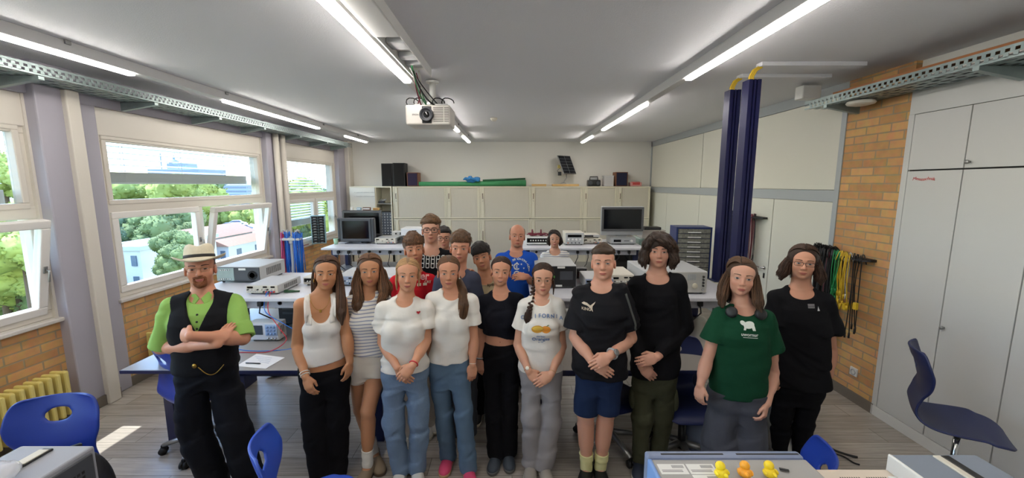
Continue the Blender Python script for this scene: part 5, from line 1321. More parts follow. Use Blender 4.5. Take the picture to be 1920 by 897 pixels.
    def finish(s):
        P, Q = solid(s.ops, s.step)
        # tone: redder lips and cheeks, ears and knuckles belong to the skin itself
        D = (P-s.HO)@s.RM/s.hs
        t = np.zeros(len(P))
        def blob(c, r, a): 
            nonlocal t
            t = np.maximum(t, a*np.exp(-(((D-np.array(c))/np.array(r))**2).sum(1)))
        for q in (-1, 1): blob((q*.04, .06, -.035), (.022, .04, .018), .30*s.k.get('blush', 1)); blob((q*.078, -.01, -.014), (.015, .03, .035), .35)
        blob((0, .105, -.032), (.012, .02, .012), .3); blob((0, .088, -.067), (.02, .03, .008), .55)
        b = np_mesh('person', P, Q, skin_mat('skin of ' + s.label[:30], s.skin), None, s.root)
        b.location = s.root
        at = b.data.attributes.new('tone', 'FLOAT', 'POINT'); at.data.foreach_set('value', t.astype(F32))
        tag(b, s.label, 'person', s.k.get('pgroup'))
        s.obj = b
        s.face()
        return s
    def child(s, name, P, Q, m, **k): return np_mesh(name, P, Q, m, s.obj, s.root, **k)
    def cmesh(s, mb, name, m, smooth=None):
        for v in mb.bm.verts: v.co -= Vector(s.root)
        return mb.build(name, m, s.obj, smooth=smooth)
    def fy(s, xz):
        """forward coordinate of the face surface at head coordinates (x, z)"""
        xz = np.asarray(xz, float); lo = np.full(len(xz), .02); hi = np.full(len(xz), .135)
        for _ in range(18):
            m = (lo+hi)/2; W = s.HO+(np.stack([xz[:, 0], m, xz[:, 1]], 1)*s.hs)@s.RM.T
            ins = ev(s.face_ops, W) < 0; lo = np.where(ins, m, lo); hi = np.where(ins, hi, m)
        return lo
    def patch(s, name, fn, nu, nv_, off, mats, midx=None):
        G = np.array([fn(i/nu, j/nv_) for i in range(nu+1) for j in range(nv_+1)])
        y = s.fy(G)+off
        W = s.HO+(np.stack([G[:, 0], y, G[:, 1]], 1)*s.hs)@s.RM.T
        Q = np.array([[i*(nv_+1)+j, (i+1)*(nv_+1)+j, (i+1)*(nv_+1)+j+1, i*(nv_+1)+j+1] for i in range(nu) for j in range(nv_)])
        o = s.child(name, W, Q, mats)
        if midx is not None:
            C = G[Q].mean(1); o.data.polygons.foreach_set('material_index', np.array([midx(c) for c in C], np.int32))
        return o
    def face(s):
        k = s.k; ir = IRIS[k.get('iris', 'brown')]; op = k.get('eye', 1.0)*.86; sm = k.get('smile', .4); bm_ = hair_mats(k.get('brow', '#4a3424'))[1]; gaze = k.get('gaze', 0)
        for q in (-1, 1):
            def almond(u, v):
                x = -1+2*u; e = max(0.0, 1-abs(x)**2.2); zt = .0056*op*e**.75; zb = -.0042*op*e**.8
                return (q*.0315+x*.0152, -.0015+zb+(zt-zb)*v+.0012*x*q)
            def idx(c):
                r_ = math.hypot(c[0]-q*.0315-gaze*.003, c[1]+.0004); return 2 if r_ < .0028 else 1 if r_ < .0066 else 0
            s.patch('eye', almond, 28, 12, .0012, [eye_white, ir, pupil_mat], idx)
            def lash(u, v):
                x = -1+2*u; e = max(0.0, 1-abs(x)**2.2); return (q*.0315+x*.0160, -.0014+.0056*op*e**.75+.0012*x*q+(.0006+.0016*(1-abs(x)))*v)
            s.patch('eyelash', lash, 16, 1, .0019, [lash_mat])
            bw = k.get('brow_w', 1.0)
            def brow(u, v):
                x = .0125+.039*u; z = .0205+.0055*math.sin(u*2.2)-.003*u; w = .0062*bw*(1-.55*u)*min(1, .5+u*4); return (q*x, z+w*(v-.5))
            s.patch('eyebrow', brow, 14, 3, .0022, [bm_])
        mw = .0235+.003*sm
        def zc(x): return -.0668+sm*.0055*(x/mw)**2
        def upper(u, v):
            x = -1+2*u; e = max(0.0, 1-abs(x)**1.8); return (x*mw, zc(x*mw)+v*((.0072 if s.fem else .006)*e*(1-.18*math.exp(-(x*6)**2))))
        def lower(u, v):
            x = -1+2*u; e = max(0.0, 1-abs(x)**1.9); return (x*mw*.96, zc(x*mw)-v*(.0088 if s.fem else .0072)*e)
        s.patch('upper_lip', upper, 20, 3, .0011, [lip_mat]); s.patch('lower_lip', lower, 20, 3, .0011, [lip_mat])
        mo = k.get('teeth', 0.0)
        s.patch('mouth_line', lambda u, v: ((-1+2*u)*(mw+.001), zc((-1+2*u)*mw)+(v-.5)*(.0016+.004*mo)*max(.15, 1-abs(-1+2*u)**2)), 20, 1, .0018, [mouth_dark])
        if mo: s.patch('teeth', lambda u, v: ((-1+2*u)*mw*.75, zc((-1+2*u)*mw*.75)+(v-.4)*.0042*mo*max(.1, 1-abs(-1+2*u)**2.5)), 16, 1, .0022, [teeth_mat])

    # -------------------------------------------------------------- clothes
    def torso_pt(s, u, v, t): return s.HC+s.TM@V(u, v, t*s.L)
    def shirt(s, name, m, hem, sleeve=('short', .62, .072), infl=.014, hemw=None, neck=.0, vneck=0.0, step=None, seed=1, fold=.004, tank=False, hemtilt=0.0, collar=None, arm_cut=False):
        """hem: station on the torso axis where it ends"""
        st = []
        cw = max(q[1] for q in s.st if .6 < q[0] < .95)
        for (t, w, d, c) in s.st:
            if hemw is not None and t < .78:
                x = max(0, min(1, (.78-t)/(.78-hem))); w = max(w, cw*(1-x)+hemw*x); d = max(d, .112*s.g*(1-x)+hemw*.66*x)
            st.append((t, w, d, c))
        O = [('u', loft(s.HC, s.TM, st, s.L, infl), .02)]
        tr = s.H(0, -.03, -.10)
        if not tank:
            for S in (s.Sa, s.Sb):
                O += [('u', rcone(tr*.35+s.NB*.65, S*.8+s.NB*.2, .036*s.g+infl*.45, .032*s.g+infl*.55), .04), ('u', rcone(s.Ms*.45+S*.55, S, .050*s.g+infl*.7, .044*s.g+infl*.7), .03)]
        for c, r in s.bust: O.append(('u', ellip(c, r+infl*.75, s.TM), .035))
        if tank:
            for q, S in ((-1, s.Sa), (1, s.Sb)): O.append(('s', ellip(S+s.rt*q*.012-s.up*.05, V(.058, .12, .105), s.TM), .006))
            O.append(('s', ellip(s.torso_pt(0, .13, 1.02), V(.078, .15, .12), s.TM), .008)); O.append(('s', ellip(s.torso_pt(0, -.13, 1.08), V(.08, .10, .10), s.TM), .008))
        O.append(('i', halfspace(s.torso_pt(0, 0, hem), -s.up+s.rt*hemtilt), .003))
        if sleeve:
            kind, fr, re = sleeve
            for n, S in (('a', s.Sa), ('b', s.Sb)):
                E = getattr(s, 'E'+n, None)
                if E is None: continue
                W = getattr(s, 'W'+n)
                if kind == 'short': O.append(('u', rcone(S, S+(E-S)*fr, .048*s.g+infl*.7, re, True), .016))
                else: O += [('u', rcone(S, E, .050*s.g+infl*.8, re), .025), ('u', rcone(E, E+(W-E)*fr, re, re*.72, True), .02)]
        O.append(('n', folds(seed, fold), 0))
        if not tank:
            n0 = s.H(0, -.022, -.055); r_ = s.nk+.012+neck
            O.append(('s', rcone(s.NB*1.0, n0*1.4-s.NB*.4, r_, r_), .006))
            O.append(('s', ellip(s.NB+s.fw*.055+s.up*.022, V(r_*.98, .07, .042+neck*.7), s.TM), .008))
            if arm_cut:
                for S, q in ((s.Sa, -1), (s.Sb, 1)): O.append(('s', ellip(S+s.rt*q*.030-s.up*.05, V(.055, .15, .14), s.TM), .006))
            if vneck:
                for f_ in np.linspace(0, 1, 14): O.append(('s', rcone(s.torso_pt(0, .0, 1.10-vneck*f_), s.torso_pt(0, .25, 1.10-vneck*f_), .066*(1-f_)+.002, .066*(1-f_)+.002), .002))
        s.shirt_ops = O
        P, Q = solid(O, step or s.step*1.1)
        o = s.child(name, P, Q, m); s.top = o
        if tank:
            both = s.ops+O
            for q in (-1, 1):
                def rib(u, v):
                    a = R(-12+215*u); w = q*s.sw*(.60+.05*math.sin(math.pi*u))+(v-.5)*.036; c = s.torso_pt(w, .0, .83); d = s.fw*math.cos(a)+s.up*math.sin(a)
                    T = np.linspace(.14, 0, 111); W = c[None]+np.outer(T, d); i = np.argmax(ev(both, W) < 0); return W[i]+d*(.004-.012*max(0, abs(u-.5)-.42)/.08)-s.root
                mb = MB(); mb.sheet(rib, 30, 4, .005); so_ = mb.build('strap', m, o, smooth=True)
        if collar:
            # rib around the neck opening
            n0 = s.H(0, -.022, -.055); ax = nv(n0-s.NB); r_ = s.nk+.016+neck; mb = MB(); pts = []
            for i in range(40):
                a = 2*math.pi*i/40; dr = s.rt*math.cos(a)+s.fw*math.sin(a)
                p0 = s.NB+dr*r_*1.05+s.up*.11
                T = np.linspace(0, .26, 160); W = p0[None]-np.outer(T, s.up); vv = ev(O, W); ii = np.argmax(vv < .002); pts.append(W[ii] if vv[ii] < .002 else W[100])
            A = np.array(pts)
            for _ in range(14): A = (np.roll(A, 1, 0)+2*A+np.roll(A, -1, 0))/4
            mb.tube([Vector(p) for p in A], .0055, 8, closed=True); s.cmesh(mb, 'neck_rib', collar)
        return o
    def trousers(s, name, m, waist=.18, r=(.10, .085, .085), cuff=.05, infl=.012, seed=2, fold=.005, shorts=None, step=None, sq=None):
        st = [q for q in s.st if q[0] < .5]; O = []
        for n in 'ab':
            hj, K, (A, fd) = s.hipj[n], s.knee[n], s.foot[n]
            if shorts is not None:
                e = hj+(K-hj)*shorts if shorts <= 1 else K+(A-K)*(shorts-1)
                O += [('u', rcone(hj, e, r[0], r[1], True), .012)]
            else:
                e = V(A[0], A[1], cuff); e = e+fd*.01
                O += [('u', rcone(hj, K, r[0], r[1]), .012), ('u', rcone(K, e, r[1], r[2], False), .012)]
        O += [('u', loft(s.HC, s.TM, st, s.L, infl*.7), .05), ('i', halfspace(s.torso_pt(0, 0, waist), s.up), .003)]
        O.append(('n', folds(seed, fold, (14, 14, 30)), 0))
        if shorts is None: O.append(('i', halfspace((0, 0, cuff), (0, 0, -1)), .004))
        P, Q = solid(O, step or s.step*1.1); s.trouser_ops = O
        return s.child(name, P, Q, m)
    def shoes(s, up_m, sole_m, lace_m=None, L=.262, high=0.0, clog=False, W=1.0):
        for n in 'ab':
            A, fd = s.foot[n]; sd_ = np.cross(fd, V(0, 0, 1)); M = np.stack([sd_, fd, V(0, 0, 1)], 1); c = V(A[0], A[1], 0)
            def p(x, y, z): return c+M@V(x, y, z)
            O = [('u', ellip(p(0, -.03, .042), V(.036*W, .05, .045), M), 0), ('u', ellip(p(0, .05, .036), V(.042*W, .09, .040), M), .03), ('u', ellip(p(0, .125, .028), V(.044*W, .062, .034), M), .03), ('u', rcone(p(0, -.02, .05), p(0, -.015, .095+high), .043, .042 if not high else .046, True), .02), ('s', rcone(p(0, -.02, .085+high), p(0, -.015, .2+high), .034, .036), .004) , ('i', halfspace((0, 0, .012), (0, 0, -1)), .003)]
            P, Q = solid(O, .0045); sh = s.child('shoe', P, Q, up_m)
            B = [('u', ellip(p(0, -.03, .03), V(.040*W, .056, .06), M), 0), ('u', ellip(p(0, .05, .03), V(.045*W, .09, .06), M), .03), ('u', ellip(p(0, .13, .025), V(.047*W, .064, .06), M), .03), ('i', halfspace((0, 0, .027 if not clog else .022), (0, 0, 1)), .002), ('i', halfspace((0, 0, .001), (0, 0, -1)), .001)]
            P, Q = solid(B, .005); so_ = np_mesh('sole', P, Q, sole_m, sh, s.root)
            if lace_m:
                mb = MB()
                for i in range(4):
                    y = .02+.022*i; z = .088-.011*i
                    mb.tube([Vector(p(-.026, y, z-.014)), Vector(p(0, y+.004, z+.0)), Vector(p(.026, y, z-.014))], .0032, 6)
                for v in mb.bm.verts: v.co -= Vector(s.root)
                mb.build('laces', lace_m, sh)
    def socks(s, m, top=.2, r=.046):
        for n in 'ab':
            A, fd = s.foot[n]; K = s.knee[n]; e = A+(K-A)*top
            P, Q = solid([('u', rcone(A-V(0, 0, .02), e, r*.92*s.g, r*s.g+.004, True), 0), ('n', folds(5, .002, (10, 10, 90)), 0)], .0045); s.child('sock', P, Q, m)
    # -------------------------------------------------------------- hair
    def strands(s, paths, rad, col, name='hair', taper=.3, base=None):
        M3 = hair_mats(col); mb = MB()
        for i, p in enumerate(paths):
            mb.mi = i % 3 if i % 5 else 0
            n = len(p); mb.tube([Vector(q) for q in p], [rad*(1-(1-taper)*(2*abs(j/(n-1)-.45))**2.5) for j in range(n)], 4, False)
        for v in mb.bm.verts: v.co -= Vector(s.root)
        if base is not None:
            P, Q = base; me = bpy.data.meshes.new('t'); me.from_pydata((P-s.root).tolist(), [], Q.tolist()); 
            nf = len(mb.bm.faces); mb.bm.from_mesh(me); bpy.data.meshes.remove(me)
            mb.bm.faces.ensure_lookup_table()
            for f in mb.bm.faces[nf:]: f.material_index = 1; f.smooth = True
        me = bpy.data.meshes.new(name); mb.bm.to_mesh(me); mb.bm.free()
        for q in M3: me.materials.append(q)
        me.polygons.foreach_set('use_smooth', [True]*len(me.polygons))
        o = bpy.data.objects.new(name, me); link(o, s.obj); return o
    def cap_pt(s, th, ph, g=1.0):
        """point over the skull: th from the crown, ph around (0 = front)"""
        return V(.080*math.sin(th)*math.sin(ph)*g, -.018+.101*math.sin(th)*math.cos(ph)*g, .036+.089*math.cos(th)*g)
    def cap_ops(s, t=.0, front=.062, side=-.03, nape=-.075, temple=.052):
        """skull cap with a hairline: front height, open over the face"""
        O = [('u', s.hel((0, -.02, .037), (.079+t, .100+t, .086+t)), 0), ('u', s.hel((0, -.055, -.02), (.066+t*.5, .055+t*.6, .07)), .02)]
        O.append(('s', s.hel((0, .088, front-.101), (temple+.017, .078, .107)), .026))
        O.append(('s', s.hel((0, .05, -.08), (.12, .075, .08)), .01))
        for q in (-1, 1): O.append(('s', s.hel((q*.085, .0, -.025), (.03, .027, .036)), .008))
        O.append(('i', halfspace(s.H(0, 0, nape), -s.RM[:, 2]), .01))
        return O
    def short_hair(s, col, top=.03, fringe=.5, mess=.5, t=.004, n=900, seed=1, front=.055, length=.05, lean=0.0, curl=0.0):
        r_ = random.Random(seed); O = s.cap_ops(t-.002, front)
        O.append(('u', s.hel((0, -.008, .070), (.066+top*.30, .084+top*.22, .040+top)), .025))
        if fringe > 0: O.append(('u', s.hel((lean*.012, .050, .082-.018*fringe), (.056, .034, .012+.016*fringe)), .025))
        def G(th): return 1.02+t*4+top*3.3*max(0.0, math.cos(th*.95))**.8
        for i in range(int(16+30*curl)):
            ph = r_.uniform(-2.8, 2.8); th = r_.uniform(.0, 1.05); c = s.cap_pt(th, ph, G(th)-.06); q = .013+.010*mess
            O.append(('u', s.hel(c, (q, q, q*.75)), .014))
        O.append(('n', folds(seed, .0012+.0028*mess, (90, 90, 60)), 0))
        base = solid(O, .0042); paths = []
        for i in range(n):
            ph = r_.gauss(0, 1.1) if i % 2 else r_.uniform(-math.pi, math.pi); th = r_.uniform(.0, 1.2); f0 = abs(ph) < .85
            e = 1.02+.42*fringe if f0 else 1.65 if abs(ph) > 1.9 else 1.25
            L_ = length/.095*r_.uniform(.6, 1.2); th1 = min(th+L_, e+r_.uniform(-.12, .1))
            if th1-th < .15: th = th1-.3
            if f0 and fringe <= 0 and th1 > 1.05: continue
            dph = r_.gauss(0, .28*mess)+lean*.35; lift = abs(r_.gauss(0, .05*mess)); cu = r_.uniform(0, 6.28); pts = []
            for j in range(8):
                f = j/7; a = th+(th1-th)*f; w = curl*.010*math.sin(cu+f*9)
                c = s.cap_pt(a, ph+dph*f, G(a)+.015+lift*f*f+(.03 if f0 and fringe > 0 else 0)*f); c = c+V(w, w*.7, curl*.008*math.cos(cu+f*9))
                pts.append(s.H(*c))
            paths.append(pts)
        return s.strands(paths, .0021, col, base=base)
    def locks(s, col, locks, cap=True, part='centre', t=.006, front=.068, n_cap=480, seed=3, wave=0.0, per=26, temple=.048, rad=.0023, extra=None, sideshift=0.0, capdown=1.75, nape=-.09, name='hair'):
        """long hair: skull cap combed from a parting plus hanging locks given as head-space polylines with radii"""
        r_ = random.Random(seed); O = s.cap_ops(t, front, nape=nape, temple=temple) if cap else []
        for pl in locks:
            for (a, ra), (b, rb) in zip(pl, pl[1:]): O.append(('u', s.hrc(a, b, ra*.84, (rb*.84 if rb > .02 else rb*.55)), .015))
        if extra: O += extra
        base = solid(O, .0048); paths = []
        if cap:
            for i in range(n_cap):
                if part == 'centre' or part == 'side':
                    q = 1 if i % 2 else -1; y0 = r_.uniform(-.10, .074); pts = []
                    for j in range(9):
                        a = .05+(capdown-.05)*j/8*(1-.10*max(0, y0)/.08); g = 1.005-.020*max(0, (y0-.03)/.044)+.03*math.sin(min(1.5, a)*1.6)+r_.uniform(0, .012)
                        yy = y0-(.03+.75*max(0, y0) if y0 > -.02 else .0)*(j/8)**1.25; ry = math.sqrt(max(.05, 1-((yy+.02)/(.112+t*.5))**2))
                        pts.append(s.H(sideshift*(1-j/8)+q*(.0795+t)*math.sin(a)*g*ry, yy*(1+t*8), .037+(.0868+t)*math.cos(a)*g*ry))
                    paths.append(pts)
                else:                                      # combed back to a knot
                    q = 1 if i % 2 else -1; y0 = r_.uniform(-.085, .070); pts = []
                    p0 = V(q*.002, y0, .115-.03*max(0, y0)/.07); p1 = V(q*.052, y0*.95, .108-.03*max(0, y0)/.07); p2 = V(q*.105, y0*.35-.03, .025); p3 = V(q*.012, -.112, r_.uniform(-.015, .02))
                    for j in range(11):
                        f = j/10; m = p0*(1-f)**3+p1*3*f*(1-f)**2+p2*3*f*f*(1-f)+p3*f**3
                        d = m-V(0, -.02, .036); k = math.sqrt((d[0]/.0805)**2+(d[1]/.1015)**2+(d[2]/.0875)**2); m = V(0, -.02, .036)+d/max(k, .2)*(1.0+t*3+.035*math.sin(math.pi*min(1, f*1.3))+r_.uniform(0, .006))
                        pts.append(s.H(*m))
                    paths.append(pts)
        for pl in locks:
            P_ = np.array([q[0] for q in pl]); R_ = np.array([q[1] for q in pl]); tt = np.linspace(0, len(pl)-1, 14)
            C = np.stack([np.interp(tt, range(len(pl)), P_[:, i]) for i in range(3)], 1); rr = np.interp(tt, range(len(pl)), R_)
            for _ in range(2): C[1:-1] = (C[:-2]+2*C[1:-1]+C[2:])/4
            for i in range(per*2):
                a = r_.uniform(0, 6.283); f = r_.uniform(.8, 1.08); ph = r_.uniform(0, 6); e = r_.uniform(.80, 1.0); wb = r_.uniform(-.5, .5); pts = []
                for j in range(14):
                    if j/13 > e: break
                    w = wave*(j/13)*math.sin(j*.95+ph*.35)
                    pts.append(s.H(*(C[j]+V(math.cos(a+wb*j/6), math.sin(a+wb*j/6), 0)*rr[j]*f+V(w, w*.6, 0))))
                if len(pts) > 3: paths.append(pts)
        return s.strands(paths, rad, col, name, base=base)
    # -------------------------------------------------------------- prints and small things
    def on_shirt(s, me, at, name, m, off=.0025, Y=None):
        """lay a flat mesh (x right, y up) on the front of the top at a pixel of the frame"""
        c = P3(at, (Y or s.Y)-.13); u0 = (c-s.Ms)@s.rt; w0 = (c-s.Ms)@s.up
        bm = bmesh.new(); bm.from_mesh(me)
        bmesh.ops.triangulate(bm, faces=bm.faces[:])
        for _ in range(3):
            es = [e for e in bm.edges if e.calc_length() > .018]
            if not es: break
            bmesh.ops.subdivide_edges(bm, edges=es, cuts=1); bmesh.ops.triangulate(bm, faces=bm.faces[:])
        N = np.array([v.co[:] for v in bm.verts])
        base = s.Ms+np.outer(u0+N[:, 0], s.rt)+np.outer(w0+N[:, 1], s.up)
        lo = np.full(len(N), -.05); hi = np.full(len(N), .3)
        T = np.linspace(.3, -.05, 60); best = np.full(len(N), .08); done = np.zeros(len(N), bool)
        for t in T:
            v = ev(s.shirt_ops, base+s.fw*t); hit = (v < 0) & ~done; best[hit] = t; done |= hit
        lo_, hi_ = best.copy(), best+.006
        for _ in range(7):
            mid = (lo_+hi_)/2; ins = ev(s.shirt_ops, base+s.fw[None]*mid[:, None]) < 0; lo_ = np.where(ins, mid, lo_); hi_ = np.where(ins, hi_, mid)
        best = lo_
        W = base+s.fw*(best+off+.003)[:, None]-s.root
        for v, p in zip(bm.verts, W): v.co = Vector(p)
        o_me = bpy.data.meshes.new(name); bm.to_mesh(o_me); bm.free(); o_me.materials.clear()
        for q in (m if isinstance(m, (list, tuple)) else [m]): o_me.materials.append(q)
        o = bpy.data.objects.new(name, o_me); link(o, s.top); return o
    def glasses(s, m, w=.021, h=.016, rnd_=False, thick=.0017, half=False, y_off=.012, lens=True):
        mb = MB(); ym = float(s.fy([(.031, 0.0)])[0])+y_off
        for q in (-1, 1):
            pts = []
            for i in range(24):
                a = 2*math.pi*i/24; e = 2.0 if rnd_ else 4.0; c, n = math.cos(a), math.sin(a)
                r_ = (abs(c)**e+abs(n)**e)**(-1/e); pts.append(Vector(s.H(q*.032+w*c*r_, ym-.004*abs(q*.032+w*c*r_)/.05, -.003+h*n*r_)))
            mb.tube(pts, thick, 6, closed=True)
            mb.tube([Vector(s.H(q*(.032+w), ym-.004, .003)), Vector(s.H(q*.074, ym-.03, .004)), Vector(s.H(q*.082, .0, .004)), Vector(s.H(q*.08, -.02, -.008))], thick, 6)
        mb.tube([Vector(s.H(-.032+w, ym, .001)), Vector(s.H(0, ym+.003, .004)), Vector(s.H(.032-w, ym, .001))], thick, 6)
        return s.cmesh(mb, 'glasses', m)
    def band(s, side, f, m, r=.031, thick=.0035, name='bracelet', dial=None, beads=False):
        E, W = (s.Ea, s.Wa) if side == 'a' else (s.Eb, s.Wb)
        c = E+(W-E)*f; ax = nv(W-E); u = nv(np.cross(ax, V(0, 0, 1)) if abs(ax[2]) < .95 else np.cross(ax, V(1, 0, 0))); v = np.cross(ax, u); r = r*s.g
        mb = MB(); P_ = [Vector(c+(u*math.cos(t)+v*math.sin(t))*r) for t in [i*2*math.pi/24 for i in range(24)]]
        if beads:
            for p in P_: mb.sphere(p, thick, 1)
        else: mb.tube(P_, thick, 6, closed=True)
        o = s.cmesh(mb, name, m)
        if dial:
            dsz, dm = dial; n_ = nv(V(0, -1, .35)-ax*(V(0, -1, .35)@ax)); p = c+n_*(r+.002); M = Matrix(np.stack([ax, np.cross(n_, ax), n_], 1).tolist()).to_4x4(); M.translation = Vector(p)
            mb = MB(); mb.X = M; mb.lathe([(dsz, 0), (dsz, .005), (dsz*.85, .007), (0, .007)], (0, 0, 0), 'Z', 20)
            for vv in mb.bm.verts: vv.co -= Vector(s.root)
            mb.build('watch_dial', dm, o)
        return o
def poly_mesh(polys):
    me = bpy.data.meshes.new('print'); vs = []; fs = []
    for p in polys:
        k = len(vs); vs += [(x, y, 0) for x, y in p]; fs.append(list(range(k, k+len(p))))
    me.from_pydata(vs, [], fs); return me
def merge_text(items):
    """items: (text, size, x, y) laid out into one mesh"""
    bm = bmesh.new()
    for t, sz, x, y in items:
        me = text_mesh(t, sz, bold=.02); k = len(bm.verts); bm.from_mesh(me); bm.verts.ensure_lookup_table()
        for v in bm.verts[k:]: v.co += Vector((x, y, 0))
        bpy.data.meshes.remove(me)
    me = bpy.data.meshes.new('print'); bm.to_mesh(me); bm.free(); return me

# ------------------------------------------------------------------ the eighteen people
white_cotton = cloth('white cotton', '#dedad2', fold=1) if 0 else cloth('white cotton', '#dcd8d0')
black_cotton = cloth('black cotton', '#131316'); black_trouser = cloth('black trouser cloth', '#101014'); shoe_white = mat('white shoe leather', '#d8d5cd', .5); rubber_white = mat('pale rubber sole', '#cfc8b4', .6)
black_shoe = mat('black shoe', '#141416', .6); lace_white = mat('white laces', '#dad7d0', .7); sock_white = cloth('white sock', '#dcd9d2')
PG = None

def person_hat():
    p = Person('man in straw hat, lime green shirt and black waistcoat with folded arms', 2.42, (376, 538), (316, 566), (442, 560), (388, 688), yaw=2, head=(0, 2, 0), skin='#c48b70', waist=.150, chest=.165, hipw=.150, depth=1.08, smile=.5, brow='#5a3a28', brow_w=1.2, eye=.8, step=.005)
    p.arm('a', (303, 652), (408, 645), (434, 604), -.06, -.20, -.08, curl=.25, back=(0, -1, .3), thumb=(0, 0, 1))
    p.arm('b', (455, 635), (357, 631), (328, 626), -.05, -.30, -.22, curl=.9, back=(0, -1, .2), thumb=(0, 0, 1))
    p.legs((362, 800), (440, 800), (402, 925), (472, 918))
    p.finish()
    lime = cloth('lime green shirt', '#8bb35c', .75)
    p.shirt('shirt', lime, .02, ('short', .93, .064), infl=.013, neck=-.004, seed=4, fold=.0065)
    for n, S, E in (('a', p.Sa, p.Ea), ('b', p.Sb, p.Eb)):
        d = nv(E-S); e = S+(E-S)*.93; P, Q = solid([('u', rcone(e-d*.05, e+d*.012, .066, .068, True), 0), ('s', rcone(e+d*.0, e+d*.05, .052, .052), .004), ('n', folds(8, .003), 0)], .005); p.child('rolled_cuff', P, Q, lime)
    shirt_ops = p.shirt_ops
    # collar wings and buttons
    for q in (-1, 1):
        mb = MB(); a = p.NB+p.up*.055+p.fw*.03+p.rt*q*.055; A = [p.NB+p.up*.05-p.fw*.02+p.rt*q*.064, p.NB+p.up*.052+p.fw*.045+p.rt*q*.036, p.NB+p.up*.02+p.fw*.075+p.rt*q*.006, p.NB-p.up*.035+p.fw*.095+p.rt*q*.040, p.NB-p.up*.0+p.fw*.05+p.rt*q*.075]
        mb.bm.faces.new([mb.bm.verts.new(Vector(x)) for x in A]); o = p.cmesh(mb, 'collar_wing', lime); md = o.modifiers.new('thick', 'SOLIDIFY'); md.thickness = .006
    vest = cloth('black waistcoat', '#15161a', .8, bscale=300)
    p.shirt('waistcoat', vest, .0, None, infl=.027, neck=-.006, seed=4, fold=.004, vneck=.44, arm_cut=True); lime_body = shirt_ops
    mb = MB()
    for t in (.93, .83, .73): 
        mb2 = MB(); c = p.torso_pt(0, .13, t)
        T = np.linspace(.25, 0, 120); W = p.torso_pt(0, 0, t)[None]+np.outer(T, p.fw); i = np.argmax(ev(shirt_ops, W) < 0); mb2.sphere(Vector(W[i]), .0065, 2); p.cmesh(mb2, 'button', black_plastic)
    mb = MB(); pts = [p.torso_pt(.0+.13*i/12, .150, .16-.14*math.sin(math.pi*i/12)) for i in range(13)]; mb.tube([Vector(x) for x in pts], .0028, 6); p.cmesh(mb, 'watch_chain', mat('brass', '#a8843c', .3, .9))
    mb.bm = None
    mb = MB(); mb.lathe([(.014, 0), (.014, .008), (0, .01)], Vector(p.torso_pt(-.02, .15, .18)), 'Y', 16); p.cmesh(mb, 'pocket_watch', mat('brass', '#a8843c', .3, .9))
    p.trousers('trousers', cloth('dark navy trousers', '#15171d', .8), waist=.1, r=(.088, .094, .090), cuff=.05, infl=.014, fold=.007)
    p.shoes(black_shoe, black_rubber)
    p.short_hair('#5a3c28', top=.0, fringe=0, mess=.2, t=.0, n=160, front=.05, length=.025)
    # beard
    O = [('u', p.hel((0, .05, -.095), (.032, .042, .026)), 0), ('u', p.hel((0, .086, -.0525), (.028, .012, .007)), .006)]
    for q in (-1, 1): O.append(('u', p.hrc((q*.026, .078, -.056), (q*.024, .072, -.088), .008, .012), .01))
    O += [('s', p.hel((0, .1, -.0685), (.02, .03, .007)), .004), ('n', folds(3, .002, (300, 300, 300)), 0)]
    P, Q = solid(O, .0035); p.child('beard', P, Q, mat('ginger beard', '#8a5230', .8, bump=.8, bscale=500, var=.3, vscale=200))
    p.glasses(mat('thin gold frame', '#8f7a58', .3, .8), .022, .013, thick=.0010)
    # hat
    m3 = p.RM; c = p.H(0, -.012, .050); X = Matrix(np.stack([m3[:, 0], -m3[:, 1], m3[:, 2]], 1).tolist()).to_4x4() @ Matrix.Rotation(R(-6), 4, 'X'); X.translation = Vector(c)
    straw = mat('straw', '#e0d6bc', .7, bump=.5, bscale=300, var=.12, vscale=60)
    X = X @ Matrix.Scale(.92, 4); mb = MB(); mb.X = X; n = 44
    prof = [(.078, .004), (.095, .0), (.118, -.004), (.142, -.004), (.150, .004), (.1505, .008), (.142, .0), (.118, .001), (.095, .006), (.088, .02), (.086, .05), (.082, .085), (.074, .104), (.058, .112), (.03, .104), (0, .099)]
    rings = []
    mb.lathe(prof, (0, 0, 0), 'Z', n)
    for v in mb.bm.verts:
        l = X.inverted() @ v.co; rr = math.hypot(l.x, l.y); l.y *= 1.14; l.x *= .98
        if rr > .1: l.z += .0 + .030*(abs(l.x)/.15)**2*(1 if rr > .1 else 0) - (.018*max(0, -l.y/.17)**2) 
        if l.z > .09: l.z -= .02*math.exp(-(l.x/.03)**2)
        v.co = X @ l
    hat = p.cmesh(mb, 'straw_hat', straw)
    mb = MB(); mb.X = X; mb.lathe([(.090, .012), (.0905, .012), (.0885, .036), (.0875, .036)], (0, 0, 0), 'Z', 44)
    for v in mb.bm.verts:
        l = X.inverted() @ v.co; l.y *= 1.14; l.x *= .98; v.co = X @ l
    for v in mb.bm.verts: v.co -= Vector(p.root)
    mb.build('hat_band', mat('dark hat band', '#22201e', .7), hat)
    return p

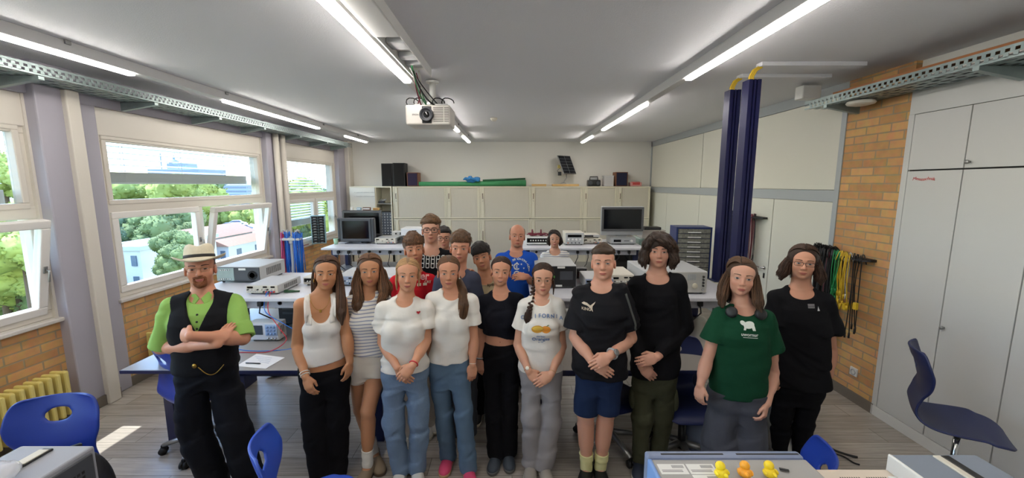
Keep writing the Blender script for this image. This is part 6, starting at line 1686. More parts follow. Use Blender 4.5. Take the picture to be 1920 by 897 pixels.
def person_tank():
    p = Person('girl with long straight brown hair, white ribbed tank top and wide black trousers', 2.60, (611, 544), (561, 565), (640, 557), (610, 700), yaw=4, head=(-2, 2, 2), hs=.95, female=True, skin='#b5805c', smile=.9, bust=1.15, brow='#3a261c', step=.005, waist=.118, hipw=.150)
    p.arm('a', (557, 648), (573, 707), (584, 742), -.03, -.17, -.20, curl=.6, back=(-.3, -1, .1), thumb=(.6, -.4, 0))
    p.arm('b', (651, 634), (656, 679), (652, 715), .0, -.03, -.05, curl=.5, back=(1, -.3, 0), thumb=(0, -1, 0))
    p.legs((590, 790), (632, 790), (600, 905), (630, 893))
    p.finish()
    p.shirt('tank_top', cloth('white ribbed cotton', '#dcd8d2', bump=.3, bscale=200), .19, None, infl=.008, tank=True, hemtilt=.10, seed=3, fold=.003)
    p.trousers('trousers', black_trouser, waist=.12, r=(.080, .085, .078), cuff=.025, infl=.012, fold=.0065)
    p.shoes(shoe_white, rubber_white, lace_white, .25)
    p.locks('#553c2d', [[((-.070, -.02, .03), .02), ((-.082, -.03, -.06), .024), ((-.075, -.055, -.16), .03), ((-.06, -.085, -.26), .03)], [((-.03, -.08, .0), .04), ((-.03, -.085, -.12), .05), ((-.02, -.095, -.28), .04)], [((.03, -.08, .0), .04), ((.05, -.07, -.12), .05), ((.06, -.07, -.26), .04)], [((.072, .0, .03), .018), ((.086, .0, -.06), .026), ((.094, .045, -.17), .03), ((.098, .085, -.27), .032), ((.100, .088, -.355), .016)]], t=.005, front=.064, per=34, sideshift=-.0)
    mb = MB(); c = p.NB; mb.tube([Vector(c+p.rt*.062*math.cos(a)+p.fw*(.05+.055*math.sin(a) if math.sin(a) > 0 else .0)+p.up*(.045-.105*max(0, math.sin(a)))) for a in [i*math.pi/16 for i in range(17)]], .0013, 5)
    p.cmesh(mb, 'necklace', mat('brass', '#a8843c', .3, .9))
    mb = MB(); mb.box((-.008, -.003, -.011), (.008, .003, .011), .003)
    for v in mb.bm.verts: v.co += Vector(c+p.fw*.117-p.up*.062)
    p.cmesh(mb, 'pendant', mat('brass', '#a8843c', .3, .9))
    p.band('a', .88, lace_white, .034, .003, 'bracelet'); p.band('a', .95, lace_white, .031, .004, 'bead_bracelet', beads=True)
    mb = MB(); mb.tube([Vector(p.H(-.082, .004+.011*math.sin(a), -.05+.011*math.cos(a))) for a in [i*.42 for i in range(15)]], .0032, 6, closed=True); p.cmesh(mb, 'earring', mat('brass', '#a8843c', .3, .9))

def person_stripes():
    p = Person('girl with wavy brown hair, striped t-shirt, beige shorts and clogs with crossed legs', 2.74, (694, 538), (657, 560), (722, 558), (690, 675), yaw=0, head=(0, 1, 0), hs=.96, female=True, skin='#ba8562', smile=.25, brow='#4a3222', iris='blue', step=.005, waist=.125, hipw=.142)
    p.arm('a', (652, 622), (668, 668), (680, 684), .10, .16, .17)
    p.arm('b', (728, 622), (712, 668), (700, 684), .10, .16, .17)
    p.legs((676, 768), (690, 771), (706, 866), (684, 893), ydirs=(22, -14), kdy=(.05, -.06), z=.04, bare=True)
    p.finish()
    m = bpy.data.materials.new('striped cotton'); m.use_nodes = True; nt = m.node_tree; b = nt.nodes['Principled BSDF']; b.inputs['Roughness'].default_value = .85
    tc = nt.nodes.new('ShaderNodeTexCoord'); sx = nt.nodes.new('ShaderNodeSeparateXYZ'); nt.links.new(tc.outputs['Object'], sx.inputs[0])
    mu = nt.nodes.new('ShaderNodeMath'); mu.operation = 'MULTIPLY'; mu.inputs[1].default_value = 1/.0235; nt.links.new(sx.outputs['Z'], mu.inputs[0]); fr = nt.nodes.new('ShaderNodeMath'); fr.operation = 'FRACT'; nt.links.new(mu.outputs[0], fr.inputs[0]); gt = nt.nodes.new('ShaderNodeMath'); gt.operation = 'GREATER_THAN'; gt.inputs[1].default_value = .68; nt.links.new(fr.outputs[0], gt.inputs[0])
    mx = nt.nodes.new('ShaderNodeMix'); mx.data_type = 'RGBA'; mx.inputs['A'].default_value = lin('#dcd8d0'); mx.inputs['B'].default_value = lin('#8e93a6'); nt.links.new(gt.outputs[0], mx.inputs['Factor']); nt.links.new(mx.outputs['Result'], b.inputs['Base Color'])
    global striped; striped = m
    p.shirt('t_shirt', m, .15, ('short', .6, .066), infl=.014, hemw=.140, neck=-.008, seed=7, fold=.0065, hemtilt=-.20, collar=cloth('pale blue rib', '#a3b0c8'))
    p.trousers('shorts', cloth('beige shorts', '#cfc6b8', bump=.4, bscale=150), waist=.16, r=(.080, .082), infl=.013, shorts=.30, fold=.004)
    p.socks(sock_white, .30); p.shoes(cloth('taupe suede', '#8a7a66'), mat('dark clog sole', '#4a3a2c', .7), None, .25, clog=True, W=1.06)
    w = .012
    p.locks('#6b4c35', [[((-.070, -.01, .03), .02), ((-.088, -.005, -.06), .030), ((-.094, .03, -.15), .034), ((-.086, .065, -.24), .034), ((-.080, .078, -.32), .018)], [((-.075, -.04, .0), .03), ((-.10, -.05, -.12), .04), ((-.115, -.045, -.24), .035)], [((.0, -.09, .0), .06), ((0, -.10, -.14), .07), ((0, -.11, -.28), .05)], [((.070, -.01, .03), .02), ((.088, .0, -.06), .030), ((.090, .04, -.15), .034), ((.078, .07, -.22), .03), ((.07, .082, -.28), .016)], [((.075, -.04, .0), .03), ((.105, -.04, -.12), .04), ((.12, -.03, -.24), .03)]], t=.006, front=.064, per=34, wave=.016)

def person_heart():
    p = Person('blonde girl in white t-shirt with a small red heart and light blue jeans', 2.62, (764, 548), (715, 571), (802, 569), (759, 690), yaw=0, head=(0, 2, 2), hs=.96, female=True, skin='#c79172', smile=.8, brow='#8a6a48', iris='blue', step=.005, waist=.13, hipw=.145, blush=1.2)
    p.arm('a', (718, 642), (745, 690), (766, 716), -.01, -.15, -.17, curl=.5, back=(0, -1, .2), thumb=(.5, -.2, .6))
    p.arm('b', (799, 638), (774, 686), (752, 708), -.01, -.19, -.22, curl=.55, back=(.1, -1, .4), thumb=(-.3, -.2, .8))
    p.legs((738, 790), (786, 790), (749, 892), (783, 888))
    p.finish()
    p.shirt('t_shirt', white_cotton, .02, ('short', .60, .074), infl=.016, hemw=.145, neck=-.002, seed=11, fold=.008, collar=white_cotton)
    p.trousers('jeans', denim_blue, waist=.10, r=(.078, .074, .064), cuff=.045, infl=.014, fold=.008)
    p.shoes(shoe_white, rubber_white, lace_white, .25)
    hm = poly_mesh([[(.0, -.012), (.012, .0), (.012, .006), (.007, .009), (.0, .005), (-.007, .009), (-.012, .006), (-.012, .0)]]); p.on_shirt(hm, (783, 593), 'heart_emblem', mat('red emblem', '#b01c28', .7))
    p.locks('#a8845c', [[((-.072, .028, .03), .007), ((-.078, .032, -.04), .006), ((-.07, .045, -.11), .004)], [((.072, .03, .03), .006), ((.078, .034, -.03), .005), ((.074, .04, -.09), .003)], [((0, -.115, .01), .03), ((0, -.125, -.06), .03), ((0, -.10, -.2), .02)]], part='back', t=.003, front=.070, per=12)
    mb = MB(); mb.sphere(Vector(p.H(-.079, .002, -.044)), .006, 2); p.cmesh(mb, 'earring', shoe_white); p.band('b', .93, mat('red bracelet', '#c22a34', .6), .032, .004)

def person_ponytail():
    p = Person('girl with long brown ponytail over her shoulder, white t-shirt, blue jeans and pink shoes', 2.72, (841, 542), (808, 556), (884, 558), (843, 685), yaw=0, head=(2, 1, 2), hs=.96, female=True, skin='#c38c6f', smile=.45, brow='#4a3222', iris='blue', step=.005, waist=.115, hipw=.135)
    p.arm('a', (803, 628), (812, 680), (816, 705), .04, .02, .0)
    p.arm('b', (888, 638), (886, 684), (885, 714), .0, -.05, -.06, curl=.55, back=(.4, -1, 0), thumb=(-.6, -.5, 0))
    p.legs((832, 775), (869, 775), (838, 864), (880, 888))
    p.finish()
    p.shirt('t_shirt', white_cotton, .10, ('short', .58, .070), infl=.015, hemw=.128, neck=.0, seed=13, fold=.0065, collar=white_cotton)
    p.trousers('jeans', cloth('mid blue denim', '#566c82', bump=.35, bscale=260, var=.25, vscale=5), waist=.13, r=(.075, .064, .064), cuff=.045, infl=.012, fold=.0065)
    p.shoes(mat('pink suede', '#d84a72', .7), mat('gum sole', '#b89068', .6), lace_white, .25)
    p.locks('#63462f', [[((.02, -.11, .0), .03), ((.07, -.08, -.06), .032), ((.105, .01, -.14), .036), ((.108, .075, -.22), .040), ((.095, .092, -.31), .036), ((.088, .09, -.385), .014)]], part='back', t=.004, front=.070, per=110)
    mb = MB(); mb.sphere(Vector(p.H(.079, .002, -.044)), .006, 2); p.cmesh(mb, 'earring', shoe_white); p.band('b', .95, lace_white, .028, .0018)

def person_crop():
    p = Person('dark haired girl in black cropped top with bare midriff and black trousers', 2.92, (937, 537), (906, 560), (972, 555), (940, 660), yaw=-4, head=(0, 3, 5), hs=.94, female=True, skin='#c58f73', smile=1.0, teeth=.8, brow='#3a281e', step=.005, waist=.112, hipw=.130)
    p.arm('a', (902, 636), (899, 675), (902, 708), .0, -.03, -.05, curl=.6, back=(-.6, -1, 0), thumb=(.3, -1, 0))
    p.arm('b', (976, 632), (972, 675), (970, 700), .02, .02, .0)
    p.legs((925, 765), (955, 765), (929, 860), (953, 856))
    p.finish()
    p.shirt('cropped_top', cloth('navy black cotton', '#14151d'), .36, ('short', .62, .068), infl=.016, neck=.004, seed=15, fold=.008, hemtilt=-.22, hemw=.118)
    p.trousers('trousers', black_trouser, waist=.22, r=(.072, .068, .074), cuff=.045, infl=.012, fold=.0065)
    p.shoes(mat('grey blue suede', '#3a424c', .7), mat('grey sole', '#5a5a58', .6), None, .25)
    p.locks('#3a281e', [[((0, -.115, .03), .034), ((0, -.13, -.0), .034)]], part='back', t=.003, front=.070, per=30)
    mb = MB(); c = p.torso_pt(0, .0, .28); T = np.linspace(.25, 0, 200); W = c[None]+np.outer(T, p.fw); i = np.argmax(ev(p.ops, W) < 0); mb.sphere(Vector(W[i]), .004, 2, (1, .6, 1.3)); p.cmesh(mb, 'navel', mat('navel', '#7a4a38', .7))
    p.band('a', .90, grey_case, .032, .004); p.band('a', .94, black_rubber, .031, .003, 'wristband')

def person_oranges():
    p = Person('girl with braid and round glasses in printed white t-shirt and grey jeans', 2.76, (1018, 554), (981, 568), (1048, 565), (1014, 692), yaw=0, head=(0, 1, 0), hs=.95, female=True, skin='#c8967c', smile=.3, brow='#2e2019', step=.005, waist=.125, hipw=.142)
    p.arm('a', (972, 646), (991, 697), (1012, 718), -.01, -.14, -.16, curl=.45, back=(0, -1, .3), thumb=(.4, -.2, .7))
    p.arm('b', (1053, 650), (1034, 702), (1012, 718), -.01, -.17, -.20, curl=.5, back=(0, -1, .4), thumb=(-.3, -.2, .8))
    p.legs((996, 785), (1034, 785), (996, 876), (1022, 882))
    p.finish()
    p.shirt('t_shirt', white_cotton, .02, ('short', .56, .070), infl=.016, hemw=.148, neck=.004, seed=17, fold=.0065, collar=white_cotton)
    p.trousers('jeans', cloth('grey denim', '#8f8c8e', bump=.35, bscale=260, var=.18, vscale=5), waist=.06, r=(.078, .074, .070), cuff=.05, infl=.014, fold=.008)
    p.shoes(mat('grey suede', '#9a948c', .7), rubber_white, lace_white, .25)
    bl = mat('faded blue print', '#5f7ba8', .8)
    bm = []
    for i, ch in enumerate('CALIFORNIA'):
        x = (i-4.5)*.030; bm.append((ch, .036, x, .018-.000*x-1.4*x*x))
    p.on_shirt(merge_text(bm), (1016, 600), 'lettering', bl)
    p.on_shirt(merge_text([('the best', .018, 0, .022), ('Oranges', .036, 0, 0), ('est. 1982', .010, 0, -.024)]), (1014, 637), 'lettering', bl)
    def blob(cx, cy, rx, ry, n=18): return [(cx+rx*math.cos(2*math.pi*i/n), cy+ry*math.sin(2*math.pi*i/n)) for i in range(n)]
    p.on_shirt(poly_mesh([blob(.035, .0, .033, .026)]), (1014, 618), 'orange_print', mat('print orange', '#d88a2c', .8)); p.on_shirt(poly_mesh([blob(-.022, .002, .043, .026)]), (1014, 618), 'orange_print', mat('print amber', '#c9922f', .8), .0032); p.on_shirt(poly_mesh([blob(-.022, .008, .036, .015)]), (1014, 618), 'slice_print', mat('print yellow', '#dfb84c', .8), .004); p.on_shirt(poly_mesh([[(.03, .02), (.05, .034), (.06, .03), (.045, .024)]]), (1014, 618), 'leaf_print', mat('print green', '#6a7a4a', .8), .004)
    br = []
    for i in range(7):
        f = i/6; x = -.062-.035*f; y = -.05+.13*min(1, f*1.3); z = -.06-.24*f
        br += [((x, y, z), .021-.003*f), ]
    p.locks('#38261d', [[((-.03, -.105, -.01), .024), ((-.066, -.06, -.05), .022)], [((-.105, .088, -.235), .024), ((-.112, .094, -.28), .026), ((-.108, .092, -.335), .008)], [((-.074, .03, .02), .006), ((-.08, .036, -.05), .004)], [((.074, .03, .02), .007), ((.080, .036, -.05), .005), ((.076, .04, -.12), .003)]], part='back', t=.003, front=.066, per=30)
    O = []
    for i in range(16):
        f = i/15; c = V(-.066-.036*f, -.06+.145*min(1, f*1.25), -.055-.18*f); q = 1 if i % 2 else -1
        O.append(('u', p.hel(c+V(.008*q, .004*q, 0), (.0145, .017, .012)), .002))
    P, Q = solid(O, .004); p.child('braid', P, Q, hair_mats('#38261d')[0])
    p.glasses(mat('thin gold frame', '#8f7a58', .3, .8), .024, .022, True, .0010)
    p.band('a', .92, mat('tan strap', '#b08a6a', .6), .029, .003, 'watch_strap', (.013, mat('pale dial', '#d8d4c4', .3))); p.band('b', .93, mat('brass', '#a8843c', .3, .9), .028, .0015)

def person_sports():
    p = Person('boy in loose black sports t-shirt with cat emblem and dark denim shorts', 2.62, (1131, 525), (1087, 546), (1167, 541), (1124, 690), yaw=-3, head=(-4, 2, -3), hs=1.0, skin='#cb9880', smile=.6, brow='#5a4230', iris='blue', eye=.75, step=.005, chest=.152, jaw=1.08, blush=1.3, arm=1.05)
    p.arm('a', (1079, 632), (1112, 680), (1132, 694), -.01, -.17, -.20, curl=.5, back=(0, -1, .3), thumb=(.4, -.2, .6))
    p.arm('b', (1182, 634), (1143, 668), (1118, 684), -.01, -.21, -.25, curl=.6, back=(0, -1, .5), thumb=(-.4, -.2, .7))
    p.legs((1098, 779), (1137, 775), (1097, 892), (1128, 892), z=.05, bare=True)
    p.finish()
    p.shirt('sports_shirt', cloth('black jersey', '#16161a', .7), -.08, ('short', .78, .092), infl=.020, hemw=.172, neck=.004, seed=19, fold=.008, collar=black_cotton)
    p.trousers('shorts', cloth('dark blue denim', '#1d2b48', bump=.35, bscale=260), waist=.0, r=(.088, .086), infl=.016, shorts=.93, fold=.004)
    p.socks(cloth('pale yellow sock', '#d8d49c'), .26, .046); p.shoes(black_shoe, black_rubber, black_wire, .28, high=.03, W=1.1)
    p.short_hair('#49361f' if 0 else '#4a3826', top=.002, fringe=.18, mess=.25, t=.0, seed=5, front=.062, length=.035, lean=.4, n=1000)
    cat = [[(-.045, .012), (-.030, .022), (-.008, .018), (.012, .004), (.030, .018), (.046, .030), (.040, .018), (.028, .002), (.026, -.014), (.030, -.034), (.018, -.022), (.010, -.010), (-.010, .002), (-.03, .006)]]
    pale = mat('pale print', '#c9b9a4', .7); p.on_shirt(poly_mesh(cat), (1103, 577), 'cat_emblem', pale); p.on_shirt(merge_text([('KING', .026, 0, 0)]), (1099, 583), 'lettering', pale)
    mb = MB(); pts = []
    for i in range(14):
        f = i/13; c = p.Sb+(p.Eb-p.Sb)*(f*.76)+p.up*.0; q = nv(V(.35, -1, .1)); T = np.linspace(.16, 0, 90); W = c[None]+np.outer(T, q); j = np.argmax(ev(p.shirt_ops, W) < 0); pts.append(Vector(W[j]+q*.001))
    mb.tube(pts, .008, 6); p.cmesh(mb, 'sleeve_stripe', mat('grey stripe', '#4a4c48', .8))
    p.band('b', .88, silver, .034, .007, 'watch_strap', (.021, mat('grey dial', '#8f9290', .2, .5)))

def person_wavy():
    p = Person('tall boy with shoulder length dark wavy hair, black long sleeved top and olive cargo trousers', 2.76, (1235, 502), (1192, 528), (1273, 525), (1228, 690), yaw=0, head=(0, 1, 0), hs=1.0, skin='#c4927b', smile=.0, brow='#2a1e18', step=.005)
    p.arm('a', (1184, 618), (1203, 688), (1222, 706), -.0, -.17, -.17, curl=.4, back=(0, -1, .2), thumb=(.5, -.2, .5))
    p.arm('b', (1284, 615), (1232, 670), (1206, 678), -.0, -.20, -.23, curl=.45, back=(0, -1, .4), thumb=(-.2, -.2, .9))
    p.legs((1204, 785), (1243, 785), (1198, 874), (1236, 868))
    p.finish()
    p.shirt('long_sleeved_top', black_cotton, -.06, ('long', .93, .058), infl=.017, hemw=.160, neck=.012, seed=21, fold=.008)
    olive = cloth('olive cotton', '#3f4030', bump=.4, bscale=150)
    p.trousers('cargo_trousers', olive, waist=.0, r=(.084, .072, .056), cuff=.06, infl=.014, fold=.008)
    K = p.knee['b']; hj = p.hipj['b']; c = hj*.4+K*.6+p.rt*.075-p.fw*.01; P, Q = solid([('u', ellip(c, V(.03, .07, .085), p.TM), 0), ('n', folds(9, .003), 0)], .006); p.child('cargo_pocket', P, Q, olive)
    K = p.knee['a']; hj = p.hipj['a']; c = hj*.4+K*.6-p.rt*.075-p.fw*.01; P, Q = solid([('u', ellip(c, V(.03, .07, .085), p.TM), 0), ('n', folds(10, .003), 0)], .006); p.child('cargo_pocket', P, Q, olive)
    p.shoes(mat('navy shoe', '#1c2434', .7), rubber_white, None, .28)
    lk = []; r_ = random.Random(8)
    for i in range(15):
        a = -2.2+4.4*i/14; a += math.pi; x = .088*math.sin(a); y = -.02+.10*math.cos(a); zt = .02; e = r_.uniform(-.13, -.08)
        lk.append([((x*.95, y*.9, .05), .022), ((x*1.22, y*1.1, -.02), .026), ((x*1.30, y*1.15+.0, -.07), .024), ((x*1.22, y*1.12, e), .012)])
    for q in (-1, 1):
        lk += [[((q*.03, .055, .105), .022), ((q*.066, .068, .07), .020), ((q*.078, .058, .03), .016), ((q*.084, .045, -.01), .01)], [((q*.05, .03, .11), .024), ((q*.09, .03, .06), .024), ((q*.104, .02, .0), .022), ((q*.108, .01, -.06), .016)]]
    lk += [[((-.035, .055, .122), .020), ((.0, .088, .105), .022), ((.038, .100, .074), .020), ((.066, .090, .040), .016), ((.080, .066, .004), .008)], [((-.04, .055, .120), .018), ((-.022, .094, .095), .020), ((.012, .104, .068), .016), ((.040, .100, .046), .007)], [((-.04, .05, .118), .018), ((-.064, .080, .080), .018), ((-.078, .074, .040), .014), ((-.086, .056, .0), .007)]]
    lk += [[((-.01, .05, .115), .024), ((.035, .078, .085), .016), ((.055, .076, .058), .008)], [((-.015, .05, .115), .02), ((-.05, .074, .08), .014), ((-.062, .07, .05), .008)]]
    p.locks('#43332a', lk, t=.016, front=.030, per=26, wave=.012, n_cap=400, temple=.036, capdown=1.5)

def person_green():
    p = Person('person with straight brown hair in dark green t-shirt and baggy grey jeans', 2.40, (1388, 555), (1349, 582), (1440, 588), (1382, 738), yaw=4, head=(2, 1, 4), hs=.98, female=True, bust=.5, skin='#cb9982', smile=.0, brow='#5a4230', iris='blue', step=.005, chest=.140, waist=.135, hipw=.148, blush=1.5)
    p.arm('a', (1324, 680), (1313, 722), (1309, 755), .0, -.05, -.07, curl=.8, back=(-1, -.5, 0), thumb=(.3, -1, 0))
    p.arm('b', (1449, 698), (1438, 757), (1428, 796), .0, -.10, -.14, curl=.8, back=(.8, -.7, 0), thumb=(-.6, -.8, 0))
    p.legs((1348, 830), (1402, 830), (1360, 940), (1408, 945))
    p.finish()
    p.shirt('t_shirt', cloth('bottle green cotton', '#143f2a'), -.0, ('short', .55, .082), infl=.017, hemw=.155, neck=.002, seed=23, fold=.0065, collar=cloth('bottle green cotton', '#143f2a'))
    p.trousers('jeans', cloth('dark grey denim', '#474950', bump=.35, bscale=260, var=.3, vscale=5), waist=.05, r=(.088, .108, .118), cuff=.04, infl=.016, fold=.008)
    p.shoes(black_shoe, rubber_white, lace_white, .26)
    def ov(cx, cy, rx, ry, rt=0.0, n=16): return [(cx+rx*math.cos(t)*math.cos(rt)-ry*math.sin(t)*math.sin(rt), cy+rx*math.cos(t)*math.sin(rt)+ry*math.sin(t)*math.cos(rt)) for t in [2*math.pi*i/n for i in range(n)]]
    bear = [ov(.004, .008, .030, .019, .25), ov(-.028, .016, .015, .012, -.4), [(-.020, .006), (-.008, .004), (-.014, -.022), (-.026, -.022)], [(.014, .004), (.032, .010), (.040, -.022), (.024, -.022)]]
    wp = mat('white emblem', '#cfd4cc', .7); p.on_shirt(poly_mesh(bear), (1406, 616), 'bear_emblem', wp); p.on_shirt(merge_text([('uwornur', .026, 0, -.0)]), (1407, 630), 'lettering', wp); p.on_shirt(poly_mesh([[(-.04, -.002), (.04, -.002), (.04, .001), (-.04, .001)]]), (1408, 635), 'underline', wp)
    p.locks('#5a4230', [[((-.070, -.005, .03), .02), ((-.086, .0, -.06), .028), ((-.092, .02, -.14), .030), ((-.085, .05, -.20), .018)], [((-.07, -.05, 0), .03), ((-.085, -.06, -.1), .036), ((-.08, -.075, -.2), .03)], [((.0, -.09, .0), .06), ((0, -.10, -.12), .06), ((0, -.11, -.2), .04)], [((.070, .0, .03), .022), ((.090, .01, -.06), .030), ((.102, .035, -.14), .032), ((.125, .05, -.19), .016)], [((.07, -.05, 0), .03), ((.09, -.05, -.1), .036), ((.10, -.06, -.19), .03)]], t=.005, front=.064, per=34, wave=.004, sideshift=-.02)
    # headphones hang round the neck
    t = thing('headphones', 'black headphones hanging round the neck of the person in the green t-shirt', 'headphones', tuple(p.NB))
    mb = MB(); pts = [Vector(p.rt*.088*math.cos(a)+p.fw*(.02-.10*math.sin(a) if math.sin(a) > 0 else .02)+p.up*(.052-.01*math.sin(a))) for a in [i*math.pi/14 for i in range(15)]]
    mb.tube(pts, .010, 8); mb.build('headband', black_plastic, t)
    for q in (-1, 1):
        c = Vector(p.rt*q*.082+p.fw*.085+p.up*.005); ax = nv(p.rt*q*.35+p.fw*.9+p.up*.3); M = Matrix(np.stack([nv(np.cross(p.up, ax)), np.cross(ax, nv(np.cross(p.up, ax))), ax], 1).tolist()).to_4x4(); M.translation = c
        mb = MB(); mb.X = M; mb.lathe([(.020, -.016), (.031, -.012), (.035, -.002), (.032, .006), (.02, .010), (0, .011)], (0, 0, 0), 'Z', 24); cup_ = mb.build('ear_cup', black_plastic, t)
        mb = MB(); mb.X = M; mb.lathe([(.022, -.018), (.030, -.024), (.033, -.018), (.028, -.012)], (0, 0, 0), 'Z', 24); mb.build('ear_pad', black_rubber, cup_)

def person_longhair():
    p = Person('young man with shoulder length brown hair and rectangular glasses in plain black clothes', 2.72, (1504, 524), (1455, 552), (1552, 557), (1500, 712), yaw=-3, head=(0, 1, 2), hs=1.0, skin='#c59076', smile=.7, brow='#3a281e', iris='blue', step=.005, chest=.15)
    p.arm('a', (1446, 640), (1452, 700), (1455, 735), .02, .0, -.02)
    p.arm('b', (1556, 655), (1554, 704), (1546, 742), .0, -.06, -.10, curl=.7, back=(.8, -.7, 0), thumb=(-.6, -.8, 0))
    p.legs((1464, 790), (1508, 790), (1462, 850), (1503, 855))
    p.finish()
    p.shirt('t_shirt', black_cotton, -.05, ('short', .60, .086), infl=.018, hemw=.165, neck=.004, seed=25, fold=.008)
    p.trousers('trousers', black_trouser, waist=.02, r=(.082, .068, .056), cuff=.05, infl=.012, fold=.007)
    p.shoes(black_shoe, black_rubber, None, .28)
    wp = mat('grey white print', '#b9b9b9', .7)
    p.on_shirt(poly_mesh([[(-.022, z), (.016, z), (.016, z+.0025), (-.022, z+.0025)] for z in (.014, .007, 0, -.007)]), (1524, 578), 'small_print', wp); p.on_shirt(poly_mesh([[(-.006, -.014), (.008, -.014), (.003, .004), (.001, .014), (-.002, .002)]]), (1535, 580), 'small_figure_print', wp)
    lk = []
    for q in (-1, 1):
        lk += [[((q*.070, .0, .04), .022), ((q*.092, .005, -.03), .030), ((q*.105, .01, -.09), .034), ((q*.115, .02, -.135), .016)], [((q*.072, -.05, .02), .03), ((q*.10, -.05, -.06), .038), ((q*.118, -.045, -.135), .02)]]
    lk += [[((.0, -.09, .0), .06), ((0, -.10, -.08), .065), ((0, -.10, -.15), .04)]]
    p.locks('#3f2b20', lk, t=.010, front=.074, per=34, wave=.010, temple=.05)
    p.glasses(mat('dark frame', '#2a1c1c', .3), .025, .0135, thick=.0016)

def person_red():
    p = Person('boy with tousled brown hair in red t-shirt with white lettering', 3.2, (780, 494), (742, 524), (807, 520), (772, 640), yaw=0, head=(4, 2, -4), skin='#bf8768', smile=.5, brow='#3f2c20', eye=.8, step=.006)
    p.arm('a', (737, 600), (745, 660), (748, 690), .0, -.02, -.04); p.arm('b', (812, 600), (805, 660), (802, 690), .0, -.02, -.04)
    p.legs(None, None, (766, 820), (800, 800)); p.finish()
    p.shirt('t_shirt', cloth('red cotton', '#b41c26'), .0, ('short', .65, .086), infl=.017, hemw=.18, seed=27, collar=cloth('red cotton', '#b41c26'))
    p.trousers('trousers', cloth('beige shorts', '#cfc6b8'), waist=.05, r=(.105, .095, .09), cuff=.06, infl=.014); p.shoes(shoe_white, rubber_white, lace_white)
    p.short_hair('#6b4b34', top=.034, fringe=1.25, mess=.9, t=.004, seed=31, front=.056, length=.055, lean=.5, n=1300)
    p.on_shirt(merge_text([('ller', .075, 0, 0)]), (791, 524), 'lettering', mat('pale red print', '#d8a8a4', .8)); p.on_shirt(poly_mesh([[(-.06+i*.045, -.01), (-.03+i*.045, -.01), (-.03+i*.045, .01), (-.06+i*.045, .01)] for i in range(3)]), (785, 537), 'block_print', mat('pale print', '#c9b9a4', .7)); p.on_shirt(merge_text([('CRT', .028, 0, 0)]), (801, 534), 'lettering', mat('pale print', '#c9b9a4', .7))

def person_tall():
    p = Person('tallest boy with curly hair and dark rectangular glasses in black t-shirt with white pattern', 3.5, (808, 455), (776, 478), (842, 476), (808, 620), yaw=0, head=(0, 2, 0), skin='#c8967e', smile=-.1, brow='#5a4230', step=.006)
    p.arm('a', (772, 560), (778, 630), (780, 660), .0, -.02, -.04); p.arm('b', (847, 560), (840, 630), (838, 660), .0, -.02, -.04)
    p.legs(None, None, None, (815, 790)); p.finish()
    p.shirt('t_shirt', black_cotton, .0, ('short', .65, .086), infl=.017, hemw=.18, seed=29, neck=.006)
    p.trousers('trousers', black_trouser, waist=.05, r=(.105, .09, .085), cuff=.06, infl=.014); p.shoes(shoe_white, rubber_white, lace_white)
    p.short_hair('#75563a', top=.026, fringe=.4, mess=.7, t=.002, seed=33, n=1100, front=.060, length=.045, curl=1.0)
    wp = mat('white pattern print', '#c9c9c4', .7); pol = []
    for i in range(6):
        x = -.11+i*.044
        for z, h in ((.0, .10),):
            pol += [[(x-.016, z), (x-.010, z), (x-.010, z+h), (x-.016, z+h)], [(x+.010, z), (x+.016, z), (x+.016, z+h), (x+.010, z+h)]]
        for z in (.10, .07, .035, 0): pol += [[(x-.010, z-.004), (x+.010, z-.004), (x+.010, z+.004), (x-.010, z+.004)]]
    p.on_shirt(poly_mesh(pol), (806, 503), 'pattern_print', wp)
    p.glasses(mat('dark frame', '#2a1c1c', .3), .026, .019, thick=.0026)

def person_hidden():
    p = Person('boy with short dark hair half hidden behind the tall boy in glasses', 4.15, (832, 467), (805, 490), (858, 488), (832, 610), yaw=0, head=(0, 2, 0), skin='#bb866c', smile=.2, brow='#2a211c', step=.007)
    p.arm('a', (802, 550), (805, 600), (806, 625)); p.arm('b', (861, 550), (858, 600), (857, 625))
    p.legs(None, None, None, None); p.finish()
    p.shirt('jacket', cloth('dark slate jacket', '#2c313a'), .0, ('long', .95, .065), infl=.02, hemw=.18, seed=35); p.trousers('trousers', black_trouser, waist=.05, r=(.105, .09, .085), cuff=.06, infl=.014); p.shoes(black_shoe, black_rubber)
    p.short_hair('#2a211c', top=.008, fringe=.3, mess=.3, t=.002, seed=37, n=300, front=.064, length=.03)
    p.glasses(mat('dark frame', '#2a1c1c', .3), .026, .018, thick=.002)

def person_slate():
    p = Person('boy with wavy brown fringe in slate blue t-shirt, a hand on his shoulder', 3.08, (861, 493), (826, 521), (889, 517), (858, 640), yaw=0, head=(-3, 1, 2), skin='#c48b70', smile=.1, brow='#4a3424', step=.006)
    p.arm('a', (819, 600), (826, 660), (828, 690), .0, -.02, -.04); p.arm('b', (893, 596), (888, 655), (886, 680), .0, -.0, -.02)
    p.legs(None, None, None, None); p.finish()
    p.shirt('t_shirt', cloth('slate blue cotton', '#454a5c'), .0, ('short', .8, .084), infl=.018, hemw=.18, seed=39, neck=-.004, collar=cloth('slate blue cotton', '#454a5c')); p.trousers('trousers', cloth('dark grey denim', '#5a5d68'), waist=.05, r=(.105, .09, .085), cuff=.06, infl=.014); p.shoes(shoe_white, rubber_white, lace_white)
    p.short_hair('#6a4d36', top=.032, fringe=.8, mess=1.0, t=.002, n=1300, seed=41, front=.058, length=.055, curl=.5, lean=-.3)

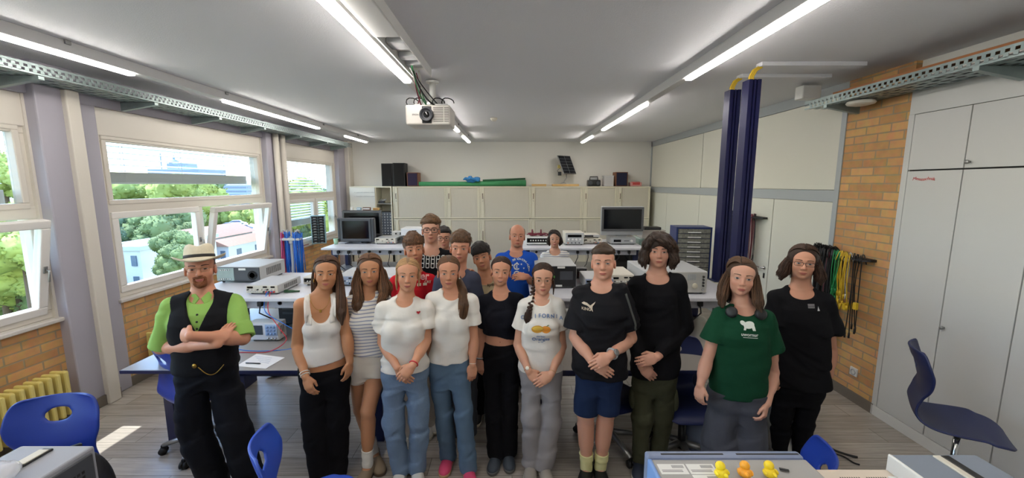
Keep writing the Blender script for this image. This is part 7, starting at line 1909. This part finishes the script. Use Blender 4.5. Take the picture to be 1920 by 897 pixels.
def person_tilted():
    p = Person('boy with thick black fringe in beige t-shirt tilting his head, hand on his neighbour', 3.42, (907, 507), (881, 529), (938, 530), (910, 640), yaw=0, head=(-6, 2, -14), skin='#bb8464', smile=.2, brow='#1c1512', step=.006)
    p.arm('a', (868, 565), (884, 512), (876, 505), .03, -.10, -.20, curl=.5, back=(-.2, -.3, 1), thumb=(.3, -1, 0)); p.arm('b', (944, 600), (940, 650), (938, 675), .0, -.02, -.04)
    p.legs(None, None, None, None); p.finish()
    p.shirt('t_shirt', cloth('beige olive cotton', '#a89878'), .0, ('short', .7, .084), infl=.017, hemw=.175, seed=43, collar=cloth('beige olive cotton', '#a89878')); p.trousers('trousers', black_trouser, waist=.05, r=(.105, .09, .085), cuff=.06, infl=.014); p.shoes(black_shoe, rubber_white, lace_white)
    p.short_hair('#211a17', top=.030, fringe=1.35, mess=.7, t=.004, n=1300, seed=45, front=.052, length=.06, lean=-.3)
    p.on_shirt(merge_text([('apes', .04, 0, 0)]), (921, 537), 'lettering', mat('brown print', '#5a4a38', .8))

def person_bald():
    p = Person('bald man with stubble in bright blue t-shirt with white round emblem', 3.95, (970, 464), (938, 480), (998, 480), (970, 590), yaw=0, head=(3, 2, 2), skin='#bf866c', smile=.1, brow='#4a382c', eye=.75, step=.006, chest=.19, jaw=1.05)
    p.arm('a', (930, 545), (935, 590), (938, 615), .0, -.02, -.04); p.arm('b', (1003, 535), (988, 519), (968, 519), -.06, -.26, -.30, curl=.55, back=(0, -.8, .6), thumb=(-.4, -.3, .6))
    p.legs(None, None, None, None); p.finish()
    blue = cloth('bright blue cotton', '#1f4fb0'); p.shirt('t_shirt', blue, .0, ('short', .75, .092), infl=.018, hemw=.19, seed=47, collar=blue); p.trousers('trousers', cloth('dark navy trousers', '#15171d'), waist=.05, r=(.11, .095, .09), cuff=.06, infl=.014); p.shoes(black_shoe, black_rubber)
    O = p.cap_ops(.0015, .10, temple=.062)+[('s', p.hel((0, .02, .09), (.073, .12, .075)), .01), ('n', folds(3, .0012, (400, 400, 400)), 0)]; P, Q = solid(O, .004); p.child('cropped_hair', P, Q, mat('cropped hair', '#6a5444', .9))
    O = [('u', p.hel((0, .05, -.092), (.037, .037, .024)), 0), ('s', p.hel((0, .1, -.066), (.022, .035, .009)), .004), ('n', folds(4, .0012, (400, 400, 400)), 0)]; P, Q = solid(O, .0035); p.child('stubble', P, Q, mat('stubble', '#96705c', .9))
    wp = mat('white emblem', '#cfd4dc', .7); it = []
    for i, ch in enumerate('TER VON-FORST-SCHULE'):
        a = 2.1-i*.115; me = text_mesh(ch, .026)
        it.append((ch, .026, .105*math.cos(a), .105*math.sin(a)))
    p.on_shirt(merge_text(it), (972, 507), 'lettering', wp)
    p.on_shirt(merge_text([('C', .085, -.01, .032), ('G', .085, -.01, -.04), ('E', .04, -.005, .032)]), (970, 507), 'monogram', wp)
    def star(cx, cy, r_): return [(cx+(r_ if i % 2 == 0 else r_*.45)*math.sin(i*math.pi/5), cy+(r_ if i % 2 == 0 else r_*.45)*math.cos(i*math.pi/5)) for i in range(10)]
    p.on_shirt(poly_mesh([star(.065*math.cos(a), .065*math.sin(a)+.005, .010) for a in (2.4, 1.6, .9, .2, -.5)]), (970, 507), 'star_print', wp)

def person_woman():
    p = Person('woman with short dark bob in white and grey striped top behind the bench', 5.15, (1040, 464), (1019, 476), (1062, 475), (1040, 560), yaw=0, head=(0, 1, 0), hs=.95, female=True, skin='#c4937a', smile=.7, brow='#2c1f1a', step=.007)
    p.arm('a', (1016, 525), (1020, 560), (1022, 575)); p.arm('b', (1064, 525), (1060, 560), (1058, 575))
    p.legs(None, None, None, None); p.finish()
    p.shirt('striped_top', striped, .05, ('short', .8, .07), infl=.014, hemw=.155, seed=49, neck=.014); p.trousers('trousers', black_trouser, waist=.1, r=(.1, .085, .08), cuff=.06, infl=.012); p.shoes(black_shoe, black_rubber)
    lk = []
    for q in (-1, 1): lk += [[((q*.068, .01, .04), .02), ((q*.084, .015, -.02), .024), ((q*.082, .02, -.07), .014)], [((q*.07, -.04, .02), .03), ((q*.085, -.045, -.05), .032), ((q*.07, -.05, -.09), .02)]]
    lk += [[((0, -.085, .0), .055), ((0, -.09, -.07), .05)], [((-.02, .06, .10), .014), ((.03, .074, .075), .012), ((.062, .06, .04), .01)]]
    p.locks('#2c1f1a', lk, t=.007, front=.064, per=22, sideshift=-.015)
for f in (person_hat, person_tank, person_stripes, person_heart, person_ponytail, person_crop, person_oranges, person_sports, person_wavy, person_green, person_longhair, person_red, person_tall, person_hidden, person_slate, person_tilted, person_bald, person_woman): f()
